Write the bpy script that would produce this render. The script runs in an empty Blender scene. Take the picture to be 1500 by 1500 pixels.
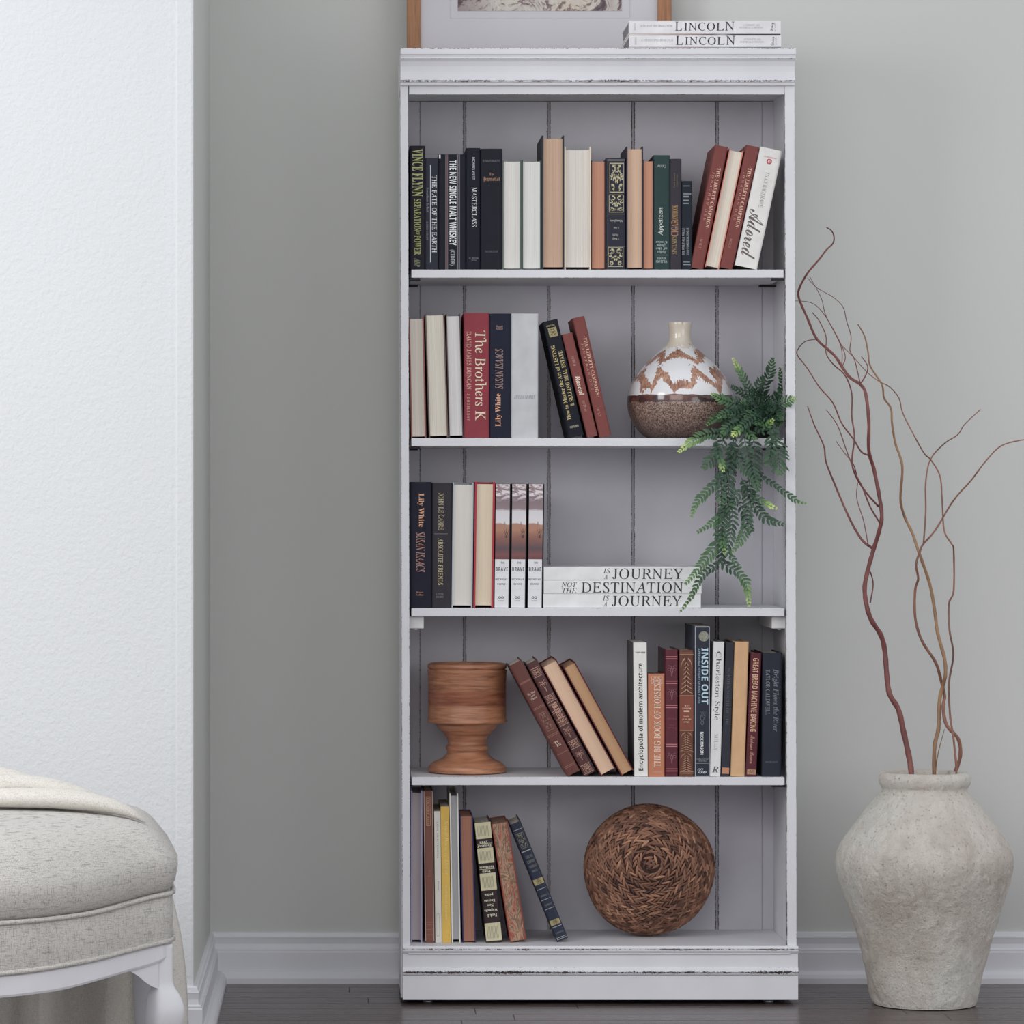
import bpy, bmesh, math, random
from mathutils import Vector, Matrix
from mathutils.geometry import tessellate_polygon
PI = math.pi
S = bpy.context.scene
COL = S.collection
# ---------------------------------------------------------------- camera, world, light, exposure
F, CX, CY, D0, ZC = 5504.0, 500.0, 740.0, 8.0, 1.0625   # focal length in px of the 1500 frame, vanishing point, camera distance, eye height
cam = bpy.data.cameras.new('camera'); cam.sensor_width = 36; cam.lens = F/1500*36
cam.shift_x = (750-CX)/1500; cam.shift_y = -(750-CY)/1500; cam.clip_end = 60
co = bpy.data.objects.new('camera', cam); COL.objects.link(co)
co.location = (0, -D0, ZC); co.rotation_euler = (PI/2, 0, 0); S.camera = co
w = bpy.data.worlds.new('world'); S.world = w; w.use_nodes = True
bg = w.node_tree.nodes['Background']; bg.inputs[0].default_value = (.93, .95, 1, 1); bg.inputs[1].default_value = WORLD = 0.86
def area(name, loc, aim, sx, sy, power, color=(1, 1, 1)):
    l = bpy.data.lights.new(name, 'AREA'); l.shape = 'RECTANGLE'; l.size = sx; l.size_y = sy; l.energy = power; l.color = color
    o = bpy.data.objects.new(name, l); COL.objects.link(o); o.location = loc
    o.rotation_euler = (Vector(aim)-Vector(loc)).to_track_quat('-Z', 'Y').to_euler(); return o
area('window_daylight', (-.9, -6.8, 2.5), (.4, 0, .9), 3.4, 2.0, 62, (1, .99, .97))
area('right_bounce_fill', (3.3, -4.4, 1.3), (.6, .3, .5), 1.6, 1.6, 20, (1, 1, 1))  # added soft fill from the right, standing in for light bounced by the room
area('side_window_daylight', (-2.3, -2.7, 2.2), (-.8, -.9, 1.0), 1.0, 1.5, 40, (.98, .99, 1))
S.view_settings.view_transform = 'Standard'; S.view_settings.look = 'None'
S.view_settings.exposure = -0.15; S.view_settings.gamma = 1; S.view_settings.use_curve_mapping = False
# ---------------------------------------------------------------- helpers
def P(X, Y, y=0.0):
    """the point seen at pixel X, Y in the plane at depth y"""
    d = D0+y
    return Vector(((X-CX)*d/F, y, ZC-(Y-CY)*d/F))
def wx(X, y=0.0): return (X-CX)*(D0+y)/F
def wz(Y, y=0.0): return ZC-(Y-CY)*(D0+y)/F
def lin(c): c = c/255; return c/12.92 if c <= .04045 else ((c+.055)/1.055)**2.4
def rgb(r, g, b, k=.73):
    """reflectance of a surface that photographs as sRGB r g b under a fraction k of full light"""
    c = [lin(v)/k for v in (r, g, b)]; m = .3*c[0]+.55*c[1]+.15*c[2]
    return tuple(min(.86, v*.86+m*.14) for v in c) + (1,)
MATS = {}
def newmat(name):
    m = bpy.data.materials.new(name); m.use_nodes = True
    nt = m.node_tree; return m, nt, nt.nodes['Principled BSDF']
class N:
    def __init__(s, nt): s.nt = nt
    def n(s, t, **k):
        x = s.nt.nodes.new(t)
        for a, v in k.items():
            if a.startswith('i_'):
                key = a[2:]; x.inputs[int(key) if key.isdigit() else key.replace('_', ' ')].default_value = v
            else: setattr(x, a, v)
        return x
    def l(s, a, ao, b, bi): s.nt.links.new(a.outputs[ao], b.inputs[bi])
    def coord(s, scale=(1, 1, 1), out='Object'):
        t = s.n('ShaderNodeTexCoord'); m = s.n('ShaderNodeMapping'); m.inputs['Scale'].default_value = scale
        s.l(t, out, m, 'Vector'); return m
    def noise(s, scale, coord, detail=3, rough=.5, dist=0):
        x = s.n('ShaderNodeTexNoise'); x.inputs['Scale'].default_value = scale; x.inputs['Detail'].default_value = detail
        x.inputs['Roughness'].default_value = rough; x.inputs['Distortion'].default_value = dist
        s.l(coord, 0, x, 'Vector'); return x
    def ramp(s, src, so, stops, interp='LINEAR'):
        r = s.n('ShaderNodeValToRGB'); cr = r.color_ramp; cr.interpolation = interp
        while len(cr.elements) < len(stops): cr.elements.new(.5)
        for e, (p, c) in zip(cr.elements, stops):
            e.position = p; e.color = c if len(c) == 4 else tuple(c)+(1,)
        s.l(src, so, r, 0); return r
    def mix(s, fac, a, b, blend='MIX'):
        x = s.n('ShaderNodeMix', data_type='RGBA', blend_type=blend)
        for v, i in ((fac, 0), (a, 6), (b, 7)):
            if isinstance(v, tuple) and len(v) == 2: s.l(v[0], v[1], x, i)
            else: x.inputs[i].default_value = v
        return x
    def bump(s, src, so, b, strength=.3, dist=.001):
        x = s.n('ShaderNodeBump'); x.inputs['Strength'].default_value = strength; x.inputs['Distance'].default_value = dist
        s.l(src, so, x, 'Height'); s.l(x, 0, b, 'Normal'); return x
    def math(s, op, a, b=None, c=None):
        x = s.n('ShaderNodeMath', operation=op)
        for i, v in enumerate((a, b, c)):
            if v is None: continue
            if isinstance(v, tuple): s.l(v[0], v[1], x, i)
            else: x.inputs[i].default_value = v
        return x
def plain(color, rough=.6, var=.06, scale=60, bump=0, bscale=600, metal=0, spec=.4, aniso=(1, 1, 1), name='paint'):
    key = (color, rough, var, scale, bump, bscale, metal, aniso)
    if key in MATS: return MATS[key]
    m, nt, b = newmat(name); n = N(nt)
    c = n.coord(aniso); t = n.noise(scale, c, 3)
    dk = tuple(v*(1-var*2) for v in color[:3])+(1,); lt = tuple(min(.95, v*(1+var)) for v in color[:3])+(1,)
    r = n.ramp(t, 0, [(.3, dk), (.7, lt)]); n.l(r, 0, b, 'Base Color')
    b.inputs['Roughness'].default_value = rough; b.inputs['Metallic'].default_value = metal; b.inputs['Specular IOR Level'].default_value = spec
    if bump:
        t2 = n.noise(bscale, n.coord(), 2); n.bump(t2, 0, b, bump, .0006)
    MATS[key] = m; return m
def link(name, me, mat=None, parent=None, smooth=False):
    o = bpy.data.objects.new(name, me); COL.objects.link(o)
    if mat: me.materials.append(mat)
    if parent: o.parent = parent
    if smooth: me.shade_smooth()
    return o
def mesh(name, verts, faces, mat=None, parent=None, smooth=False, fix=False):
    me = bpy.data.meshes.new(name); me.from_pydata([tuple(v) for v in verts], [], faces); me.update()
    if fix:
        bm = bmesh.new(); bm.from_mesh(me); bmesh.ops.recalc_face_normals(bm, faces=bm.faces); bm.to_mesh(me); bm.free()
    return link(name, me, mat, parent, smooth)
def thing(name, label, cat, loc=(0, 0, 0), group=None, rot=(0, 0, 0)):
    o = bpy.data.objects.new(name, None); COL.objects.link(o); o.location = loc; o.rotation_euler = rot; o.empty_display_size = .05
    o['label'] = label; o['category'] = cat
    if group: o['group'] = group
    return o
def tag(o, label, cat, group=None):
    o['label'] = label; o['category'] = cat
    if group: o['group'] = group
    return o
def struct(o): o['kind'] = 'structure'; return o
def hexa(name, b, t, mat, parent=None, bev=.0012):
    """box from its bottom rectangle b and top rectangle t (x0,x1,y0,y1,z), bevelled"""
    v = []
    for (x0, x1, y0, y1, z) in (b, t): v += [(x0, y0, z), (x1, y0, z), (x1, y1, z), (x0, y1, z)]
    bm = bmesh.new(); vs = [bm.verts.new(p) for p in v]
    for f in ((3, 2, 1, 0), (4, 5, 6, 7), (0, 1, 5, 4), (1, 2, 6, 5), (2, 3, 7, 6), (3, 0, 4, 7)): bm.faces.new([vs[i] for i in f])
    if bev: bmesh.ops.bevel(bm, geom=list(bm.edges), offset=bev, segments=2, affect='EDGES', profile=.5)
    me = bpy.data.meshes.new(name); bm.to_mesh(me); bm.free()
    return link(name, me, mat, parent)
def box(name, x0, x1, y0, y1, z0, z1, mat, parent=None, bev=.0012):
    return hexa(name, (x0, x1, y0, y1, z0), (x0, x1, y0, y1, z1), mat, parent, bev)
def extrude(name, prof, axis, a0, a1, mat, parent=None, smooth=False, cap=True, m0=0, m1=0):
    """profile of (out, z) extruded along x or y from a0 to a1; m0/m1 shift the ends by out*m (mitres)"""
    n = len(prof); v = []
    for a, m in ((a0, m0), (a1, m1)):
        for (o, z) in prof:
            p = a+o*m
            v.append((p, o, z) if axis == 'x' else (o, p, z))
    f = [(i, (i+1) % n, n+(i+1) % n, n+i) for i in range(n)]
    if cap: f += [tuple(range(n-1, -1, -1)), tuple(range(n, 2*n))]
    return mesh(name, v, f, mat, parent, smooth, fix=True)
def lathe(name, prof, mat, parent=None, seg=64, sy=1.0, wob=0, seed=0, cap=True):
    rnd = random.Random(seed); v = []; f = []
    for k, (r, z) in enumerate(prof):
        for i in range(seg):
            a = 2*PI*i/seg; rr = r
            v.append((rr*math.cos(a), rr*sy*math.sin(a), z))
    for k in range(len(prof)-1):
        for i in range(seg):
            j = (i+1) % seg; f.append((k*seg+i, k*seg+j, (k+1)*seg+j, (k+1)*seg+i))
    if cap:
        f.append(tuple(range(seg-1, -1, -1))); L = (len(prof)-1)*seg; f.append(tuple(range(L, L+seg)))
    return mesh(name, v, f, mat, parent, True, fix=True)
def smoothpath(pts, n=6):
    """Catmull-Rom through pts (Vectors or tuples of any length)"""
    pts = [Vector(p) for p in pts]
    if len(pts) < 3:
        return [pts[0].lerp(pts[-1], i/n) for i in range(n+1)]
    out = []
    for i in range(len(pts)-1):
        p0 = pts[max(0, i-1)]; p1 = pts[i]; p2 = pts[i+1]; p3 = pts[min(len(pts)-1, i+2)]
        for k in range(n):
            t = k/n; t2 = t*t; t3 = t2*t
            out.append(.5*((2*p1)+(p2-p0)*t+(2*p0-5*p1+4*p2-p3)*t2+(3*p1-p0-3*p2+p3)*t3))
    out.append(pts[-1]); return out
def tube(name, pts, radii, mat, parent=None, seg=8):
    v = []; f = []; n = len(pts); up = Vector((0, 1, 0))
    for i, p in enumerate(pts):
        t = (pts[min(n-1, i+1)]-pts[max(0, i-1)]).normalized()
        a = t.cross(up)
        if a.length < .1: a = t.cross(Vector((1, 0, 0)))
        a.normalize(); b = t.cross(a).normalized()
        for k in range(seg):
            an = 2*PI*k/seg; v.append(p+(a*math.cos(an)+b*math.sin(an))*radii[i])
    for i in range(n-1):
        for k in range(seg):
            j = (k+1) % seg; f.append((i*seg+k, i*seg+j, (i+1)*seg+j, (i+1)*seg+k))
    f.append(tuple(range(seg))[::-1]); f.append(tuple(range((n-1)*seg, n*seg)))
    return mesh(name, v, f, mat, parent, True, fix=True)
# ---------------------------------------------------------------- letter outlines (flat print is laid on the spines as thin shapes)
GLYPHS = {
'bi': {
65: [312,[241,344,-10,36,-29,18,-51,13,-51,0,53,0,53,13,29,18,21,30,37,60,72,105,178,105,177,65,174,45,168,29,155,18,133,13,133,0,289,0,289,13,255,25,243,59,243,66,255,344],[89,125,184,244,179,125]],
66: [321,[55,336,55,324,70,321,81,317,87,311,90,301,86,275,29,64,23,44,16,30,9,21,0,15,-11,12,-25,12,-25,0,128,0,180,4,220,15,248,32,267,53,278,78,282,104,265,149,215,179,285,210,308,263,300,295,275,318,231,331,165,336],[173,315,188,319,223,307,235,271,229,236,213,208,186,191,150,185,135,186,166,302],[131,169,140,169,189,155,206,111,200,73,183,43,157,23,124,16,103,21,96,33,97,43,100,56]],
67: [328,[214,345,163,337,115,313,86,290,62,262,42,230,27,195,18,159,15,123,19,85,31,53,51,27,78,8,111,-5,151,-9,227,10,288,68,274,79,226,31,171,15,138,21,113,39,96,68,91,106,97,158,113,214,137,263,165,299,196,320,230,327,259,321,281,303,294,272,299,231,313,230,335,345,321,345,313,334,248,342]],
70: [306,[55,336,55,324,70,322,81,318,87,311,90,301,86,275,29,64,23,44,16,30,9,21,0,15,-11,12,-25,12,-25,0,132,0,132,12,115,14,105,18,99,25,97,35,98,46,101,61,130,169,154,168,172,165,185,159,194,150,199,137,200,101,211,101,246,238,233,238,220,214,203,197,179,187,135,185,165,295,169,307,174,314,182,318,195,319,236,315,263,302,279,280,284,248,284,241,298,241,318,336]],
80: [305,[55,336,55,324,70,321,81,317,87,310,90,301,86,275,29,64,23,44,16,30,9,21,0,15,-11,12,-25,12,-25,0,132,0,132,12,116,14,105,18,99,25,97,35,98,46,101,61,128,160,146,160,202,163,241,172,267,187,288,207,301,231,305,258,277,316,193,336],[177,317,188,319,221,306,232,270,227,231,211,202,184,183,148,177,133,178,163,292,167,305,171,313]],
82: [320,[55,336,55,324,71,321,82,317,88,310,86,275,29,64,23,44,16,30,9,21,0,15,-11,12,-25,12,-25,0,132,0,132,12,116,14,105,18,99,25,97,35,98,46,101,61,129,166,145,166,198,0,298,0,298,13,283,15,271,21,262,30,255,46,213,172,254,185,285,206,303,231,309,261,302,294,280,317,243,331,189,336],[179,319,189,320,222,307,233,271,227,235,210,207,183,189,147,183,134,183,165,297,169,309,173,316]],
97: [250,[123,231,94,224,62,206,42,187,24,164,8,137,-4,110,-11,82,-14,55,-10,30,1,10,18,-2,40,-7,62,-3,83,9,102,29,121,56,116,26,123,1,147,-7,185,10,223,58,212,65,193,39,178,30,172,33,180,81,221,226,168,226,160,198,147,222],[117,206,128,209,143,203,148,185,146,169,143,150,138,130,131,110,123,89,114,71,103,54,92,42,81,33,69,31,54,38,49,60,49,72,52,86,56,101,62,119,71,142,81,163,93,182,105,196]],
99: [206,[133,231,99,224,66,206,35,179,12,145,-2,109,-7,73,-2,39,13,14,37,-2,69,-7,121,10,166,62,152,72,122,37,92,26,77,29,66,38,58,53,56,73,57,96,62,120,70,143,80,166,91,186,104,201,116,212,128,215,138,212,141,205,132,185,131,177,133,167,139,159,148,153,159,152,172,154,182,161,189,171,191,186,187,202,175,217,157,227]],
101: [200,[131,231,106,227,82,216,58,200,37,179,19,154,4,128,-5,100,-8,73,-3,39,12,14,35,-2,65,-7,118,10,160,62,146,71,118,38,91,27,76,29,65,37,58,49,56,66,56,79,59,93,114,107,154,129,178,156,186,185,182,203,171,218,154,227],[111,207,128,214,134,213,139,209,143,202,144,194,141,176,134,158,121,142,105,128,85,116,62,109,76,154,94,188]],
103: [222,[111,231,84,227,59,218,37,204,21,185,10,164,7,141,9,124,15,110,26,97,43,85,23,73,9,62,1,51,-2,38,5,21,25,4,-3,-7,-23,-19,-34,-33,-38,-50,-32,-71,-13,-88,17,-100,58,-104,90,-101,118,-94,141,-82,159,-67,170,-48,174,-27,170,-9,161,7,150,16,135,24,118,31,70,47,54,54,49,62,52,71,62,79,88,78,117,81,143,90,165,104,182,122,193,143,197,168,195,185,223,185,225,206,182,206,149,224],[103,211,116,214,132,206,138,184,136,161,130,140,122,121,111,106,99,96,87,93,70,100,64,122,66,144,71,165,80,184,91,200],[15,-23,45,-3,80,-14,103,-24,116,-35,121,-49,117,-63,105,-76,87,-84,63,-87,41,-84,22,-75,10,-62,6,-46]],
104: [266,[140,350,109,345,82,340,57,337,36,336,36,322,55,321,62,319,66,314,61,279,-14,0,47,0,69,74,98,138,128,180,157,194,164,191,166,184,162,165,145,114,136,86,129,62,124,44,123,31,131,2,156,-7,197,11,239,67,228,73,206,42,191,32,185,35,186,56,210,127,222,166,226,193,216,221,188,231,162,225,137,210,112,184,86,147]],
105: [145,[98,343,85,340,75,333,67,322,65,310,67,297,75,286,85,279,98,277,111,279,121,286,129,297,131,310,129,322,121,333,111,340],[112,231,41,219,14,216,15,203,19,203,34,200,40,189,33,157,1,31,3,15,10,4,21,-4,37,-6,77,11,116,60,106,67,85,40,71,32,65,34,62,41,64,51,67,64]],
108: [129,[136,350,91,342,39,335,39,323,44,323,59,319,65,309,63,297,58,277,-2,63,-8,30,-5,14,2,3,14,-5,30,-7,50,-3,69,9,88,29,108,59,98,66,77,39,62,31,56,33]],
110: [266,[113,231,59,222,13,216,14,203,18,203,33,200,39,189,32,157,-11,0,49,0,60,42,73,80,87,113,102,142,131,181,159,194,166,191,168,184,164,165,147,114,137,86,131,62,126,44,125,31,133,2,159,-7,179,-3,198,10,217,31,238,60,227,67,208,41,201,34,194,32,187,35,185,43,192,65,219,149,224,168,228,193,219,221,191,231,164,225,139,210,114,183,87,144]],
111: [235,[131,231,105,227,80,217,57,200,36,179,18,155,4,128,-5,101,-8,73,-2,40,15,15,40,-2,72,-7,99,-3,125,8,149,24,170,46,187,70,201,97,209,124,212,151,207,184,191,209,165,225],[117,212,128,215,147,206,153,179,152,162,149,143,144,121,137,98,129,76,120,55,110,37,100,23,88,13,77,10,58,18,52,44,53,62,56,83,61,105,67,128,75,150,84,171,94,189,105,203]],
114: [194,[113,231,59,222,13,216,14,203,18,203,33,200,39,189,32,157,-11,0,49,0,59,38,71,73,82,103,95,130,117,167,134,180,150,166,164,162,176,164,185,172,191,183,193,197,186,222,166,231,156,229,147,225,137,218,128,209,118,196,108,181,97,162,85,141]],
115: [188,[86,230,61,226,40,213,26,194,21,170,23,154,29,138,38,121,51,103,71,79,79,68,85,57,88,48,89,39,82,18,61,11,25,27,10,79,-5,81,-18,-3,-5,-5,2,3,11,6,47,-4,68,-7,88,-5,106,2,121,13,132,27,139,43,142,61,140,74,137,86,131,99,92,151,77,172,72,190,74,199,80,207,89,213,100,215,130,199,147,154,160,153,171,229,158,229,152,222,108,228]],
116: [138,[100,296,59,249,10,221,10,204,34,204,-8,52,-12,29,-3,2,23,-7,45,-3,66,11,86,33,107,63,96,71,73,41,58,31,52,33,50,42,57,77,94,204,134,204,139,224,100,224,121,296]],
117: [266,[109,231,9,216,10,203,14,203,29,200,35,189,33,177,28,157,-3,41,-4,31,6,2,35,-7,60,-2,85,14,110,39,135,77,128,44,126,30,128,14,135,3,146,-5,160,-7,180,-3,199,10,218,31,239,60,228,68,201,35,187,43,199,90,235,224,176,224,153,147,124,85,93,43,66,30,59,32,57,40,60,59]],
118: [212,[72,231,-2,217,-1,204,4,204,19,196,29,171,32,148,34,116,35,73,36,-7,47,-7,73,20,124,76,160,125,182,165,189,198,187,211,181,222,171,228,160,231,148,229,138,223,132,213,130,202,133,190,149,168,152,159,148,146,138,126,129,113,119,99,106,83,92,66,92,88,90,140,86,187,79,220]],
119: [312,[263,232,251,229,242,223,236,214,234,202,237,190,255,169,258,160,236,111,226,97,213,81,199,65,183,231,171,231,93,98,84,197,72,231,-2,217,-1,204,4,204,19,196,29,170,32,147,34,115,35,72,36,-8,51,-7,134,133,147,-8,161,-7,183,19,265,125,293,197,291,211,285,222,276,229]],
},
'bold': {
38: [312,[144,335,80,313,56,256,68,214,95,177,36,132,14,77,40,19,100,-5,150,7,208,47,247,0,310,0,241,80,275,125,297,170,248,170,232,141,211,115,163,170,211,214,226,261,203,313],[115,284,141,293,169,283,180,258,171,232,136,203,114,229,104,261],[79,111,123,145,178,81,142,52,105,41,76,51,63,77]],
39: [94,[25,358,25,300,37,231,58,231,69,300,69,358]],
46: [110,[55,56,33,47,25,26,33,4,55,-5,76,4,85,26,76,47]],
49: [279,[133,359,98,333,75,317,55,307,37,300,21,295,23,279,30,268,39,260,50,258,65,261,80,272,96,289,115,310,115,59,113,43,109,34,101,28,90,27,49,27,49,0,255,0,255,27,215,27,202,29,194,35,190,45,189,59,189,359]],
50: [279,[130,362,96,360,69,353,47,342,32,328,23,312,20,295,24,271,37,256,58,248,84,245,86,283,94,310,108,326,130,332,146,328,158,318,166,301,169,277,167,252,162,229,153,206,139,183,119,157,92,127,18,52,18,0,254,0,257,105,227,105,223,90,217,75,208,64,196,57,182,55,65,55,115,103,149,136,178,164,200,188,217,209,229,228,238,245,242,262,244,279,237,313,215,340,179,356]],
56: [279,[143,362,104,359,74,349,52,334,38,315,29,294,27,271,31,244,43,220,62,199,89,181,59,163,35,144,20,120,15,91,18,66,28,43,45,23,68,8,99,-2,137,-5,190,2,231,21,256,53,265,95,260,123,246,149,220,172,182,194,209,210,231,227,244,248,249,275,242,309,222,337,189,356],[140,333,154,331,165,325,174,315,181,303,185,290,186,275,184,253,178,236,167,222,151,211,128,223,111,237,101,254,97,277,100,299,108,317,121,329],[106,148,122,161,155,143,178,127,191,108,195,86,191,61,180,41,162,28,139,24,116,28,98,42,86,63,83,89,85,113,94,133]],
57: [279,[132,362,99,358,71,347,48,329,31,304,21,275,18,241,24,197,45,164,76,144,116,138,139,140,158,147,174,158,187,172,166,63,116,27,94,30,77,42,65,59,56,80,45,76,38,70,33,62,32,52,34,38,40,25,50,13,66,3,87,-3,114,-5,149,-1,179,11,204,29,224,53,239,83,249,117,255,154,257,194,253,248,241,290,222,322,197,345,166,358],[116,323,135,329,156,321,172,300,183,262,187,207,178,193,167,183,153,176,137,174,102,191,90,244,93,281,102,307]],
65: [325,[154,347,37,56,27,35,18,23,7,16,-7,14,-7,0,95,0,95,14,92,14,65,19,56,36,77,99,188,99,203,61,209,44,211,34,201,19,171,14,171,0,330,0,330,14,316,16,306,26,297,41,286,65,167,347],[85,120,132,238,180,120]],
66: [330,[12,339,12,327,27,325,38,322,46,316,52,307,55,293,56,275,56,61,53,38,47,24,33,16,12,13,12,0,177,0,234,6,276,26,303,57,312,98,287,153,214,184,275,211,295,261,262,320,164,339],[147,321,161,323,185,319,201,307,209,287,212,257,208,224,196,203,174,191,140,188,136,188,136,291,137,307,140,316],[136,172,147,172,183,168,206,155,220,131,224,96,221,61,211,37,193,23,165,18,151,20,142,25,137,34,136,49]],
67: [348,[193,347,145,341,103,324,68,297,42,261,25,219,20,170,25,121,42,78,68,42,102,15,144,-2,191,-8,272,10,333,66,319,79,294,53,267,33,237,21,207,18,132,55,107,169,130,290,198,330,233,323,265,303,292,271,312,230,325,230,325,347,312,347,304,330,289,324,230,342]],
68: [369,[11,339,11,327,32,324,45,317,53,303,55,279,55,56,53,34,47,22,35,16,15,13,15,0,170,0,304,42,349,170,337,242,302,295,244,328,165,339],[150,321,166,323,237,285,261,171,255,103,238,56,208,27,166,18,150,20,141,25,137,36,136,54,136,287,137,304,141,315]],
69: [329,[12,339,12,327,33,324,46,317,54,301,56,275,56,58,54,36,47,22,33,15,11,13,11,0,300,0,320,107,306,107,292,78,276,56,257,40,233,29,205,23,172,21,154,22,143,26,138,35,136,50,136,166,161,164,179,159,193,149,203,135,210,115,214,88,227,88,227,257,215,257,206,223,193,200,173,187,144,183,136,183,136,289,137,302,139,310,142,316,149,319,173,321,220,316,253,303,274,277,286,238,297,238,297,339]],
70: [301,[11,339,11,327,32,322,46,315,53,302,56,279,56,62,53,39,47,25,33,17,12,13,12,0,191,0,191,13,171,14,156,18,146,23,140,32,137,44,136,60,136,167,141,167,170,162,191,149,204,125,212,88,225,88,225,258,212,258,204,224,191,201,170,188,142,184,136,184,136,297,136,307,138,314,142,318,171,321,205,319,231,313,250,303,265,287,274,266,281,238,293,238,293,339]],
71: [378,[192,347,145,341,104,324,69,297,43,262,26,219,21,171,26,120,43,77,69,41,105,15,149,-2,200,-8,266,0,332,22,332,96,334,115,340,127,352,133,373,136,373,148,205,148,205,136,230,133,245,127,253,115,255,95,255,53,252,34,244,20,229,12,205,10,165,20,134,50,115,100,109,170,131,290,199,330,223,327,245,317,266,302,285,282,300,257,312,229,326,229,326,347,312,347,307,337,302,330,296,326,289,325,232,342]],
72: [390,[12,339,12,327,33,323,46,316,53,302,56,282,56,60,53,37,47,24,33,16,12,13,12,0,180,0,180,13,158,16,145,24,138,37,136,60,136,165,255,165,255,60,252,36,245,23,231,16,210,13,210,0,378,0,378,13,356,16,343,25,337,39,335,60,335,282,337,303,343,316,356,323,378,327,378,339,210,339,210,327,227,325,239,322,246,317,251,309,254,298,255,282,255,187,136,187,136,282,136,298,139,309,144,317,152,322,164,325,180,327,180,339]],
73: [194,[10,339,10,327,33,324,47,318,54,307,56,288,56,56,53,36,46,24,31,17,10,13,10,0,183,0,183,13,166,16,153,20,145,25,140,33,137,44,136,58,136,288,138,307,146,318,160,324,182,327,182,339]],
75: [380,[13,339,13,327,34,323,47,316,54,302,56,282,56,60,54,37,47,24,34,16,12,13,12,0,181,0,181,13,158,16,145,24,138,37,136,60,136,148,149,159,236,49,245,35,249,26,246,20,209,13,209,0,387,0,387,13,373,15,363,19,354,25,345,35,202,212,257,269,309,312,355,327,362,327,362,339,217,339,217,327,249,323,260,312,254,297,239,278,136,174,136,282,137,298,140,309,145,317,153,322,164,325,181,327,181,339]],
76: [318,[12,339,12,327,33,323,46,316,53,303,56,282,56,60,53,37,47,24,33,16,12,13,12,0,299,0,318,115,305,115,291,84,275,59,257,41,234,30,207,23,174,21,159,21,149,23,142,28,138,35,136,46,136,62,136,282,137,298,140,310,146,318,155,323,168,326,186,327,186,339]],
77: [472,[11,339,11,327,27,325,39,322,47,317,53,310,55,299,56,285,56,59,53,37,46,24,32,16,11,13,11,0,126,0,126,13,104,15,89,22,81,36,79,60,79,290,201,0,215,0,339,297,339,62,338,45,335,33,330,24,322,19,310,15,295,13,295,0,459,0,459,13,444,14,433,17,425,23,421,32,418,45,417,64,417,282,419,302,426,315,439,323,460,327,460,339,335,339,236,106,138,339]],
78: [367,[14,339,14,327,27,323,36,313,57,289,57,59,56,43,53,31,48,23,40,17,29,14,14,13,14,0,124,0,124,13,102,16,88,23,82,36,80,59,80,261,300,-8,314,-8,314,281,316,303,323,316,335,323,357,327,357,339,247,339,247,327,263,324,275,321,282,316,288,308,290,297,291,281,291,126,117,339]],
79: [391,[198,347,161,344,127,334,97,317,71,296,49,270,34,239,24,206,21,170,24,133,34,100,49,69,70,43,96,22,126,6,158,-5,194,-8,231,-5,264,6,294,22,321,43,342,69,358,100,368,133,371,170,368,207,358,241,342,271,321,297,296,318,266,334,233,344],[129,290,194,330,231,320,259,289,277,239,282,170,261,49,197,9,160,19,132,50,114,100,108,170]],
80: [311,[12,339,12,327,33,323,46,316,53,302,56,282,56,60,53,37,47,24,33,16,12,13,12,0,180,0,180,13,158,16,145,24,138,37,136,60,136,153,180,153,234,159,273,179,297,209,305,247,301,273,290,296,273,314,250,328,214,336,159,339],[148,320,161,321,187,316,205,303,214,279,218,245,214,211,202,188,182,175,150,171,136,171,136,297,137,308,141,316]],
82: [352,[12,339,12,327,33,323,46,316,53,302,56,282,56,60,53,37,47,24,33,16,12,13,12,0,180,0,180,13,158,16,145,24,138,37,136,60,136,158,150,158,252,0,358,0,358,13,345,15,337,19,330,27,322,38,235,167,292,197,311,249,301,289,274,317,227,334,162,339],[151,319,167,321,211,303,226,250,222,216,208,192,185,179,152,174,136,174,136,287,137,304,141,315]],
83: [291,[138,347,110,344,86,335,65,320,50,300,40,275,37,247,42,215,57,188,83,164,121,142,168,119,198,96,208,67,203,45,191,27,172,15,147,11,111,18,83,37,62,70,47,118,32,118,32,-8,46,-8,106,-3,143,-8,179,-4,209,6,234,22,252,43,264,69,268,99,266,121,261,140,251,157,236,174,216,189,189,203,141,226,118,238,102,251,92,265,89,283,93,302,104,318,122,328,145,331,165,328,185,319,203,305,219,287,231,264,240,238,252,238,252,347,239,347,233,335,190,339,171,344,153,346]],
84: [315,[8,339,8,237,22,237,30,273,49,300,76,317,111,323,116,323,116,60,113,37,106,23,91,16,69,13,69,0,244,0,244,13,220,15,206,23,198,37,196,60,196,323,200,323,266,301,293,236,306,236,306,339]],
85: [367,[11,339,11,327,32,323,45,316,52,302,55,282,55,116,62,60,85,21,125,-2,185,-10,242,-1,283,24,307,69,315,135,315,282,316,301,322,314,334,322,353,327,353,339,245,339,245,327,268,323,282,315,290,302,292,282,292,119,270,42,205,16,173,22,151,38,139,66,135,104,135,282,135,298,138,309,143,317,151,322,163,325,179,327,179,339]],
86: [319,[-11,339,-11,327,6,322,17,313,25,300,33,284,158,-10,171,-10,285,285,294,306,304,318,315,324,329,327,329,339,223,339,223,327,241,325,254,322,262,315,264,305,263,294,259,281,193,107,120,282,115,295,114,305,116,315,124,322,137,325,157,327,157,339]],
87: [455,[-12,339,-12,327,2,324,11,318,18,308,24,293,127,-8,142,-8,235,230,319,-8,332,-8,428,282,435,301,443,314,452,322,465,327,465,339,375,339,375,327,390,325,401,321,407,314,409,303,407,291,403,275,353,124,297,288,293,307,301,322,327,327,327,339,171,339,171,327,188,324,199,320,207,311,213,297,224,263,166,114,110,278,106,293,105,306,106,315,112,322,121,325,135,327,135,339]],
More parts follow.
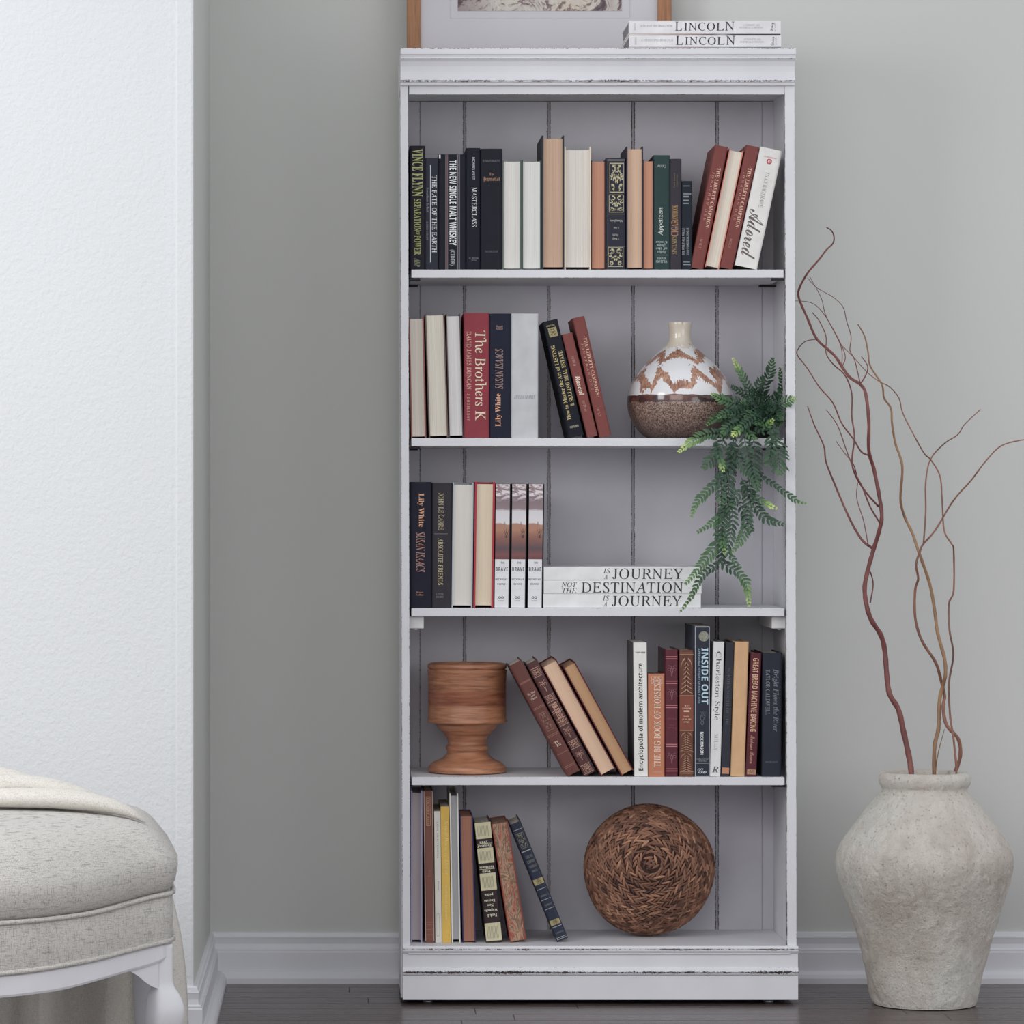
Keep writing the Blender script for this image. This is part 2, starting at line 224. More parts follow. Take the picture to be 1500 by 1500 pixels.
89: [317,[-10,339,-10,326,11,320,22,308,35,288,120,133,120,60,117,37,111,24,97,16,76,13,76,0,244,0,244,13,222,16,209,24,202,37,200,60,200,152,285,292,295,306,305,316,315,323,327,326,327,339,220,339,220,326,250,320,260,304,257,290,248,273,185,168,122,292,118,302,116,310,118,317,124,322,133,325,154,326,154,339]],
97: [256,[121,237,94,235,71,229,51,220,37,207,28,193,25,176,27,162,33,151,44,144,58,142,71,144,82,150,89,160,92,172,90,181,78,204,86,216,110,220,127,218,139,210,146,198,148,180,148,142,89,122,47,101,23,77,15,47,19,26,30,9,48,-3,71,-7,113,2,149,26,161,1,190,-8,219,-1,245,21,239,31,218,47,218,157,213,193,196,218,166,232],[103,103,148,126,148,47,139,37,130,31,120,26,113,25,94,34,88,62]],
98: [269,[6,339,6,327,20,324,27,319,31,308,32,289,32,-9,40,-9,78,21,110,0,143,-8,174,-3,201,10,223,30,240,56,251,88,255,124,252,155,243,183,229,205,211,223,189,233,165,237,131,230,103,208,103,339],[126,207,137,209,158,203,172,187,180,159,183,119,180,71,173,37,158,17,136,11,111,21,103,51,103,180,107,192,116,201]],
99: [219,[130,238,99,233,71,221,48,202,30,176,18,146,15,112,18,79,28,51,44,26,65,8,89,-4,116,-8,169,6,212,45,202,54,178,35,152,29,124,36,102,57,88,92,84,140,94,201,126,221,142,216,147,202,146,187,154,161,176,152,189,154,198,160,204,170,207,183,201,204,186,222,162,234]],
100: [275,[131,339,131,327,147,325,158,320,164,312,166,299,166,209,140,230,109,237,83,233,61,221,41,202,27,177,18,146,15,110,17,78,26,50,40,26,58,8,79,-4,104,-8,140,2,166,29,166,-8,219,4,263,8,263,21,249,24,242,30,239,40,238,56,238,339],[110,203,130,209,142,207,154,201,162,191,166,180,166,57,160,42,150,31,139,23,128,21,109,27,97,44,90,73,88,114,90,156,97,186]],
101: [224,[117,237,89,233,65,222,44,203,28,179,18,150,15,117,18,82,28,51,43,26,63,8,87,-4,115,-8,169,8,212,54,201,64,176,40,149,32,103,54,87,124,211,124,211,129,204,174,185,209,156,230],[95,204,120,221,135,217,144,206,148,187,150,160,150,143,87,143,87,152]],
102: [159,[130,346,92,341,63,324,45,298,39,263,39,231,12,231,12,206,39,206,39,55,38,36,37,26,30,16,22,14,11,12,11,0,149,0,149,12,129,14,118,19,112,30,110,49,110,206,152,206,152,231,110,231,110,291,111,308,114,320,121,328,134,330,144,328,139,302,138,291,140,280,146,272,155,266,167,265,178,267,188,273,194,283,196,298,192,316,179,332,158,342]],
103: [244,[117,237,90,235,65,227,45,215,30,199,20,180,16,158,31,112,76,82,50,69,32,55,21,40,18,23,26,-1,51,-19,21,-34,11,-56,17,-75,36,-91,66,-101,109,-105,163,-99,203,-84,227,-60,235,-28,233,-7,225,10,212,22,193,30,166,35,131,37,105,37,83,41,75,53,77,62,84,70,94,76,128,77,153,79,174,86,192,97,206,113,214,131,217,152,213,177,200,200,236,200,236,227,174,227,146,234],[102,217,117,221,132,217,142,206,147,186,149,157,147,129,142,109,132,97,117,93,102,97,92,109,87,129,85,157,87,186,92,206],[72,-26,153,-26,172,-27,186,-31,193,-38,196,-49,177,-77,120,-87,90,-84,71,-77,59,-66,55,-54,59,-38]],
104: [284,[14,339,14,328,27,325,34,320,38,310,39,297,39,42,38,28,34,19,26,14,14,12,14,0,134,0,134,12,122,14,115,19,111,28,110,42,110,175,129,195,151,202,163,200,171,192,174,179,175,162,175,42,170,19,154,12,151,12,151,0,271,0,271,12,258,14,251,19,247,28,246,42,246,158,230,217,181,237,142,227,110,199,110,339]],
105: [148,[75,345,60,342,48,334,40,322,38,307,40,292,48,280,60,272,75,270,89,272,102,280,110,292,113,307,110,322,102,334,90,342],[16,231,15,219,28,217,35,212,38,203,39,188,39,42,38,28,34,19,26,14,14,12,14,0,134,0,134,12,122,14,115,20,112,28,111,42,111,231]],
107: [267,[16,339,15,327,28,325,35,320,38,311,39,296,39,42,38,28,34,19,26,14,13,12,13,0,134,0,134,12,122,14,115,20,111,28,110,42,110,100,121,110,173,37,177,30,178,24,174,15,157,12,157,0,280,0,280,12,268,15,258,26,166,156,205,194,229,212,257,219,257,231,153,231,153,219,175,216,182,207,178,196,169,185,110,126,110,339]],
108: [149,[15,339,15,327,28,325,35,320,38,310,39,296,39,42,38,28,34,19,26,14,14,12,14,0,134,0,134,12,122,14,115,20,112,28,111,42,111,339]],
109: [413,[177,237,140,227,109,197,109,231,14,231,14,219,27,217,34,211,38,202,39,189,39,42,38,28,34,19,26,14,14,12,14,0,132,0,132,12,120,14,114,20,110,29,109,42,109,175,127,195,149,202,161,199,168,192,171,179,173,162,173,42,171,29,168,20,160,14,149,12,149,0,265,0,265,12,253,14,246,20,243,29,242,42,242,177,260,196,281,202,293,200,301,192,304,179,305,162,305,42,304,29,300,20,293,14,281,12,281,0,399,0,399,12,387,14,380,19,376,28,375,42,375,158,359,217,311,237,271,226,239,195,218,226]],
110: [284,[181,237,142,228,110,199,110,231,14,231,14,219,27,217,34,211,38,202,39,189,39,42,38,28,34,19,26,14,14,12,14,0,134,0,134,12,122,14,115,19,111,28,110,42,110,175,129,195,151,202,163,200,171,192,174,179,175,162,175,42,170,19,154,12,151,12,151,0,271,0,271,12,258,14,251,19,247,28,246,42,246,158,230,217]],
111: [251,[125,237,94,233,67,221,45,203,28,178,18,148,14,115,18,82,28,52,45,27,67,9,94,-4,126,-8,156,-4,183,8,205,27,222,51,232,81,236,115,232,149,222,179,205,203,183,222,156,233],[107,217,126,223,143,217,155,202,161,169,164,115,163,85,162,61,159,42,156,29,144,14,126,9,108,14,96,29,92,42,89,61,88,85,87,115,89,169,96,202]],
112: [277,[172,238,134,227,107,196,107,231,15,231,15,220,27,216,35,211,38,200,39,181,39,-48,39,-64,38,-75,35,-82,30,-87,23,-91,13,-92,13,-104,147,-104,147,-92,134,-90,124,-88,117,-82,113,-73,111,-61,110,-43,110,24,136,0,169,-8,194,-3,217,9,235,28,249,54,258,84,261,119,258,151,249,180,236,204,218,222,196,234],[127,199,148,207,168,201,180,185,186,155,188,115,186,74,178,44,165,27,146,21,125,29,110,51,110,175]],
114: [214,[174,237,157,234,139,224,123,209,109,188,109,231,16,231,15,219,27,217,35,212,38,203,39,188,39,42,38,28,34,19,26,14,14,12,14,0,147,0,147,12,129,14,118,19,113,27,111,42,111,143,113,164,121,180,130,190,141,194,148,192,165,172,173,167,185,166,197,168,207,175,213,185,216,198,213,214,205,226,192,234]],
115: [214,[105,238,73,232,48,217,33,193,28,164,31,144,41,126,57,110,80,97,116,78,136,63,143,44,141,30,133,20,121,13,105,11,84,16,65,29,49,50,40,79,27,79,27,-7,38,-7,44,3,55,7,90,-5,113,-8,145,-2,170,14,186,38,192,71,189,94,180,113,165,128,143,141,109,158,95,165,86,173,80,182,78,193,80,204,87,213,97,219,111,221,130,217,146,206,160,189,170,165,182,165,182,238,172,238,166,230]],
116: [170,[96,316,83,297,66,275,43,250,15,223,15,208,36,208,36,53,39,26,49,8,66,-3,92,-7,136,7,166,49,154,56,141,36,125,30,117,32,111,38,108,47,108,61,108,208,155,208,155,231,108,231,108,316]],
117: [279,[9,231,9,219,22,217,29,210,33,200,34,185,34,72,38,38,49,13,68,-2,98,-8,119,-5,139,3,156,14,170,30,170,-8,223,5,268,10,268,22,255,24,247,29,242,38,241,52,241,231,141,231,141,219,156,217,165,211,169,201,170,185,170,49,153,32,132,27,120,28,112,34,107,43,106,55,106,231]],
118: [228,[-2,231,-2,219,9,216,16,209,22,199,29,185,106,-8,119,-8,194,181,200,196,207,208,215,215,227,220,227,231,152,231,152,219,172,215,180,203,176,188,138,91,97,200,96,206,101,216,116,219,122,219,122,231]],
119: [324,[-8,231,-8,219,-1,216,5,212,13,197,91,-8,104,-8,166,147,215,-8,227,-8,307,192,316,212,322,217,332,220,332,231,265,231,265,220,283,215,287,211,285,191,250,105,222,195,225,215,241,219,241,231,125,231,125,220,135,218,141,215,145,208,150,198,157,175,124,95,89,188,103,219,103,231]],
121: [223,[-4,231,6,217,27,187,105,-4,101,-19,96,-33,91,-45,85,-55,73,-69,64,-73,57,-71,54,-45,48,-37,38,-31,27,-30,13,-32,4,-40,-3,-50,-5,-62,-2,-80,8,-93,22,-102,39,-105,56,-103,71,-97,84,-87,96,-71,108,-49,121,-18,193,181,200,197,206,209,214,216,223,219,223,231,151,231,151,219,163,218,171,216,175,211,172,180,138,89,97,212,101,216,109,218,121,219,121,231]],
183: [130,[65,203,44,194,35,173,44,151,65,143,86,151,95,173,86,194]],
8212: [500,[-5,143,-5,111,505,111,505,143]],
},
'bscr': {
65: [372,[434,321,401,310,351,275,322,251,291,223,260,192,228,159,205,174,179,179,157,175,140,164,129,147,125,127,131,98,150,70,89,19,40,2,28,3,20,8,14,14,51,43,57,49,62,56,64,65,61,75,54,84,43,89,29,91,9,87,-7,77,-18,61,-21,42,-17,20,-6,3,13,-7,38,-11,70,-7,99,6,129,27,162,58,192,36,225,22,215,-5,293,6,297,15,313,18,328,24,342,32,356,42,369,54,421,107,434,118,456,134,445,136,422,125,387,93,365,70,332,43,304,30,334,101,365,167,396,228,426,284,443,316,441,320],[333,240,400,293,324,183,261,83,255,113,240,145],[188,151,198,153,206,150,215,144,162,86,159,95,158,106,159,117,164,128,170,138,179,146],[174,71,227,130,235,109,238,82,236,59,230,36,203,48]],
66: [430,[317,313,265,308,211,294,176,279,146,262,122,243,104,223,93,202,90,183,93,163,104,146,121,135,145,132,173,135,199,146,221,163,238,185,249,210,253,239,251,255,245,261,236,234,227,218,214,201,200,186,183,172,167,162,150,155,136,153,112,160,105,182,112,209,136,237,158,254,185,270,215,282,247,293,279,299,310,301,347,299,376,292,363,287,351,281,338,273,326,264,301,242,277,215,252,181,226,138,202,94,183,62,166,41,148,26,129,17,110,14,91,16,76,22,67,30,64,40,66,47,97,55,105,60,111,68,113,79,110,89,103,98,91,104,77,106,58,102,42,92,31,77,28,59,33,36,50,17,77,5,113,1,157,5,196,18,262,72,313,167,327,201,339,228,350,248,362,264,375,275,390,283,402,267,406,242,404,223,397,205,388,188,376,175,364,166,353,164,331,166,330,147,352,149,361,133,362,122,360,104,355,85,347,67,337,50,326,35,315,23,304,15,294,13,285,17,282,31,283,42,289,53,298,63,279,60,272,50,268,40,266,31,269,16,277,6,289,-1,306,-4,327,-1,348,5,367,15,385,28,399,43,411,59,418,77,421,94,408,132,371,156,410,171,439,190,457,210,463,232,459,251,448,268,433,281,415,290,437,303,431,305,418,303,399,299,361,309]],
68: [375,[239,312,217,311,195,308,173,302,151,294,124,280,99,263,78,242,62,220,51,196,48,173,51,154,58,137,70,123,86,112,104,105,125,103,154,108,183,122,207,144,227,174,239,207,243,242,241,251,234,254,228,251,223,207,212,180,201,163,188,147,173,134,157,124,141,118,126,116,112,119,101,127,93,138,91,153,97,185,115,222,141,255,172,279,207,294,243,300,293,292,330,271,305,248,282,222,261,192,242,160,220,117,193,68,171,39,128,50,92,54,73,52,60,47,53,38,50,28,54,15,65,6,85,-1,114,-4,149,0,184,12,213,1,245,-2,280,4,315,22,335,40,353,62,368,89,378,117,385,146,387,176,379,227,356,267,375,291,361,288,344,279,299,304],[328,222,345,256,363,223,370,175,365,137,353,97,334,62,309,36,280,20,250,15,233,18,213,25,236,40,256,57,273,77,288,102,301,132,312,170],[74,38,97,42,124,38,158,25,135,13,110,10,73,17,68,22,67,28]],
71: [339,[319,313,300,311,279,306,258,298,236,286,216,272,198,257,182,239,170,219,162,199,159,177,161,158,168,137,136,140,118,151,106,168,102,189,106,212,116,235,131,256,147,274,163,287,187,301,182,308,157,303,128,290,103,272,84,250,72,227,68,202,71,181,80,163,94,147,113,135,136,127,176,126,204,105,239,98,262,101,282,110,256,67,233,36,209,16,183,10,167,11,152,16,142,22,138,31,141,39,174,54,182,71,180,81,173,90,162,95,148,97,130,94,115,85,104,72,101,55,107,30,126,12,157,-1,198,-5,228,-3,255,4,278,13,297,27,313,43,325,65,334,90,341,116,349,139,358,165,344,158,312,138,274,117,240,111,217,115,205,128,244,141,282,162,307,180,328,200,345,220,358,240,366,258,369,274,365,289,355,302,339,310],[334,300,341,298,348,293,352,284,354,273,351,259,343,242,330,223,312,203,290,184,265,167,236,152,205,142,210,162,219,183,230,205,243,226,258,246,274,263,290,278,306,290,320,298]],
77: [408,[297,312,282,305,257,282,227,249,195,208,161,161,127,108,111,82,96,61,83,43,72,31,52,14,34,9,24,11,16,15,12,21,10,26,15,38,28,44,43,48,53,53,58,60,60,70,52,89,29,95,17,93,6,88,-4,80,-13,70,-18,58,-20,44,-16,25,-7,10,9,0,31,-4,59,3,84,22,108,53,133,92,151,122,171,153,193,183,214,212,234,237,252,257,226,215,202,174,183,135,168,100,159,71,156,49,157,28,163,12,173,1,185,-3,197,1,207,10,251,93,264,115,276,137,290,157,315,193,337,223,358,248,380,272,280,100,267,45,270,25,278,10,291,0,307,-4,331,2,360,18,394,45,470,118,492,134,480,136,462,127,434,103,411,82,389,62,367,43,348,29,332,19,321,16,317,21,320,40,329,65,365,155,391,220,407,256,425,311,416,312,400,305,373,282,349,258,324,228,297,192,269,152,242,106,216,57,218,72,224,92,233,115,244,141,290,246,305,282,310,305,307,311]],
97: [265,[140,154,118,152,96,144,74,132,54,118,37,100,24,82,15,62,12,43,16,24,26,9,42,0,62,-3,95,5,125,30,127,16,134,5,144,-1,157,-4,175,0,195,9,217,25,242,46,232,56,194,59,240,154,184,152,175,132,163,149],[147,140,153,139,159,135,163,129,164,122,160,107,146,81,128,53,109,30,89,14,73,9,61,20,63,32,67,46,74,62,83,78,94,94,105,108,116,121,128,131,138,138]],
100: [302,[326,293,264,288,180,133,167,149,141,154,120,152,98,145,76,133,56,119,38,103,24,84,15,65,12,46,16,25,27,10,44,0,65,-3,98,6,130,32,132,16,141,6,154,-1,171,-3,188,0,206,10,226,26,249,46,238,56,204,26,185,16,180,17,178,22,201,68],[145,138,155,141,165,137,168,125,164,107,152,82,140,63,127,46,113,32,100,20,88,13,78,10,67,13,63,24,66,40,75,58,112,109,124,121,135,132]],
101: [205,[136,154,115,152,94,144,73,133,53,119,35,102,21,85,12,67,9,50,13,29,27,12,49,0,75,-4,100,0,126,9,153,25,179,46,170,56,146,36,123,22,100,14,79,12,67,14,64,22,66,35,73,51,101,58,127,67,148,78,165,91,176,105,179,121,176,134,167,145,153,152],[128,136,136,139,142,135,145,123,142,110,135,97,123,85,109,75,94,67,78,64,87,84,97,102,108,117,119,128]],
105: [172,[144,231,131,229,121,223,114,214,112,203,113,194,119,187,127,182,137,181,149,183,159,189,166,198,168,209,166,218,161,225,153,229],[150,154,80,150,27,95,37,85,62,110,46,82,35,59,28,42,26,31,35,5,64,-4,80,-1,96,5,116,19,129,31,145,46,135,56,115,37,100,25,89,18,79,20,84,33,99,62]],
109: [401,[210,154,173,140,127,98,130,111,131,121,125,145,110,153,91,149,72,137,52,118,29,95,38,85,77,114,72,104,-1,-4,74,0,150,100,193,133,113,-4,188,0,212,34,233,63,251,86,267,105,293,129,312,138,314,135,309,124,268,68,263,59,261,49,260,39,263,22,270,8,282,0,296,-3,372,46,362,56,342,38,327,25,307,21,310,30,331,57,343,76,351,95,354,114,351,132,344,144,332,152,317,154,280,140,233,98,236,121,234,135,229,145,220,152]],
110: [288,[212,154,174,140,127,98,130,119,125,145,110,153,91,149,72,137,52,118,29,95,38,85,77,114,72,104,-1,-4,74,0,98,34,120,62,140,86,158,105,187,129,206,138,178,98,161,77,153,62,149,51,148,39,151,22,158,8,170,0,184,-3,260,46,250,56,230,38,215,25,195,21,197,29,232,76,240,89,245,101,247,112,245,130,237,143,226,151]],
111: [223,[140,154,118,152,96,144,75,133,55,119,38,102,25,84,16,66,13,48,17,27,28,11,46,0,68,-4,100,2,132,20,149,22,167,28,184,37,202,51,192,62,157,42,172,60,183,76,189,91,191,109,188,128,178,142,162,151],[140,134,151,138,160,134,163,123,155,91,131,54,120,51,111,46,105,39,105,25,91,16,79,13,73,16,71,25,72,34,76,45,82,58,126,121]],
114: [205,[71,161,67,149,61,125,27,95,37,85,76,121,110,123,93,110,79,95,66,79,57,63,51,48,50,35,53,19,64,7,80,0,101,-3,115,-1,128,5,177,46,168,57,147,37,132,25,121,18,115,16,109,17,108,22,110,30,160,112,158,121,152,128,143,134,132,137,107,141,91,144]],
115: [175,[104,169,97,165,27,95,36,85,80,126,80,87,78,69,74,52,69,38,55,17,39,11,31,12,36,18,42,22,46,28,48,36,46,43,42,49,36,54,27,55,17,53,10,48,5,41,3,32,6,18,15,7,29,-1,50,-4,66,-3,81,0,95,6,112,16,131,31,154,53,144,62,132,51,120,41,128,54,131,73,125,101,113,161,111,167]],
119: [379,[166,154,94,150,34,103,43,94,73,107,51,83,40,68,32,53,29,38,42,7,82,-3,98,-1,115,7,124,13,134,22,160,50,160,48,175,10,220,-3,244,-1,265,6,285,18,307,36,310,36,340,43,368,62,359,73,349,63,339,57,329,52,320,50,336,68,348,87,354,105,357,124,355,135,350,145,342,152,330,154,318,151,306,142,295,129,286,113,280,96,278,79,279,66,283,55,293,43,275,29,258,20,243,14,231,13,224,14,214,27,217,43,227,62,283,154,208,150,200,135,190,118,177,100,164,82,150,64,136,48,123,34,111,24,101,16,93,14,87,16,86,23,89,35,99,52],[327,121,335,119,337,112,335,97,328,81,317,66,305,53,295,69,294,78,295,88,299,98,305,107,312,114,319,119]],
121: [288,[110,154,26,95,37,85,69,114,74,106,55,76,47,61,43,47,41,33,44,18,52,6,65,-1,82,-4,111,8,146,41,122,-2,95,-12,47,-33,11,-57,-12,-83,-20,-111,-17,-126,-9,-139,6,-148,27,-151,64,-143,99,-121,116,-102,137,-76,160,-41,186,1,221,19,257,46,248,56,198,22,273,154,206,149,187,119,170,93,153,69,137,50,112,22,97,13,92,14,118,68,128,87,135,105,138,122,131,146],[69,-40,115,-19,100,-46,87,-70,65,-107,45,-130,27,-138,18,-136,12,-131,7,-123,6,-115,13,-90,35,-65]],
},
'frak': {
72: [383,[184,373,160,358,117,315,97,292,82,275,72,260,66,248,64,237,72,212,122,134,130,108,128,100,123,92,116,86,107,85,96,87,85,94,75,104,65,116,58,130,54,144,-9,100,4,85,27,86,60,68,100,62,116,64,134,69,150,76,166,85,180,96,191,108,198,120,201,132,199,145,195,159,188,176,168,215,187,225,204,229,217,227,230,220,243,209,254,195,264,177,272,158,277,136,279,114,275,71,263,37,245,15,223,5,194,27,183,37,183,51,169,57,155,45,128,35,100,23,81,6,71,-14,67,-38,69,-55,76,-71,87,-85,101,-95,119,-102,138,-104,160,-101,179,-93,195,-79,205,-59,186,-50,167,-74,138,-83,119,-79,103,-70,92,-55,89,-38,91,-21,100,-9,112,0,128,3,138,1,147,-3,154,-9,155,-26,167,-35,179,-29,202,-23,246,-12,268,-4,289,8,307,24,323,43,336,65,346,88,352,113,355,138,350,180,335,216,312,246,280,268,264,282,249,282,237,270,209,257,177,245,156,232,137,259,130,271,128,282,130,295,137,306,146,314,156,317,214,298,225,301,237,311,280,358,265,370,253,359,245,355,232,357,195,371]],
84: [318,[128,374,103,370,77,358,52,342,35,325,24,304,20,279,30,240,62,201,77,216,64,228,53,242,45,258,42,278,45,294,55,307,69,316,86,320,116,312,164,289,137,269,118,251,106,234,102,217,105,200,115,185,131,170,152,154,170,138,176,127,174,121,169,115,160,110,147,109,131,111,98,127,85,130,69,126,53,116,35,97,11,68,25,55,34,63,53,69,79,59,131,29,160,11,184,-1,201,-9,213,-12,227,-7,250,5,277,25,311,57,298,72,285,61,274,55,264,52,251,51,233,54,212,62,189,75,166,90,223,109,242,146,240,158,234,170,222,183,183,212,169,225,161,236,159,247,165,261,183,279,229,252,245,245,257,242,330,294,320,309,307,302,294,300,285,303,269,310,244,323,175,359,157,367,141,372]],
101: [208,[130,255,45,198,37,191,32,184,30,175,29,162,29,91,33,62,45,38,68,18,104,2,102,-5,116,-12,191,62,181,73,168,63,158,57,148,54,135,53,124,54,114,58,104,64,96,72,90,82,88,93,186,167,189,183,141,255],[104,216,141,157,138,153,88,116,88,176]],
104: [231,[138,365,111,360,89,348,72,328,60,302,51,330,38,347,25,337,32,320,35,300,35,60,34,52,31,43,26,37,19,35,19,20,30,16,42,9,52,0,59,-12,73,-12,136,53,126,64,109,49,94,61,94,179,121,200,142,171,155,144,163,117,165,89,163,57,159,27,150,-1,138,-29,121,-59,99,-92,111,-100,146,-59,174,-21,194,15,208,50,216,84,219,119,218,139,213,159,206,177,199,193,190,207,174,228,172,234,173,239,177,244,167,255,94,200,94,291,96,317,103,334,117,345,138,350]],
105: [160,[100,370,77,358,62,322,53,277,69,277,102,313,112,327,118,339,121,349,115,364],[77,255,41,216,11,189,21,178,33,187,43,190,54,171,54,29,61,19,71,10,87,2,84,-4,97,-12,155,54,144,64,130,52,123,48,117,49,114,53,112,70,112,172,115,187,126,193,126,208,119,209,86,231,84,236,90,247]],
110: [267,[62,255,11,198,22,188,31,198,38,186,41,162,41,60,37,42,25,35,25,20,36,16,48,9,57,0,63,-12,78,-12,84,0,94,9,105,16,116,20,116,35,104,42,100,60,100,164,140,203,152,191,157,173,157,29,164,19,174,10,190,2,187,-4,200,-12,258,54,247,64,233,52,226,48,215,67,215,187,218,201,229,209,229,224,217,226,204,233,191,242,182,255,167,255,100,189,100,194,93,220,75,237,73,245]],
111: [230,[166,255,31,200,34,159,22,39,22,24,59,13,85,3,100,-5,107,-12,122,-12,164,35,189,64,206,87,215,108,218,127,215,148,207,167,166,237,173,241],[92,205,115,214,126,190,143,160,158,129,163,100,160,77,154,56,145,41,138,36,123,41,92,56]],
112: [245,[68,270,32,226,26,215,27,209,41,190,45,175,46,150,46,60,11,21,23,12,32,21,49,22,55,-31,68,-100,83,-100,89,-67,94,-37,100,9,125,-3,134,-12,149,-12,198,57,214,80,225,101,231,120,233,138,228,168,213,197,196,221,188,237,195,243,186,255,103,199,100,216,79,240,75,249,80,261],[103,178,140,203,151,184,168,161,183,135,189,112,187,94,183,78,177,62,170,50,161,42,151,40,103,63]],
115: [223,[156,319,139,317,124,309,112,298,104,284,116,277,126,268,130,280,139,291,149,299,161,302,174,299,186,291,193,279,196,264,193,250,186,238,175,230,161,228,138,233,110,251,102,255,96,253,16,169,15,163,20,151,36,132,51,111,57,94,47,74,19,53,19,38,88,-12,103,-12,155,19,178,33,196,50,206,70,210,92,207,111,197,132,180,151,157,168,190,207,201,222,208,236,212,250,213,264,211,279,205,293,196,304,184,312,171,317],[70,206,114,186,142,181,98,131,64,180,60,190],[116,120,122,122,130,119,140,113,149,104,158,92,164,80,167,68,164,53,157,40,146,31,133,29,123,31,70,68,111,115]],
116: [161,[85,309,75,281,62,257,43,235,16,213,16,198,39,198,39,67,36,50,28,41,28,26,52,19,84,5,78,-4,91,-12,159,50,149,61,137,51,130,48,120,51,98,62,98,198,156,198,156,233,98,233,103,309]],
121: [236,[66,270,30,231,18,210,39,173,40,165,40,60,36,43,31,36,24,34,24,19,50,5,64,-12,79,-12,137,49,127,60,113,49,102,53,99,68,99,179,126,200,147,171,160,144,168,117,170,89,168,57,164,27,156,-1,143,-29,126,-59,104,-92,116,-100,151,-59,179,-21,199,15,213,50,221,84,224,119,223,140,219,157,213,174,205,191,195,207,179,228,177,234,178,239,182,244,172,255,98,200,74,234,71,244,73,251,79,262]],
},
'it': {
38: [312,[144,335,80,313,56,256,68,214,95,177,36,132,14,77,40,19,100,-5,150,7,208,47,247,0,310,0,241,80,275,125,297,170,248,170,232,141,211,115,163,170,211,214,226,261,203,313],[115,284,141,293,169,283,180,258,171,232,136,203,114,229,104,261],[79,111,123,145,178,81,142,52,105,41,76,51,63,77]],
65: [345,[265,354,27,73,0,42,-29,18,-61,10,-63,0,56,0,59,10,43,10,32,13,26,18,24,27,30,42,49,67,86,112,92,116,99,118,215,118,213,58,210,34,203,20,191,12,167,10,165,0,305,0,306,10,286,12,272,18,265,28,263,43,275,354],[107,136,222,273,216,136]],
66: [327,[63,346,61,336,78,334,89,330,96,323,98,312,97,301,94,287,32,54,24,33,14,20,0,12,-23,10,-25,0,128,0,171,3,208,13,238,29,261,51,275,77,280,108,265,157,221,187,284,220,306,272,277,327,191,346],[190,329,237,315,253,275,246,240,226,214,191,198,144,193,122,201,160,325,166,327],[115,172,122,175,145,177,179,173,204,161,219,142,224,113,217,72,196,42,161,22,114,16,98,16,87,19,80,24,82,54,112,166]],
67: [351,[239,354,186,346,135,323,104,300,76,272,52,240,34,205,23,169,19,133,23,93,37,58,58,30,87,10,122,-3,163,-8,204,-3,241,11,275,35,307,68,297,77,240,30,176,14,136,22,105,45,85,81,78,130,82,171,92,209,108,244,130,275,155,301,183,321,213,333,244,337,275,332,298,318,312,294,317,263,317,248,327,248,348,350,338,350,330,341,321,338,270,350]],
68: [378,[63,346,60,336,77,334,89,330,96,323,98,312,97,302,94,287,31,54,23,32,13,19,-1,12,-24,10,-27,0,124,0,174,4,219,16,259,36,293,61,320,91,340,126,352,163,357,203,352,244,337,279,313,308,282,329,242,342,196,346],[175,329,189,330,236,322,271,300,292,264,299,214,296,177,288,141,274,107,255,77,230,52,201,33,166,21,127,16,90,21,81,27,78,37,80,48,84,67,144,288,148,304,153,315,158,322,165,327]],
69: [338,[63,346,61,336,78,334,89,330,96,323,98,312,97,302,94,287,31,55,23,32,14,19,0,12,-23,10,-25,0,262,0,298,95,288,95,272,70,254,50,233,35,210,25,182,19,149,18,114,18,97,18,87,21,80,26,84,62,115,177,159,177,176,176,188,174,197,170,202,164,205,154,205,120,214,120,249,243,239,243,229,220,215,205,193,196,161,194,119,194,146,295,154,317,158,323,165,327,174,328,188,329,230,329,258,328,278,325,291,318,299,308,303,293,305,271,313,271,328,346]],
70: [302,[66,346,62,336,80,334,92,330,98,323,101,312,99,302,96,287,34,55,28,39,23,27,16,19,7,14,-4,11,-20,10,-23,0,125,0,126,9,106,11,93,15,86,21,87,52,119,175,158,175,182,173,195,168,201,158,204,142,202,117,213,117,246,242,236,242,227,225,218,212,206,202,192,196,174,193,151,192,123,192,154,312,157,319,163,324,172,327,189,329,229,329,256,326,275,317,285,300,288,264,298,264,314,346]],
71: [403,[244,354,187,346,135,324,104,301,76,273,53,242,35,207,24,171,20,135,25,94,40,60,64,31,97,10,137,-3,183,-8,248,1,310,26,340,140,346,149,355,155,367,158,383,160,386,169,242,169,240,160,261,157,275,155,282,148,282,118,264,48,255,32,238,19,215,11,190,8,144,16,109,40,86,78,79,129,85,178,102,228,129,273,163,308,202,330,247,337,287,331,319,312,341,283,352,244,360,244,383,350,375,350,368,340,362,334,355,330,308,342,277,351]],
72: [388,[63,346,61,336,78,334,89,330,96,323,98,312,97,302,94,287,31,54,26,38,20,27,13,19,5,14,-7,11,-23,10,-25,0,113,0,116,10,98,12,87,16,80,23,78,34,83,60,111,164,128,174,256,174,243,54,238,38,233,27,226,19,217,14,206,11,190,10,187,0,325,0,328,10,310,12,299,16,292,23,290,34,295,60,357,292,364,313,374,327,387,334,410,336,413,346,275,346,272,336,289,334,301,330,308,323,310,312,309,301,306,287,284,204,266,193,138,193,145,290,153,313,163,327,177,334,199,336,201,346]],
73: [182,[66,346,62,336,80,334,92,330,98,323,101,312,99,302,96,287,34,54,28,38,23,27,16,19,7,14,-4,11,-20,10,-23,0,117,0,120,10,102,12,91,16,84,23,82,34,83,45,87,60,149,292,157,313,167,327,180,334,203,336,205,346]],
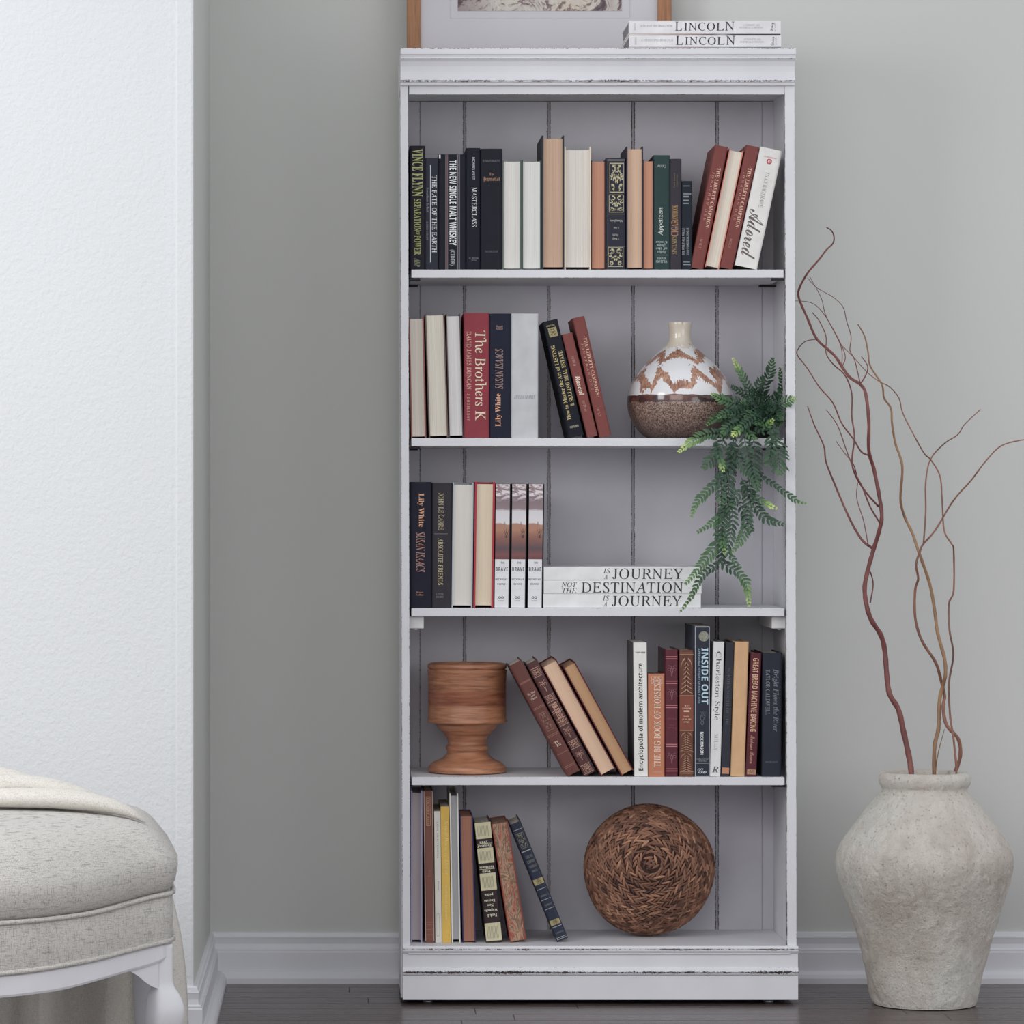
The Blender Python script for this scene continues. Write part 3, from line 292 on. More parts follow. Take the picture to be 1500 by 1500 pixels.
74: [191,[75,346,72,335,92,333,106,330,113,324,116,313,115,302,110,282,51,57,38,20,31,10,21,7,12,10,9,20,11,50,6,58,-2,63,-12,65,-22,62,-31,57,-36,48,-38,37,-34,19,-24,5,-6,-4,16,-8,49,-1,76,19,97,53,114,100,165,296,172,317,182,329,195,334,215,336,218,346]],
75: [338,[63,346,61,336,78,334,89,330,96,323,98,312,97,302,94,287,31,54,26,38,20,27,13,19,5,14,-7,11,-23,10,-25,0,118,0,121,10,101,12,88,15,80,22,78,35,82,56,112,167,114,172,125,170,200,59,214,28,212,19,206,14,196,11,179,10,176,0,324,0,326,10,308,12,293,20,279,33,265,52,166,197,251,264,290,294,321,318,346,332,370,337,373,346,252,346,250,336,272,333,279,323,272,308,251,287,128,189,146,295,154,316,163,329,176,334,197,336,200,346]],
76: [334,[70,346,68,336,85,334,97,330,103,323,39,54,31,32,21,19,7,12,-16,10,-18,0,274,0,307,98,297,98,280,70,263,49,244,34,222,24,193,19,158,18,123,18,105,19,94,22,88,28,93,69,153,293,161,314,171,327,185,334,204,337,208,346]],
77: [439,[65,346,62,336,79,334,91,330,97,323,100,312,98,301,95,287,30,54,24,38,19,27,11,19,3,14,-9,11,-24,10,-27,0,85,0,88,10,70,12,58,16,52,23,50,36,51,53,57,77,117,293,156,0,163,0,358,292,296,62,290,43,284,29,276,19,268,14,256,10,242,9,240,0,377,0,379,10,362,12,350,16,343,23,341,34,346,60,408,292,416,313,426,327,439,334,462,336,465,346,370,346,194,81,158,346]],
78: [373,[63,346,61,336,78,333,89,326,96,315,97,293,31,54,23,32,13,19,-2,12,-23,10,-25,0,88,0,91,10,72,12,60,15,53,21,51,32,56,62,115,278,252,-8,261,-8,343,292,348,308,354,320,361,328,371,333,382,335,396,336,399,346,286,346,283,336,302,334,314,331,321,325,324,314,318,284,263,81,136,346]],
79: [385,[238,354,205,350,173,340,142,325,113,304,86,280,63,252,43,221,29,188,19,154,16,121,20,84,32,52,52,27,78,8,111,-4,149,-8,204,0,253,24,276,42,298,63,317,87,334,113,348,140,359,169,366,197,368,225,364,261,352,293,333,318,308,338,275,350],[212,335,239,339,270,333,293,315,307,286,312,247,309,213,303,179,293,146,279,114,263,85,244,60,222,38,199,22,175,11,150,8,117,14,93,32,78,62,73,102,74,130,79,157,86,185,97,213,115,248,136,279,159,304,185,323]],
80: [300,[63,346,61,336,78,334,89,330,96,323,98,312,97,301,94,287,31,54,23,32,14,19,0,12,-23,10,-25,0,120,0,123,10,102,12,89,15,81,22,80,48,110,160,113,164,119,166,165,166,204,169,238,179,266,194,287,215,300,240,304,269,278,327,199,346],[169,330,182,331,211,327,232,317,244,298,248,271,241,233,221,205,189,187,144,181,120,196,148,302,154,317,160,326]],
82: [335,[63,346,61,336,78,334,89,330,96,323,98,312,97,301,94,287,32,54,24,33,14,20,0,12,-23,10,-25,0,118,0,121,10,99,11,88,15,81,22,79,34,81,47,85,66,114,172,165,170,234,0,311,0,314,10,296,13,284,23,273,40,262,64,216,175,290,212,315,271,308,303,289,326,256,341,210,346],[187,330,240,315,258,271,251,236,230,209,196,192,151,186,118,188,147,297,151,309,155,318,160,324,167,327]],
83: [274,[165,354,137,351,113,342,93,328,78,310,69,288,66,263,68,242,76,221,91,199,115,173,163,117,170,104,174,91,176,78,173,59,167,42,156,28,143,17,127,10,109,8,76,15,51,34,35,66,29,109,19,109,2,-6,11,-6,19,6,81,-3,114,-7,144,-4,171,6,193,22,210,42,220,67,224,94,217,133,196,167,150,217,136,233,125,249,117,265,115,280,119,304,131,322,149,334,173,338,200,332,220,316,233,288,238,251,246,251,262,352,252,352,244,343,199,350]],
84: [312,[55,346,33,263,44,262,52,284,63,301,76,313,94,322,116,326,145,328,158,328,168,326,172,320,170,311,104,67,97,46,90,31,82,21,72,14,59,11,39,10,37,0,194,0,197,10,171,11,158,15,150,21,148,32,149,47,155,69,222,315,237,328,258,328,287,325,306,316,315,300,318,261,327,261,343,346]],
85: [366,[53,346,51,337,71,335,84,331,91,324,93,312,92,303,89,289,48,135,41,106,39,84,46,47,68,18,103,-1,149,-8,186,-4,217,5,242,21,263,46,280,79,295,122,333,266,348,313,364,331,388,337,395,337,396,346,280,346,278,337,297,335,309,330,315,321,318,307,316,288,310,264,275,135,261,88,247,59,231,41,212,28,188,20,161,17,130,21,108,34,93,54,89,82,91,106,101,144,138,284,146,308,157,325,171,334,197,337,199,346]],
86: [325,[30,346,28,336,52,334,64,327,70,314,72,294,60,-8,71,-8,318,286,336,308,352,323,366,333,385,346,278,346,276,336,292,335,303,333,309,328,311,320,305,305,286,279,111,71,121,288,123,312,130,327,142,335,166,337,169,346]],
87: [441,[32,346,30,337,51,334,65,327,72,314,73,294,62,-8,71,-8,238,231,228,-8,238,-8,434,284,450,307,465,323,479,333,497,346,392,346,389,337,416,332,425,321,420,303,406,277,281,90,289,282,290,302,293,317,298,327,305,333,316,336,331,337,334,346,201,346,199,337,221,334,233,327,239,314,241,295,239,264,114,86,123,288,125,312,132,327,144,335,168,337,171,346]],
89: [307,[13,346,10,336,26,335,40,331,51,323,61,311,70,295,79,273,124,150,97,49,93,36,88,26,81,18,71,14,57,11,39,9,36,0,189,0,192,9,169,10,155,13,146,19,144,30,175,153,292,285,312,307,330,323,345,332,359,335,362,346,243,346,240,336,271,332,279,326,281,318,279,309,273,298,262,284,248,267,167,175,124,293,119,315,121,325,128,331,141,334,159,336,163,346]],
97: [255,[137,236,101,228,67,204,36,170,14,131,0,89,-5,48,-2,25,6,8,20,-3,37,-6,63,0,89,17,114,46,142,88,129,42,125,17,130,0,146,-6,179,9,217,54,210,60,188,34,174,26,167,28,165,33,167,47,172,67,218,230,180,230,173,209,161,229],[114,216,138,223,157,215,163,192,161,172,156,150,148,127,138,105,126,84,113,65,100,48,86,36,73,27,61,25,45,32,40,55,41,72,44,91,48,110,55,131,72,169,92,198]],
99: [222,[149,236,111,230,76,213,54,196,36,177,20,154,9,130,2,106,-1,81,4,45,19,17,43,0,74,-6,126,9,178,53,170,61,130,28,91,17,72,21,57,34,47,54,44,80,48,112,59,146,75,177,97,202,121,217,147,223,160,221,152,190,157,175,174,170,184,172,192,178,197,187,199,199,195,213,185,225,169,233]],
100: [264,[252,363,243,361,228,357,205,351,176,348,174,339,192,338,200,336,204,331,181,219,167,231,143,236,126,234,109,229,91,220,74,208,52,187,33,162,16,135,4,107,-4,80,-7,55,-3,29,7,10,24,-2,46,-6,73,0,99,16,124,44,150,84,140,46,136,20,142,1,162,-6,179,-2,196,9,214,27,236,54,228,60,203,32,186,23,177,25,174,33,179,60,255,349],[123,218,148,224,158,222,166,216,171,206,173,193,171,173,166,152,158,129,148,106,136,84,123,64,109,46,95,32,81,23,68,21,55,23,46,31,40,42,38,58,43,92,56,133,75,171,98,200]],
101: [214,[146,236,110,229,75,211,53,193,34,172,19,148,7,123,-1,98,-3,73,2,40,16,16,37,0,66,-5,96,-2,123,9,148,27,172,53,165,61,125,29,89,19,54,32,42,73,46,106,109,120,155,141,183,168,192,198,189,214,180,226,165,233],[118,219,134,222,148,217,152,202,145,173,125,148,92,129,48,118,58,146,71,171,86,192,102,209]],
102: [148,[161,363,129,355,100,334,77,300,62,254,56,227,9,227,5,211,53,211,10,-19,6,-38,-8,-81,-18,-95,-31,-100,-35,-99,-33,-81,-37,-69,-50,-65,-63,-70,-68,-87,-66,-97,-59,-106,-49,-112,-36,-114,-3,-101,25,-64,37,-34,50,6,62,54,75,112,95,211,154,211,157,227,98,227,111,286,128,333,153,349,167,309,181,304,199,310,205,327,202,341,193,352,179,360]],
104: [300,[54,380,49,359,53,359,79,353,88,336,84,309,19,0,65,0,92,128,105,164,129,203,158,231,187,241,204,233,210,211,186,92,183,73,181,45,184,24,193,9,208,-2,227,-5,256,2,288,24,279,38,262,29,247,27,233,33,229,51,249,162,258,217,244,259,204,273,155,256,112,205,106,205,126,288,146,380]],
105: [132,[91,345,82,343,73,337,67,328,66,319,67,309,73,301,82,295,91,293,101,295,110,300,115,308,117,319,115,328,109,337,101,343],[15,223,13,214,27,213,37,210,43,205,41,180,9,64,0,22,6,1,25,-6,63,9,104,55,97,62,72,34,54,24,46,28,43,39,47,59,96,221,96,234]],
107: [252,[49,349,46,339,65,338,73,336,78,332,79,324,77,309,-10,0,31,0,58,96,90,120,120,47,130,23,140,7,149,-2,162,-6,177,-2,195,9,213,26,232,51,224,59,202,35,185,27,177,29,170,35,164,44,160,54,122,144,183,190,218,211,251,228,151,228,147,219,165,216,171,209,164,196,145,179,62,117]],
108: [128,[45,351,44,342,59,340,69,338,74,332,76,322,73,307,10,74,-2,20,0,9,5,1,13,-4,24,-6,39,-2,58,9,78,27,99,54,91,61,67,34,51,26,44,28,42,37,43,46,47,62,125,347]],
109: [410,[70,231,47,226,15,223,13,214,28,212,38,210,44,204,46,196,37,158,-10,0,30,0,47,52,55,75,64,96,74,115,85,133,100,154,116,171,132,185,146,196,159,202,169,205,179,201,183,192,181,174,175,151,131,0,170,0,178,27,187,54,197,78,208,102,224,131,242,156,259,176,277,192,292,201,306,205,317,201,321,190,319,179,316,163,286,58,282,39,280,23,286,2,305,-6,342,10,379,57,372,65,340,28,332,26,325,29,325,49,357,166,364,205,356,228,334,235,276,211,212,137,223,180,226,206,219,228,196,235,137,209,68,132,96,234]],
110: [271,[15,221,13,212,31,211,40,209,44,204,46,196,44,183,40,165,-9,0,32,0,50,61,69,106,79,123,92,141,105,158,119,173,132,186,145,196,157,202,168,205,177,201,181,189,176,161,146,49,141,21,142,9,147,1,155,-5,166,-7,203,10,240,62,232,68,210,36,193,25,185,28,183,37,189,66,218,166,225,207,218,228,196,235,171,228,140,209,106,177,69,132,99,229]],
111: [261,[150,236,123,232,95,222,69,205,46,184,26,160,10,133,0,104,-3,76,3,42,19,16,45,0,79,-6,116,0,152,17,174,34,194,55,210,78,223,103,231,128,234,154,228,187,211,213,185,230],[123,217,147,223,179,209,190,169,187,143,181,116,171,89,157,64,141,41,124,24,104,12,84,9,66,12,53,22,44,39,42,62,46,98,58,137,76,172,99,199]],
112: [254,[169,236,125,223,84,186,15,222,12,213,29,211,39,209,43,204,41,175,-22,-65,-28,-83,-36,-94,-49,-99,-69,-102,-72,-111,55,-111,57,-103,38,-102,27,-99,19,-93,17,-85,37,4,54,-3,75,-6,104,-2,132,10,158,28,181,51,201,78,216,108,226,138,229,168,225,196,213,218,194,231],[124,207,149,213,164,210,175,202,182,188,185,170,182,142,175,114,164,87,151,61,134,39,116,22,96,11,75,7,54,13,47,30,68,121,82,159,101,188]],
114: [167,[88,236,11,221,10,212,25,210,35,208,40,202,42,193,40,178,34,156,-10,0,31,0,71,117,127,200,129,191,134,185,141,180,149,179,160,181,169,188,175,198,177,211,175,221,171,229,164,234,155,236,118,210,67,134,93,229,92,234]],
115: [185,[92,236,67,231,47,219,34,200,30,177,31,165,34,154,40,142,78,89,90,69,94,51,91,33,82,20,69,11,53,8,33,12,18,26,7,48,3,79,-6,79,-16,-3,-7,-3,-3,3,5,5,13,3,39,-5,58,-6,79,-4,97,4,112,15,124,30,131,47,134,66,132,78,128,91,123,103,86,155,72,176,68,194,70,205,76,214,86,220,97,223,130,207,146,160,154,160,164,234,156,234,152,227,144,225,135,226,124,231,110,234]],
116: [139,[101,292,61,243,16,221,15,211,49,211,1,20,7,0,25,-6,61,8,100,51,93,59,69,32,54,23,47,26,45,34,46,44,49,58,90,211,132,211,136,227,94,227,113,292]],
117: [271,[12,223,10,214,25,213,35,211,40,206,38,170,14,86,3,28,5,14,11,3,21,-4,34,-6,64,1,95,24,127,61,164,114,148,61,142,38,141,20,147,1,166,-6,204,9,242,56,235,62,212,34,194,24,186,27,184,35,185,48,190,69,234,230,195,230,184,190,169,151,151,116,132,86,112,60,92,41,74,28,59,24,48,28,44,40,53,80]],
121: [201,[47,236,37,234,-16,223,-18,214,-3,212,8,206,16,196,22,182,33,131,59,-5,26,-52,7,-74,-7,-81,-15,-80,-29,-74,-36,-73,-45,-74,-52,-79,-56,-85,-58,-93,-56,-102,-51,-108,-43,-113,-33,-114,-19,-111,-5,-102,12,-88,29,-70,47,-49,64,-25,82,0,99,26,115,52,155,118,178,166,186,203,184,216,178,227,170,233,160,235,150,234,143,229,139,223,137,215,138,206,159,185,162,174,92,43,63,192,54,225]],
122: [198,[173,228,162,222,148,220,55,235,42,231,30,222,20,205,12,182,19,178,26,189,33,196,42,200,53,202,66,200,94,192,111,191,126,192,141,194,-24,14,-30,7,-32,2,-30,-2,-5,8,10,12,28,9,107,-6,119,-5,130,-1,139,6,148,18,156,35,164,60,156,64,140,39,117,31,102,32,68,39,49,41,34,40,20,37,186,220,190,234]],
},
'sans': {
46: [110,[55,56,33,47,25,26,33,4,55,-5,76,4,85,26,76,47]],
66: [325,[49,357,49,0,174,0,225,7,265,27,290,59,298,102,295,127,288,147,275,163,259,174,239,182,218,187,218,190,247,199,269,216,282,240,286,269,277,310,252,337,209,352,151,357],[94,319,153,319,192,315,219,306,234,289,240,264,235,238,223,220,198,209,160,205,94,205],[94,168,162,168,204,163,231,150,245,130,250,105,245,78,232,57,206,43,166,38,94,38]],
67: [316,[202,362,151,356,109,339,75,311,50,274,35,230,31,179,35,127,49,82,72,45,104,18,145,1,195,-5,222,-4,245,-2,266,3,287,10,287,49,266,43,246,39,224,36,201,35,147,44,109,73,86,119,78,179,86,238,111,284,150,313,202,323,225,321,246,317,265,310,282,303,301,341,255,357]],
69: [278,[49,357,49,0,248,0,248,40,94,40,94,167,239,167,239,206,94,206,94,318,248,318,248,357]],
71: [364,[216,362,161,356,116,339,79,312,53,275,36,231,31,179,35,126,50,81,75,44,108,17,150,1,202,-5,237,-4,269,-1,298,5,327,14,327,189,204,189,204,149,282,149,282,43,252,37,234,35,212,34,169,39,135,52,109,74,91,103,81,138,78,179,86,238,113,284,156,313,213,323,238,321,262,317,285,310,305,302,322,341,298,350,272,357,245,361]],
72: [371,[49,357,49,0,94,0,94,167,277,167,277,0,322,0,322,357,277,357,277,206,94,206,94,357]],
73: [170,[20,357,20,331,62,321,62,36,20,26,20,0,149,0,149,26,107,36,107,321,149,331,149,357]],
75: [310,[49,357,49,0,94,0,94,139,130,171,257,0,310,0,163,202,304,357,252,357,155,249,94,181,94,357]],
76: [262,[49,357,49,0,250,0,250,40,94,40,94,357]],
77: [454,[49,357,49,0,90,0,90,217,87,313,89,313,206,0,243,0,362,312,364,312,361,245,361,220,361,0,405,0,405,357,339,357,227,65,225,65,115,357]],
78: [380,[49,357,49,0,90,0,90,200,90,227,86,297,88,297,279,0,332,0,332,357,290,357,290,156,293,62,291,62,101,357]],
79: [390,[196,363,145,357,103,340,71,312,49,275,35,231,31,180,35,128,49,83,71,46,103,18,145,1,196,-5,245,1,286,18,318,46,341,82,355,127,360,179,355,231,341,276,318,312,286,340,245,357],[143,313,196,323,248,313,285,285,306,239,312,179,306,119,285,73,248,44,196,34,143,44,107,73,85,119,78,179,85,239,107,285]],
80: [302,[49,357,49,0,94,0,94,139,135,139,182,143,219,155,246,173,264,197,274,223,277,252,269,296,245,330,204,350,143,357],[94,319,139,319,180,314,209,302,225,280,231,250,224,216,206,194,174,182,130,178,94,178]],
82: [311,[49,357,49,0,94,0,94,148,165,148,251,0,304,0,206,160,223,168,240,178,255,191,267,208,274,229,277,256,269,300,245,332,205,351,147,357],[94,318,145,318,183,314,210,303,225,283,231,254,226,224,211,203,185,190,147,186,94,186]],
83: [274,[144,362,112,359,85,351,62,338,45,320,34,297,30,271,36,234,53,206,82,183,122,165,151,154,173,143,188,133,199,121,204,108,206,92,201,68,186,50,161,38,126,34,97,36,70,41,46,47,26,55,26,12,45,5,68,-1,95,-4,124,-5,176,2,217,22,242,53,251,96,248,121,240,142,226,159,207,174,183,187,127,209,108,219,93,229,83,241,77,254,76,271,80,292,93,308,114,319,143,323,166,321,188,317,209,311,229,304,243,342,221,350,198,357,172,361]],
84: [278,[5,357,5,318,117,318,117,0,162,0,162,318,273,318,273,357]],
86: [300,[0,357,128,0,173,0,300,357,252,357,173,129,165,107,159,87,150,50,141,87,135,107,128,128,47,357]],
87: [465,[6,357,101,0,146,0,214,233,220,255,231,305,249,234,318,0,364,0,459,357,412,357,357,140,339,54,336,73,332,94,326,117,320,140,254,357,208,357,145,142,138,119,133,97,129,74,126,54,114,116,109,139,53,357]],
97: [281,[144,273,119,271,94,266,72,258,53,250,66,217,83,224,102,231,121,235,142,237,165,234,183,224,193,206,197,178,197,162,152,160,95,153,55,136,31,110,23,75,29,39,47,14,74,0,108,-5,138,-2,161,6,180,19,198,38,200,38,208,0,240,0,240,183,234,223,217,251,187,267],[115,125,157,130,197,131,197,107,191,73,174,49,149,35,118,31,98,33,82,41,72,54,69,74,73,97,88,114]],
98: [307,[43,380,43,0,74,0,83,34,87,34,100,19,118,7,141,-2,170,-5,214,4,250,30,272,73,280,134,272,194,250,238,215,264,170,273,141,270,118,261,100,248,87,233,84,233,87,288,87,380],[126,230,162,236,216,211,235,135,230,90,217,58,194,38,163,32,126,38,103,58,91,90,91,180,103,212]],
100: [307,[221,380,221,273,224,234,221,234,207,249,189,262,166,270,138,273,93,264,58,238,35,194,28,134,35,73,58,30,93,4,138,-5,166,-2,189,7,207,20,221,36,223,36,230,0,265,0,265,380],[113,229,144,237,182,230,205,210,217,177,222,133,222,125,217,84,204,55,181,37,145,32,113,38,91,58,77,90,73,133,77,175,91,208]],
101: [282,[146,273,113,269,84,256,60,235,42,208,31,173,28,132,32,91,44,57,63,30,89,11,121,-1,157,-5,182,-4,204,-1,224,5,245,13,245,51,224,43,204,37,183,34,159,33,123,38,96,56,79,85,73,126,257,126,257,152,253,186,243,216,227,240,205,258,178,269],[146,237,175,232,195,216,206,191,211,161,74,161,81,193,96,217,117,232]],
103: [307,[138,273,92,264,57,235,35,191,28,134,35,75,57,32,92,4,138,-5,187,5,221,36,222,-8,217,-39,202,-63,178,-78,148,-84,93,-78,49,-62,49,-103,91,-116,145,-120,198,-113,236,-91,258,-55,265,-5,265,268,230,268,224,233,222,233,205,250,185,263,163,271],[114,229,144,236,179,230,203,212,217,181,222,134,222,123,217,81,204,53,180,36,145,31,114,38,91,57,78,89,73,133,78,177,92,209]],
104: [309,[43,380,43,0,87,0,87,139,91,180,103,211,127,230,165,236,210,220,225,172,225,0,269,0,269,175,262,219,244,249,213,267,171,273,145,270,122,262,102,249,87,231,84,231,86,249,87,269,87,380]],
108: [129,[43,380,43,0,87,0,87,380]],
110: [309,[172,273,147,270,123,263,103,250,87,232,85,232,78,268,43,268,43,0,87,0,87,139,91,181,104,211,127,230,165,236,210,220,225,172,225,0,269,0,269,175,262,219,244,250,214,267]],
111: [302,[152,273,101,264,61,237,36,193,28,135,32,93,44,59,62,31,87,11,117,-1,151,-5,202,4,242,32,267,75,275,135,272,176,260,210,241,237,216,257,186,269],[116,229,151,236,187,229,211,209,225,177,230,135,225,92,211,59,187,38,152,32,116,38,92,59,78,92,73,135,78,177,92,209]],
114: [207,[168,273,141,269,119,257,100,240,86,219,84,219,79,268,43,268,43,0,87,0,87,143,89,168,97,190,110,208,126,222,145,230,165,233,194,230,199,270]],
115: [240,[126,273,85,268,53,255,32,232,26,202,28,182,36,166,48,153,64,142,84,132,132,113,149,104,161,96,169,88,173,80,175,70,171,54,160,41,140,33,111,31,88,32,65,37,44,44,26,52,26,12,43,5,62,-1,84,-4,110,-5,154,0,188,15,210,40,217,74,215,94,208,110,196,123,180,134,160,144,114,163,96,171,83,178,74,186,69,194,68,205,71,218,82,228,99,235,123,237,142,236,161,232,179,227,197,220,212,255,192,263,172,268,150,272]],
116: [181,[64,330,47,273,8,255,8,234,46,234,46,78,49,49,57,28,70,12,86,2,104,-3,125,-5,170,3,170,37,132,31,115,34,102,43,93,58,90,79,90,234,168,234,168,268,90,268,90,330]],
118: [254,[0,268,102,0,152,0,254,268,207,268,150,110,128,39,126,39,47,268]],
119: [393,[6,269,79,1,129,1,177,151,183,172,195,223,197,223,209,172,216,152,262,1,313,1,388,269,343,269,305,126,289,61,287,46,285,46,282,62,221,269,173,269,126,118,108,46,106,46,88,126,51,269]],
},
'sansb': {
40: [162,[129,347,58,241,32,116,58,-9,129,-115,156,-115,101,-9,84,116,101,241,156,347]],
41: [162,[6,347,60,241,78,116,60,-9,6,-115,33,-115,103,-9,130,116,103,241,33,347]],
65: [345,[126,359,0,0,82,0,108,85,238,85,264,0,345,0,219,359],[173,303,193,232,220,149,127,149]],
66: [336,[45,357,45,0,179,0,233,7,275,28,301,60,310,104,307,129,301,149,291,164,278,175,263,182,246,187,246,190,269,198,286,215,297,238,301,267,291,309,264,337,219,352,156,357],[121,295,161,295,189,293,208,286,219,274,223,257,220,239,210,226,192,218,165,216,121,216],[121,156,168,156,198,152,217,143,228,129,231,111,228,91,218,76,199,66,170,62,121,62]],
67: [319,[197,362,147,356,105,339,72,311,49,274,34,229,29,178,33,126,46,82,68,45,99,18,139,1,190,-5,217,-4,241,-1,264,5,288,14,288,77,263,69,240,63,218,59,197,58,156,66,128,89,112,127,107,178,113,228,130,267,158,291,197,299,216,297,236,292,256,284,277,275,301,337,276,347,250,355,223,360]],
68: [370,[45,357,45,0,146,0,228,11,290,46,328,103,341,182,335,235,318,278,291,312,254,337,209,352,157,357],[121,295,161,295,205,288,237,267,256,232,263,180,235,92,153,62,121,62]],
69: [280,[45,357,45,0,251,0,251,62,121,62,121,155,242,155,242,217,121,217,121,295,251,295,251,357]],
70: [274,[45,357,45,0,120,0,120,141,241,141,241,203,120,203,120,295,250,295,250,357]],
71: [362,[216,362,160,356,114,340,77,312,51,276,34,231,29,179,40,100,72,42,124,7,195,-5,231,-4,264,1,293,7,322,16,322,201,181,201,181,138,248,138,248,63,200,58,170,62,147,73,129,91,117,116,109,145,107,178,110,212,120,242,136,266,158,284,184,295,215,299,238,298,259,294,279,287,297,280,322,340,298,349,272,356,244,361]],
72: [383,[45,357,45,0,121,0,121,154,262,154,262,0,338,0,338,357,262,357,262,217,121,217,121,357]],
73: [195,[16,357,16,314,60,294,60,63,16,43,16,0,179,0,179,43,135,63,135,294,179,314,179,357]],
75: [332,[45,357,45,0,121,0,121,128,153,151,246,0,332,0,207,199,331,357,247,357,151,236,121,194,121,357]],
76: [283,[45,357,45,0,266,0,266,62,121,62,121,357]],
77: [472,[45,357,45,0,113,0,113,166,108,280,110,280,196,0,266,0,358,280,360,280,356,169,356,0,427,0,427,357,324,357,234,84,233,84,148,357]],
78: [407,[45,357,45,0,113,0,113,168,112,194,108,270,110,270,266,0,362,0,362,357,294,357,294,188,297,90,296,90,141,357]],
79: [398,[200,363,146,357,103,340,70,312,47,276,34,231,29,180,34,128,47,83,70,46,103,18,146,1,199,-5,252,1,295,18,328,46,351,82,364,127,369,179,364,231,351,276,328,312,295,340,252,357],[158,292,200,300,241,292,269,268,284,229,290,179,284,129,269,91,241,67,199,59,158,67,130,91,114,129,109,179,114,229,130,268]],
80: [314,[45,357,45,0,121,0,121,127,153,127,200,131,235,144,261,163,279,187,288,215,292,246,284,292,260,327,219,350,159,357],[121,295,155,295,200,282,215,243,210,218,196,202,174,192,146,189,121,189]],
82: [330,[45,357,45,0,121,0,121,137,161,137,246,0,330,0,225,156,242,165,258,176,272,190,282,207,289,227,292,250,283,297,257,331,212,350,149,357],[121,295,144,295,176,292,198,284,211,270,215,248,211,227,199,211,177,202,145,199,121,199]],
83: [275,[148,362,98,355,60,335,35,303,27,261,29,238,36,219,45,202,57,189,71,177,85,168,139,141,162,128,177,114,182,96,179,80,170,68,154,60,130,58,103,60,76,67,49,76,23,87,23,16,71,0,124,-5,180,2,221,23,247,56,256,99,253,125,245,146,232,164,215,179,194,193,139,221,118,233,105,246,101,263,104,278,113,289,127,297,146,299,166,298,186,294,206,287,230,278,254,337,227,348,201,356,175,360]],
84: [290,[10,357,10,294,107,294,107,0,183,0,183,294,280,294,280,357]],
85: [378,[43,357,43,127,52,73,80,31,125,4,188,-5,233,-1,270,12,299,33,319,59,331,91,336,126,336,357,260,357,260,139,256,103,243,78,221,63,190,59,158,63,136,77,123,101,118,139,118,357]],
86: [325,[0,357,121,0,204,0,325,357,249,357,181,145,163,66,77,357]],
87: [484,[0,357,91,0,177,0,225,187,242,271,258,188,307,0,393,0,484,357,409,357,364,162,346,69,278,357,206,357,154,157,138,69,120,162,75,357]],
89: [312,[0,357,119,137,119,0,194,0,194,139,312,357,231,357,156,210,82,357]],
97: [302,[151,279,123,277,95,272,70,264,47,254,71,204,90,211,109,218,128,222,148,224,166,221,179,214,188,201,191,182,191,170,143,169,90,162,52,146,29,119,21,82,27,43,45,16,72,0,106,-5,136,-3,159,5,178,18,196,37,198,37,213,0,265,0,265,182,257,225,235,255,200,273],[162,126,191,127,191,104,186,81,174,64,156,53,134,50,119,51,108,57,100,66,98,81,101,99,112,113,131,122]],
98: [316,[39,380,39,0,96,0,109,30,114,30,126,17,142,6,162,-2,189,-5,232,4,265,31,287,76,294,137,287,198,266,242,233,269,191,278,164,275,143,266,126,253,114,238,111,238,114,292,114,380],[126,201,142,214,167,219,188,213,204,198,215,173,218,138,215,103,205,77,189,61,168,56,142,61,125,77,116,103,114,138,114,146,117,178]],
99: [257,[157,278,119,274,87,263,60,244,40,217,27,180,23,135,31,72,56,29,96,3,150,-5,176,-4,197,0,216,6,233,16,233,79,216,69,198,62,179,57,157,56,132,60,114,75,102,100,99,136,113,197,157,218,172,217,187,214,220,202,242,260,225,267,205,273,183,277]],
100: [316,[203,380,203,293,204,277,209,238,206,238,193,254,176,267,154,275,128,278,85,269,52,242,30,198,23,136,30,75,51,31,84,4,126,-5,152,-2,174,7,190,20,203,36,206,36,221,0,278,0,278,380],[151,218,178,212,196,197,205,171,208,136,208,128,205,96,195,73,178,59,152,55,129,60,112,75,102,100,98,135,102,170,112,196,129,212]],
101: [296,[152,278,115,274,84,262,58,242,39,214,27,178,23,135,27,91,41,57,62,29,90,10,124,-1,163,-5,192,-4,216,0,238,6,259,15,259,72,236,62,214,56,191,52,166,51,138,55,117,69,103,90,98,118,274,118,274,154,266,207,241,246,202,270],[132,222,152,225,175,221,191,209,201,190,204,168,100,168,105,193,116,211]],
102: [194,[148,383,120,381,96,375,77,364,63,347,54,324,51,293,51,273,10,253,10,217,51,217,51,0,126,0,126,217,190,217,190,273,126,273,126,290,127,303,133,314,142,321,156,324,197,317,216,371,203,375,187,379,168,382]],
104: [329,[39,380,39,0,114,0,114,128,117,167,126,195,144,213,173,219,206,204,217,160,217,0,291,0,291,178,284,223,264,254,233,272,193,278,169,276,148,269,129,256,114,238,110,238,114,303,114,380]],
105: [153,[77,380,61,378,48,372,39,361,36,344,39,326,48,315,61,309,77,307,92,309,105,315,114,326,117,344,114,361,105,372,92,378],[39,273,39,0,114,0,114,273]],
108: [153,[39,380,39,0,114,0,114,380]],
109: [491,[190,278,166,276,144,269,125,256,110,238,106,238,96,273,39,273,39,0,114,0,114,128,116,167,125,195,142,213,168,219,199,204,209,160,209,0,284,0,284,137,287,172,296,198,313,213,338,219,369,204,379,160,379,0,454,0,454,178,448,223,430,254,400,272,360,278,336,276,314,269,294,256,279,238,273,238,259,256,241,268,217,276]],
110: [329,[194,278,169,276,146,269,125,256,110,238,106,238,96,273,39,273,39,0,114,0,114,128,117,167,126,195,144,213,173,219,192,215,206,204,214,185,217,160,217,0,291,0,291,178,284,223,265,254,234,272]],
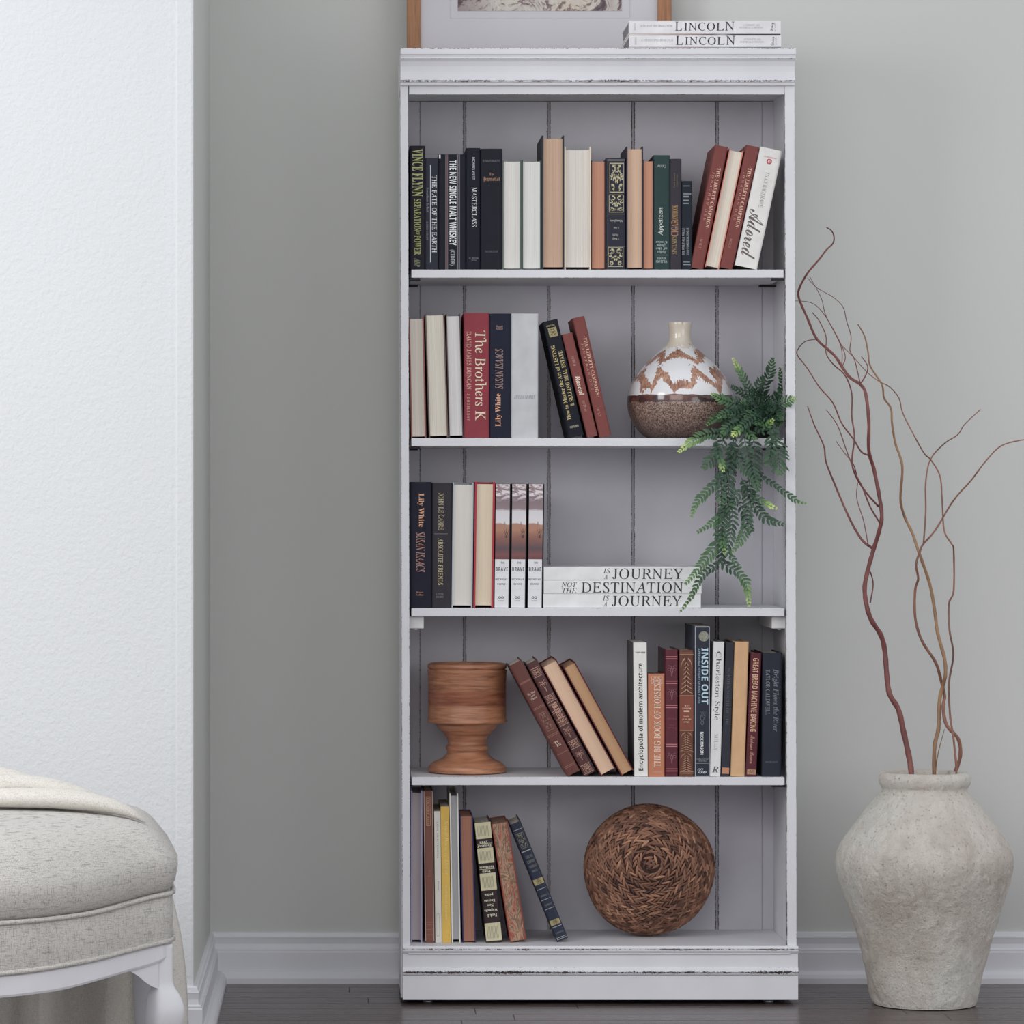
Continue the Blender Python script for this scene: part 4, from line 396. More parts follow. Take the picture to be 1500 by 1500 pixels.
111: [310,[156,278,100,269,58,242,31,197,23,137,27,95,40,60,60,32,86,12,118,-1,154,-5,209,4,251,32,278,77,287,137,283,179,270,214,250,241,224,262,192,274],[129,213,155,218,180,213,198,198,208,172,211,137,208,101,198,76,180,60,155,55,129,60,112,76,102,101,99,137,102,172,112,198]],
112: [316,[191,278,164,275,143,266,126,253,114,238,110,238,100,273,39,273,39,-120,114,-120,114,-10,113,9,110,30,114,30,126,17,142,6,163,-2,189,-5,231,4,265,31,287,76,294,137,287,198,266,242,233,269],[117,178,126,201,142,214,167,219,205,198,218,138,215,103,206,77,190,61,168,56,142,61,125,77,116,103,114,138,114,146]],
114: [227,[192,278,166,274,143,263,124,247,110,227,107,227,96,273,39,273,39,0,114,0,114,139,116,162,124,180,137,193,153,202,170,207,211,206,217,276]],
115: [249,[131,278,86,273,52,259,30,235,23,202,25,181,31,164,41,150,55,138,74,127,97,116,120,106,136,98,146,91,152,86,156,73,154,64,147,56,134,51,116,50,94,51,71,56,46,63,23,73,23,11,44,4,64,-1,87,-4,113,-5,164,1,200,17,222,44,230,81,227,103,220,121,209,135,194,146,175,156,117,182,107,188,101,193,97,205,105,219,130,223,148,222,166,217,185,211,204,203,227,257,202,266,179,273,155,277]],
116: [217,[74,331,53,274,12,249,12,217,47,217,47,86,50,54,58,31,72,14,89,3,109,-3,133,-5,153,-4,171,-1,188,3,201,8,201,63,166,55,154,55,141,56,131,62,124,72,122,86,122,217,198,217,198,273,122,273,122,331]],
117: [329,[38,273,38,95,44,50,64,19,95,1,135,-5,159,-3,183,5,203,17,219,35,223,35,233,0,290,0,290,273,215,273,215,145,212,106,203,78,185,60,156,55,136,58,123,70,115,88,112,114,112,273]],
121: [284,[0,273,109,2,104,-12,96,-30,84,-46,68,-56,47,-60,17,-57,17,-116,55,-120,92,-115,124,-99,150,-72,169,-35,285,273,205,273,154,120,144,72,142,72,133,120,82,273]],
},
}
NEED = set(); GC = {}
def glyph(st, ch):
    """(outline points, triangles, advance) of one character"""
    base = 'it' if st == 'serif' else st
    if (st, ch) in GC: return GC[(st, ch)]
    g = GLYPHS.get(base, {}).get(ord(ch))
    if g is None:
        NEED.add((base, ch)); r = ([(0, 0), (.4, 0), (.4, .6), (0, .6)], [(0, 1, 2), (0, 2, 3)], .5)
    else:
        loops = [[(l[i]/500, l[i+1]/500) for i in range(0, len(l), 2)] for l in g[1:]]
        if st == 'serif': loops = [[(x-.23*y, y) for x, y in l] for l in loops]
        pts = [p for l in loops for p in l]
        tris = tessellate_polygon([[Vector((x, y, 0)) for x, y in l] for l in loops])
        r = (pts, [tuple(t) for t in tris], g[0]/500)
    GC[(st, ch)] = r; return r
def textgeo(s, st, track=0):
    v = []; f = []; x = 0
    for ch in s:
        if ch == ' ': x += .28+track; continue
        p, t, a = glyph(st, ch); b = len(v)
        v += [(x+q[0], q[1]) for q in p]; f += [tuple(b+i for i in q) for q in t]; x += a+track
    x0 = min(p[0] for p in v); x1 = max(p[0] for p in v); y0 = min(p[1] for p in v); y1 = max(p[1] for p in v)
    return [((p[0]-x0)/(x1-x0), (p[1]-y0)/(y1-y0)) for p in v], f
def place_flat(pts, orient, u0, u1, z0, z1, y):
    o = []
    for a, b in pts:
        if orient == 'd': o.append((u0+b*(u1-u0), y, z1-a*(z1-z0)))
        elif orient == 'u': o.append((u1-b*(u1-u0), y, z0+a*(z1-z0)))
        elif orient == 'h': o.append((u0+a*(u1-u0), y, z0+b*(z1-z0)))
        else: o.append((u1-a*(u1-u0), y, z1-b*(z1-z0)))
    return o
INK = lambda c: plain(rgb(*c), .5, .03, 40, name='ink')
def ribbon(path, wd):
    """flat ribbon along a 2-D path with width function"""
    v = []; n = len(path)
    for i in range(n):
        a = path[max(0, i-1)]; b = path[min(n-1, i+1)]; dx, dy = b[0]-a[0], b[1]-a[1]; L = math.hypot(dx, dy) or 1
        ww = wd(i/(n-1))/2; v += [(path[i][0]-dy/L*ww, path[i][1]+dx/L*ww), (path[i][0]+dy/L*ww, path[i][1]-dx/L*ww)]
    return v, [(2*i, 2*i+1, 2*i+3, 2*i+2) for i in range(n-1)]
def ornament(kind, seed):
    """gilt tooling in the unit square"""
    rnd = random.Random(seed); V = []; FF = []
    def add(path, w0, w1=None):
        for s in (1, -1):
            p = [(.5+s*(x-.5), y) for x, y in path]
            v, f = ribbon(p, lambda t: w0*(1-t)+(w1 if w1 is not None else w0)*t); b = len(V)
            V.extend(v); FF.extend([tuple(b+i for i in q) for q in f])
    if kind == 'scroll':
        for (cx, cy, r, ph, tw) in ((.72, .78, .17, 1.2, 4.8), (.68, .42, .15, 4.0, -4.6), (.76, .16, .14, .8, 4.4), (.86, .58, .1, 2.5, 4)):
            add([(cx+r*(1-.72*t/9)*math.cos(ph+tw*t/9), cy+r*.8*(1-.72*t/9)*math.sin(ph+tw*t/9)) for t in range(10)], .1, .03)
        for k in range(9):
            x = .55+.4*rnd.random(); y = .08+.84*rnd.random(); a = rnd.random()*6
            add([(x+.09*t*math.cos(a), y+.07*t*math.sin(a)) for t in (0, .5, 1)], .09, .01)
        add([(.5, .45), (.54, .52), (.5, .6)], .08, .06)
        add([(.97, .02), (.97, .98)], .03)
        add([(.5, .015), (.98, .015)], .03); add([(.5, .985), (.98, .985)], .03)
    elif kind == 'fern':
        for i in range(7):
            y = .9-i*.13; L = .12+.33*(i+1)/7
            add([(.5+L*t, y-.16*t+.05*t*t-.02) for t in (0, .25, .5, .75, 1)], .035, .012)
        add([(.5, .02), (.5, .98)], .02, .02)
        add([(.62, .97), (.8, .9), (.93, .72)], .05, .01)
    elif kind == 'urn':
        add([(.5, .95), (.53, .7), (.62, .55), (.55, .35), (.51, .05)], .07, .03)
        add([(.58, .62), (.75, .72), (.9, .62), (.86, .48), (.76, .52)], .05, .02)
        add([(.62, .78), (.78, .9), (.9, .85)], .04, .02)
    elif kind == 'chain':
        for (cx, cy, r) in ((.5, .7, .22), (.5, .3, .16)):
            add([(cx+r*math.cos(t), cy+r*math.sin(t)) for t in [i*PI/8-PI/2 for i in range(9)]], .08)
    elif kind == 'horn':
        add([(.5, .1), (.62, .35), (.8, .6), (.95, .95)], .12, .03); add([(.5, .5), (.6, .7), (.55, .95)], .1, .03)
        add([(.55, .05), (.8, .2), (.93, .45)], .07, .02)
    return V, FF
# ---------------------------------------------------------------- materials
def paint_worn(name='worn_white_paint', lines=(), base=(198, 198, 202), spots=.80, front=None):
    """white paint rubbed through to the dark wood along edges; lines: (axis, position, half width, threshold, shear with height)"""
    m, nt, b = newmat(name); n = N(nt)
    c = n.coord(); tc = n.n('ShaderNodeTexCoord'); sep = n.n('ShaderNodeSeparateXYZ'); n.l(tc, 'Object', sep, 0)
    fine = n.noise(460, c, 4, .7); mid = n.noise(60, c, 3, .6); n2 = n.noise(9, c, 3, .6)
    v = n.math('MULTIPLY', (fine, 0), .58); v = n.math('MULTIPLY_ADD', (mid, 0), .22, (v, 0)); v = n.math('MULTIPLY_ADD', (n2, 0), .22, (n.math('ADD', (v, 0), .05), 0))
    spot = n.noise(46, c, 6, .75); both = n.math('GREATER_THAN', (spot, 0), spots)
    for ax, pos, hw, cut, sh in lines:
        q = (sep, 'xyz'.index(ax))
        if sh: q = (n.math('MULTIPLY_ADD', (sep, 2), sh, q), 0)
        d = n.math('SUBTRACT', q, pos); d = n.math('ABSOLUTE', (d, 0)); d = n.math('MULTIPLY_ADD', (d, 0), .16/hw, cut)
        g = n.math('GREATER_THAN', (v, 0), (d, 0)); both = n.math('MAXIMUM', (both, 0), (g, 0))
    if front is not None: both = n.math('MULTIPLY', (both, 0), (n.math('LESS_THAN', (sep, 1), front), 0))
    wr = n.ramp(mid, 0, [(.46, rgb(28, 23, 28)), (.68, rgb(88, 66, 60))])
    col = rgb(*base, k=.72); t = n.noise(12, c, 4); tr = n.ramp(t, 0, [(.3, tuple(q*.94 for q in col[:3])+(1,)), (.7, col)])
    mx = n.mix((both, 0), (tr, 0), (wr, 0)); n.l(mx, 2, b, 'Base Color')
    b.inputs['Roughness'].default_value = .5; b.inputs['Specular IOR Level'].default_value = .35
    h = n.math('MULTIPLY_ADD', (both, 0), -1.0, (n.math('MULTIPLY', (fine, 0), .25), 0))
    n.bump(h, 0, b, .35, .0004)
    return m
PAINT = paint_worn('worn_moulding_paint', [('z', wz(70.6, -.03), .0030, .555, 0), ('z', wz(85.6, -.027), .0012, .60, 0), ('z', wz(118.4, -.016), .0042, .515, 0), ('z', wz(138.3, .003), .0022, .56, 0),
    ('z', wz(1391, -.013), .0036, .53, 0), ('z', wz(1417, -.006), .0010, .60, 0), ('z', wz(1424.5, -.0145), .0050, .51, 0)], front=.0058)
LE = .0026
def lx_(X): return wx(X+(CY-700)*LE)+LE*ZC*1.0
STILEP = paint_worn('worn_stile_paint', [('x', lx_(X), .0024, .56, LE) for X in (587.6, 599.3, 1151.2, 1165.6)])
_SM = [wx(q, .30) for q in (615.2, 680.5, 803.8, 927.3, 1050.3, 1116.2)]
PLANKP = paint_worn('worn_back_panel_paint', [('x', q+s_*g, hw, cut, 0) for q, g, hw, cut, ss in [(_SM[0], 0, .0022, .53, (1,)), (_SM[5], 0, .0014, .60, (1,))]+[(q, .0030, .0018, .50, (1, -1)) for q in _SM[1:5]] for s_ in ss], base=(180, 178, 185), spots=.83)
SHELFP = paint_worn('worn_shelf_paint', [('z', wz(Y, .004)-o, .0019, .575, 0) for Y in (394.7, 641.5, 890.7, 1138.2) for o in (0, .0178)], front=.0062)
SMOOTHW = plain(rgb(206, 206, 212, .72), .45, .02, 10, name='white_paint')
TRIM = plain(rgb(194, 194, 199, .72), .38, .015, 6, name='baseboard_paint')
def wallmat(name, c, scale, strength, dist, k=.72):
    m, nt, b = newmat(name); n = N(nt); cc = n.coord()
    t = n.noise(1.3, cc, 2); col = rgb(*c, k=k)
    r = n.ramp(t, 0, [(.3, tuple(v*.97 for v in col[:3])+(1,)), (.7, col)]); n.l(r, 0, b, 'Base Color')
    b.inputs['Roughness'].default_value = .75; b.inputs['Specular IOR Level'].default_value = .25
    n.bump(n.noise(scale, cc, 4, .6), 0, b, strength, dist); return m
WALL = wallmat('wall_paint', (180, 181, 177), 260, .12, .0006)
PLASTER = wallmat('plaster_paint', (196, 198, 199), 110, .9, .0022)
def pagemat(c, bold=1.0):
    key = ('pg', c, bold)
    if key in MATS: return MATS[key]
    m, nt, b = newmat('page_edges'); n = N(nt); col = rgb(*c)
    t = n.noise(1.0, n.coord((2600, 2600, 7)), 4, .7); t2 = n.noise(1.0, n.coord((420, 420, 3)), 3, .6)
    dk = tuple(v*(1-.15*bold) for v in col[:3])+(1,)
    r = n.ramp(t, 0, [(.32, dk), (.62, col)]); r2 = n.ramp(t2, 0, [(.3, (1-.13*bold,)*3), (.6, (1, 1, 1))])
    mx = n.mix(1.0, (r, 0), (r2, 0), 'MULTIPLY'); n.l(mx, 2, b, 'Base Color'); b.inputs['Roughness'].default_value = .85
    n.bump(t, 0, b, .3, .0004); MATS[key] = m; return m
def clothmat(c, rough=.6, leather=False):
    return plain(rgb(*c), rough, .05, 25, spec=.16 if not leather else .3, bump=.25 if not leather else .6, bscale=1400 if not leather else 420, name='book_cloth' if not leather else 'leather')
def marble():
    m, nt, b = newmat('marbled_paper'); n = N(nt); cc = n.coord((1, 1, .45))
    t = n.noise(34, cc, 6, .6, 2.6)
    r = n.ramp(t, 0, [(.28, rgb(88, 52, 42)), (.4, rgb(150, 72, 54)), (.47, rgb(162, 128, 100)), (.53, rgb(96, 70, 54)), (.6, rgb(176, 140, 108)), (.72, rgb(150, 66, 50))])
    n.l(r, 0, b, 'Base Color'); b.inputs['Roughness'].default_value = .6; return m
def photo_spine(z0, z1):
    m, nt, b = newmat('printed_landscape'); n = N(nt)
    tc = n.n('ShaderNodeTexCoord'); sep = n.n('ShaderNodeSeparateXYZ'); n.l(tc, 'Object', sep, 0)
    zn = n.math('MULTIPLY_ADD', (sep, 2), 1/(z1-z0), -z0/(z1-z0))
    ns = n.noise(1.0, n.coord((45, 45, 90)), 4, .6, .4)
    z = n.math('MULTIPLY_ADD', (ns, 0), .07, -.035); z = n.math('ADD', (z, 0), (zn, 0))
    ramp = n.ramp(z, 0, [(0, rgb(96, 50, 52)), (.06, rgb(116, 62, 62)), (.14, rgb(78, 62, 68)), (.22, rgb(110, 70, 66)), (.30, rgb(134, 84, 70)), (.38, rgb(160, 110, 84)), (.455, rgb(156, 110, 90)),
                      (.475, rgb(198, 194, 196)), (.64, rgb(190, 186, 190)), (.67, rgb(126, 108, 112)), (.78, rgb(118, 98, 104)), (1, rgb(130, 106, 108))])
    cl = n.noise(1.0, n.coord((40, 40, 110)), 4, .6, 1.2); cr = n.ramp(cl, 0, [(.47, (0, 0, 0)), (.56, (1, 1, 1))])
    up = n.ramp(zn, 0, [(.76, (0, 0, 0)), (.84, (.85, .85, .85))]); f = n.mix(1.0, (cr, 0), (up, 0), 'MULTIPLY')
    mx = n.mix((f, 2), (ramp, 0), rgb(210, 200, 202)); n.l(mx, 2, b, 'Base Color'); b.inputs['Roughness'].default_value = .35; return m
# ---------------------------------------------------------------- books
K = 8.0*1.0/F     # metres per photo pixel at the front of the bookcase
def extr_z(name, prof, z0, z1, mat, parent, smooth=False):
    n = len(prof); v = [(x, y, z0) for x, y in prof]+[(x, y, z1) for x, y in prof]
    f = [(i, (i+1) % n, n+(i+1) % n, n+i) for i in range(n)]+[tuple(range(n-1, -1, -1)), tuple(range(n, 2*n))]
    return mesh(name, v, f, mat, parent, smooth, fix=True)
SHELFZ = [wz(394.7, .004), wz(641.5, .004), wz(890.7, .004), wz(1138.2, .004), wz(1386, -.012)]
BOOKS = []
class Book:
    def __init__(s, shelf, crop, tl, bl, wd, kind, cover, label, pages=(205, 198, 185), dep=.66, yf=.014, t=.0026, group=None, rough=.6, leather=False, yaw=0, rnd=.2, bold=1, pmat=None, name='book', board=None, zbase=None, head=None, over=.003):
        """crop=(ox,oy,k): tl, bl (top-left, bottom-left of the near face) and wd in the units of that crop of the photo"""
        ox, oy, k = crop; s.k = k; s.tl = tl
        X0, Y0 = ox+tl[0]/k, oy+tl[1]/k; X1, Y1 = ox+bl[0]/k, oy+bl[1]/k
        kk = (D0+yf)/F; dx = (X0-X1)*kk; dz = (Y1-Y0)*kk; s.kk = kk/k
        ang = math.atan2(dx, dz); s.h = math.hypot(dx, dz); s.w = wd*s.kk
        z0 = SHELFZ[shelf] if zbase is None else zbase
        if ang > 0: z0 += s.w*math.sin(ang)
        s.D = min(dep*s.h, .262-yf); x0 = wx(X1, yf)
        s.o = thing(name, label, 'book', (x0, yf, z0+.0002), group, (0, ang, yaw))
        w, D, h = s.w, s.D, s.h
        cm = clothmat(cover, rough, leather); s.cm = cm
        pm = pmat or pagemat(pages, bold)
        if kind == 'paper':
            extr_z('cover', [(0, 0), (w, 0), (w, D), (w-.0006, D), (w-.0006, .0006), (.0006, .0006), (.0006, D), (0, D)], 0, h, cm, s.o)
            extr_z('page_block', [(.0007, .0008), (w-.0007, .0008), (w-.0007, D-.0005), (.0007, D-.0005)], .0004, h-.0004, pm, s.o)
        else:
            rx = min(.007, w*rnd); ry = min(.004, rx*.8)
            arc = [(rx-rx*math.cos(a), ry-ry*math.sin(a)) for a in [i*PI/2/5 for i in range(6)]]     # left corner from (0,ry) to (rx,0)
            prof = [(0, D)]+arc+[(w-x, y) for x, y in arc[::-1]]+[(w, D), (w-t, D), (w-t, t), (t, t), (t, D)]
            inset = over; con = .0035 if kind == 'spine' else min(.004, w*.13)
            pg = [(t+.0001, t+.0002), (w-t-.0001, t+.0002)]+[(w-t-.0001-(w-2*t)*i/8, D-inset-con*math.sin(PI*i/8)) for i in range(9)]
            if kind == 'fore':
                prof = [(x, D-y) for x, y in prof]; pg = [(x, D-y) for x, y in pg]
            extr_z('cover', prof, 0, h, cm, s.o)
            extr_z('page_block', pg, inset, h-inset, pm, s.o)
        BOOKS.append(s)
    def rect(s, r, rel):
        x0, x1, v0, v1 = r
        if not rel: x0 -= s.tl[0]; x1 -= s.tl[0]; v0 -= s.tl[1]; v1 -= s.tl[1]
        return max(.0008, x0*s.kk), min(s.w-.0008, x1*s.kk), s.h-v1*s.kk, s.h-v0*s.kk
    def text(s, txt, st, orient, r, c, name='title_lettering', rel=False, track=0, y=-.00035):
        v, f = textgeo(txt, st, track); u0, u1, z0, z1 = s.rect(r, rel)
        mesh(name, place_flat(v, orient, u0, u1, z0, z1, y), f, INK(c), s.o); return s
    def orn(s, kind, r, c, seed=1, name='gilt_tooling', rel=False, metal=.5, y=-.0003):
        v, f = ornament(kind, seed); u0, u1, z0, z1 = s.rect(r, rel)
        mesh(name, place_flat(v, 'h', u0, u1, z0, z1, y), f, plain(rgb(*c), .4, .1, 300, metal=0, name='gilt'), s.o); return s
    def band(s, r, c, name='spine_band', rel=False, mat=None, y=-.0002, th=0):
        u0, u1, z0, z1 = s.rect(r, rel)
        if th: box(name, u0, u1, -th, .0005, z0, z1, mat or INK(c), s.o, .0003)
        else: mesh(name, [(u0, y, z0), (u1, y, z0), (u1, y, z1), (u0, y, z1)], [(0, 1, 2, 3)], mat or INK(c), s.o)
        return s
# ---------------------------------------------------------------- room shell
XR = -.2925      # face of the return wall
YB = .375        # back wall plane
YF = -.57        # front-left wall plane
def slab(name, x0, x1, y0, y1, z0, z1, mat): return struct(box(name, x0, x1, y0, y1, z0, z1, mat, None, 0))
slab('wall_back', XR-.1, 3.2, YB, YB+.12, 0, 2.75, WALL)
slab('wall_return', XR-.03, XR, YF+.0212, YB, 0, 2.75, WALL)
slab('wall_left', -3.2, XR-.0362, YF+.012, YF+.15, 0, 2.75, PLASTER)
tr = struct(box('trim_corner', XR-.036, XR, YF, YF+.021, 0, 2.75, PLASTER, None, .0045))
# baseboards: (distance out from the wall, height)
BP = [(0, 0), (.038, 0), (.038, .012), (.034, .020), (.026, .0262), (.0185, .0268), (.0185, .0675), (.0165, .070), (.0165, .0735), (.0115, .0765), (.010, .086), (.0115, .097), (.0125, .1005), (.0095, .1018), (.0095, .103), (.008, .1095), (.005, .1115), (0, .1118)]
struct(extrude('baseboard_back', [(YB-o, z) for o, z in BP], 'x', 0, 0, TRIM)).data
def board(name, fn_near, fn_far):
    n = len(BP); v = [fn_near(o, z) for o, z in BP]+[fn_far(o, z) for o, z in BP]
    f = [(i, (i+1) % n, n+(i+1) % n, n+i) for i in range(n)]+[tuple(range(n-1, -1, -1)), tuple(range(n, 2*n))]
    return struct(mesh(name, v, f, TRIM, fix=True))
bpy.data.objects.remove(bpy.data.objects['baseboard_back'])
board('baseboard_back', lambda o, z: (XR+o, YB-o, z), lambda o, z: (3.2, YB-o, z))
board('baseboard_return', lambda o, z: (XR+o, YF-o, z), lambda o, z: (XR+o, YB-o, z))
board('baseboard_left', lambda o, z: (-3.2, YF-o, z), lambda o, z: (XR+o, YF-o, z))
# floor of narrow dark boards running along the back wall
def floormat(c):
    m, nt, b = newmat('dark_floor_board'); n = N(nt)
    oi = n.n('ShaderNodeObjectInfo'); cc = n.coord((2.5, 55, 55)); ad = n.n('ShaderNodeVectorMath', operation='ADD')
    sc = n.n('ShaderNodeVectorMath', operation='SCALE'); sc.inputs['Scale'].default_value = 7
    cb = n.n('ShaderNodeCombineXYZ'); n.l(oi, 'Random', cb, 0); n.l(oi, 'Random', cb, 1); n.l(cb, 0, sc, 0); n.l(cc, 0, ad, 0); n.l(sc, 0, ad, 1)
    t = n.noise(1.6, ad, 5, .65, .6)
    r = n.ramp(t, 0, [(.3, rgb(50, 42, 43, k=c)), (.55, rgb(76, 64, 63, k=c)), (.75, rgb(98, 82, 78, k=c))])
    v = n.ramp(oi, 'Random', [(0, (.82, .8, .8)), (1, (1.12, 1.1, 1.1))]); mx = n.mix(1.0, (r, 0), (v, 0), 'MULTIPLY')
    n.l(mx, 2, b, 'Base Color'); b.inputs['Specular IOR Level'].default_value = .5
    rr = n.ramp(t, 0, [(.3, (.2,)*3), (.7, (.36,)*3)]); n.l(rr, 0, b, 'Roughness'); n.bump(t, 0, b, .12, .0006); return m
FLOOR = floormat(.72)
fl = struct(box('floor', -3.2, 3.2, -6.5, YB+.1, -.06, -.012, FLOOR, None, 0))
rnd = random.Random(5); PB = .088
pl = {}
for L in (.9, 1.2, 1.5):
    t = box('plank', 0, L-.0008, 0, PB-.0009, -.0118, 0, FLOOR, None, .0012); pl[L] = t.data; bpy.data.objects.remove(t)
row = 0; y = YB-.036+.03
while y > -2.3:
    y -= PB; x = -1.6-rnd.random()*1.2; row += 1
    while x < 2.2:
        L = rnd.choice((.9, 1.2, 1.5)); o = bpy.data.objects.new('plank', pl[L]); COL.objects.link(o); o.parent = fl; o.location = (x, y, 0); x += L
# ---------------------------------------------------------------- bookcase
bc = thing('bookcase', 'tall distressed white bookcase with five open bays standing against the wall', 'bookcase', (wx(876, 0), .15, 0))
BX = bc.location.copy()
bpy.context.view_layer.update()
def part(o, parent=bc):
    o.parent = parent; o.matrix_parent_inverse = Matrix.Translation(-BX) if parent is bc else Matrix.Identity(4); return o
def lean(X, Y): return X+(Y-700)*.0026
zt = wz(70.5, -.03); zb = wz(1464.5, -.01); zc1 = wz(125.3, 0)
zfoot = wz(1430, -.01)
# crown and base mouldings: (y, photo row)
CP = [(.34, 70.3), (-.030, 70.3), (-.0305, 79), (-.0285, 80.3), (-.024, 81), (-.024, 82.6), (-.0275, 83.4), (-.0275, 85.4), (-.021, 86), (-.0145, 90), (-.0105, 97), (-.009, 105), (-.0105, 112), (-.0145, 116.5), (-.0165, 118.5), (-.0155, 120.3), (-.0105, 121), (-.0105, 124), (-.008, 125.3), (.34, 125.3)]
part(extrude('crown_moulding', [(y, wz(Y, min(y, 0) if y < .1 else -.02)) for y, Y in CP[:-1]]+[(.34, wz(125.3, -.008))], 'x', wx(586.8, -.02), wx(1165, -.02), PAINT))
bp = [(.02, 1386), (-.0105, 1386), (-.013, 1388.5), (-.013, 1393), (-.0105, 1395.6), (-.006, 1396.6), (-.006, 1416.5), (-.0085, 1418), (-.012, 1420), (-.0145, 1424), (-.012, 1427.6), (-.0085, 1429), (-.0085, 1464.5)]
part(extrude('base_moulding', [(y, wz(Y, min(y, 0))) for y, Y in bp]+[(.012, wz(1464.5, -.0085))], 'x', wx(590.2, -.01), wx(1169.3, -.01), PAINT))
ztop = zc1; zbot = wz(1386, 0)
for (xa, xb) in ((587.6, 599.3), (1151.2, 1165.6)):
    part(hexa('stile', (wx(lean(xa, 1386)), wx(lean(xb, 1386)), 0, .02, zbot-.03), (wx(lean(xa, 126)), wx(lean(xb, 126)), 0, .02, ztop), STILEP))
part(box('header_rail', wx(600.2-1, .003), wx(1149.6, .003), .003, .02, wz(138.3, .003), ztop, PAINT))
SXL, SXR = .1415, .9548
part(box('side_panel', SXL-.0145, SXL, .0202, .345, zb, ztop, PAINT)); part(box('side_panel', SXR, SXR+.0135, .0202, .345, zb, ztop, PAINT))
part(box('top_panel', SXL, SXR, .0202, .34, ztop-.001, ztop+.012, SMOOTHW))
YP = .30
seams = [SXL-.0, wx(615.2, YP), wx(680.5, YP), wx(803.8, YP), wx(927.3, YP), wx(1050.3, YP), wx(1116.2, YP), SXR]
gaps = [0, .0004, .0018, .0018, .0018, .0018, .0004, 0]
for i in range(7):
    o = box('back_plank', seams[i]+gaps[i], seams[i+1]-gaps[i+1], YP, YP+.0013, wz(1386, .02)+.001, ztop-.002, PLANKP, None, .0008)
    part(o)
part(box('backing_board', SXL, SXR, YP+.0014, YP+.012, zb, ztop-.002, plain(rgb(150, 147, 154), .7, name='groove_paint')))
part(box('base_shelf', SXL+.0003, SXR-.0003, -.0095, YP-.0004, wz(1386, -.012)-.018, wz(1386, -.012), PAINT))
DARK = plain(rgb(22, 20, 28), .5, name='dark_metal')
for k in range(4):
    z = SHELFZ[k]; xl = .1492 if k != 3 else .1500; sh = box('shelf', xl, .9425+.0006*k, .004, YP-.002, z-.0178, z, SHELFP, None, .0013); part(sh)
    zz = z-.0181
    if k != 2:
        for x0, x1 in ((xl+.0002, xl+.019), (.9425-.024, .9425)):
            for y0 in ((.012, .03), (.25, .272)):
                part(box('shelf_support', x0 if x0 > .5 else SXL+.0004, x1 if x0 < .5 else SXR-.0004, y0[0], y0[1], zz-.0045, zz, DARK, None, .0006))
zz = SHELFZ[2]-.0181
for x0, x1 in ((SXL+.0004, wx(620.8, .03)), (wx(1130.5, .03), SXR-.0004)):
    c = part(box('shelf_cleat', x0, x1, .03, .285, zz-.0265, zz-.0004, SMOOTHW, None, .002))
    s = lathe('screw_head', [(.0001, -.0035), (.004, -.003), (.0048, -.001), (.0048, 0)], SMOOTHW, None, 16); part(s); s.location = ((x0+x1)/2, .045, zz-.0265)
    s.parent = c; s.matrix_parent_inverse = Matrix.Identity(4); 
    for ob in (s,): ob.matrix_parent_inverse = Matrix.Identity(4)
for x in (wx(627, .0), wx(1128, .0)):
    for y in (.03, .30):
        o = lathe('levelling_foot', [(.009, 0), (.0105, .001), (.0105, .004), (.006, .006), (.004, .007), (.004, .014)], plain(rgb(150, 150, 155), .3, metal=.6), None, 20); part(o); o.location = (x, y, 0.0002)
part(box('base_panel', wx(592, 0), wx(1167, 0), .0125, .03, zb, wz(1396, 0), SMOOTHW, None, .001))
# ---------------------------------------------------------------- books: top bay
c3 = (585, 190, 6.82); c4 = (730, 190, 6.82); c5 = (855, 190, 6.82); c6 = (1000, 190, 6.25)
G1 = 'books on the top shelf'
b = Book(0, c3, (101, 150), (101, 1388), 156, 'spine', (30, 28, 38), 'black hardback with tall yellow-green capitals, leftmost on the top shelf', group=G1)
b.text('VINCE FLYNN', 'bold', 'd', (128, 234, 182, 655), (150, 152, 84), 'author_lettering'); b.text('SEPARATION', 'bold', 'd', (148, 214, 682, 1002), (140, 144, 72)); b.text('OF', 'bold', 'd', (166, 202, 1006, 1040), (140, 144, 72)); b.text('POWER', 'bold', 'd', (148, 214, 1044, 1240), (140, 144, 72)); b.text('ABP', 'bi', 'd', (152, 206, 1272, 1360), (110, 118, 80), 'publisher_lettering')
b = Book(0, c3, (259, 273), (259, 1388), 131, 'spine', (44, 46, 58), 'slate blue hardback with a thin white line and white capitals', group=G1)
b.band((308, 315, 342, 1315), (190, 190, 195), 'spine_line'); b.text('THE FATE OF THE EARTH', 'serif', 'd', (326, 374, 448, 1218), (205, 206, 212)); b.text('Jonathan Schell', 'serif', 'd', (270, 294, 568, 816), (130, 132, 145), 'author_lettering'); b.text('ALFRED A KNOPF', 'serif', 'd', (268, 288, 902, 1090), (120, 122, 132), 'publisher_lettering')
b = Book(0, c3, (391, 235), (391, 1388), 272, 'spine', (29, 31, 40), 'wide black hardback with thin stripes and bold white whiskey title', group=G1)
for x0, x1, c in ((460, 467, (105, 92, 98)), (472, 486, (96, 74, 76)), (576, 584, (120, 118, 126)), (590, 606, (92, 88, 98))): b.band((x0, x1, 236, 1386), c, 'spine_stripe')
b.text('THE NEW SINGLE MALT WHISKEY', 'sansb', 'd', (500, 570, 296, 1146), (214, 214, 218)); b.text('(CIDER)', 'sansb', 'd', (500, 552, 1188, 1346), (150, 150, 158), 'publisher_lettering'); b.band((396, 411, 240, 278), (205, 205, 205), 'white_sticker')
b = Book(0, c3, (666, 172), (666, 1388), 141, 'spine', (27, 29, 40), 'blue-black hardback with small white author name above a serif title', group=G1)
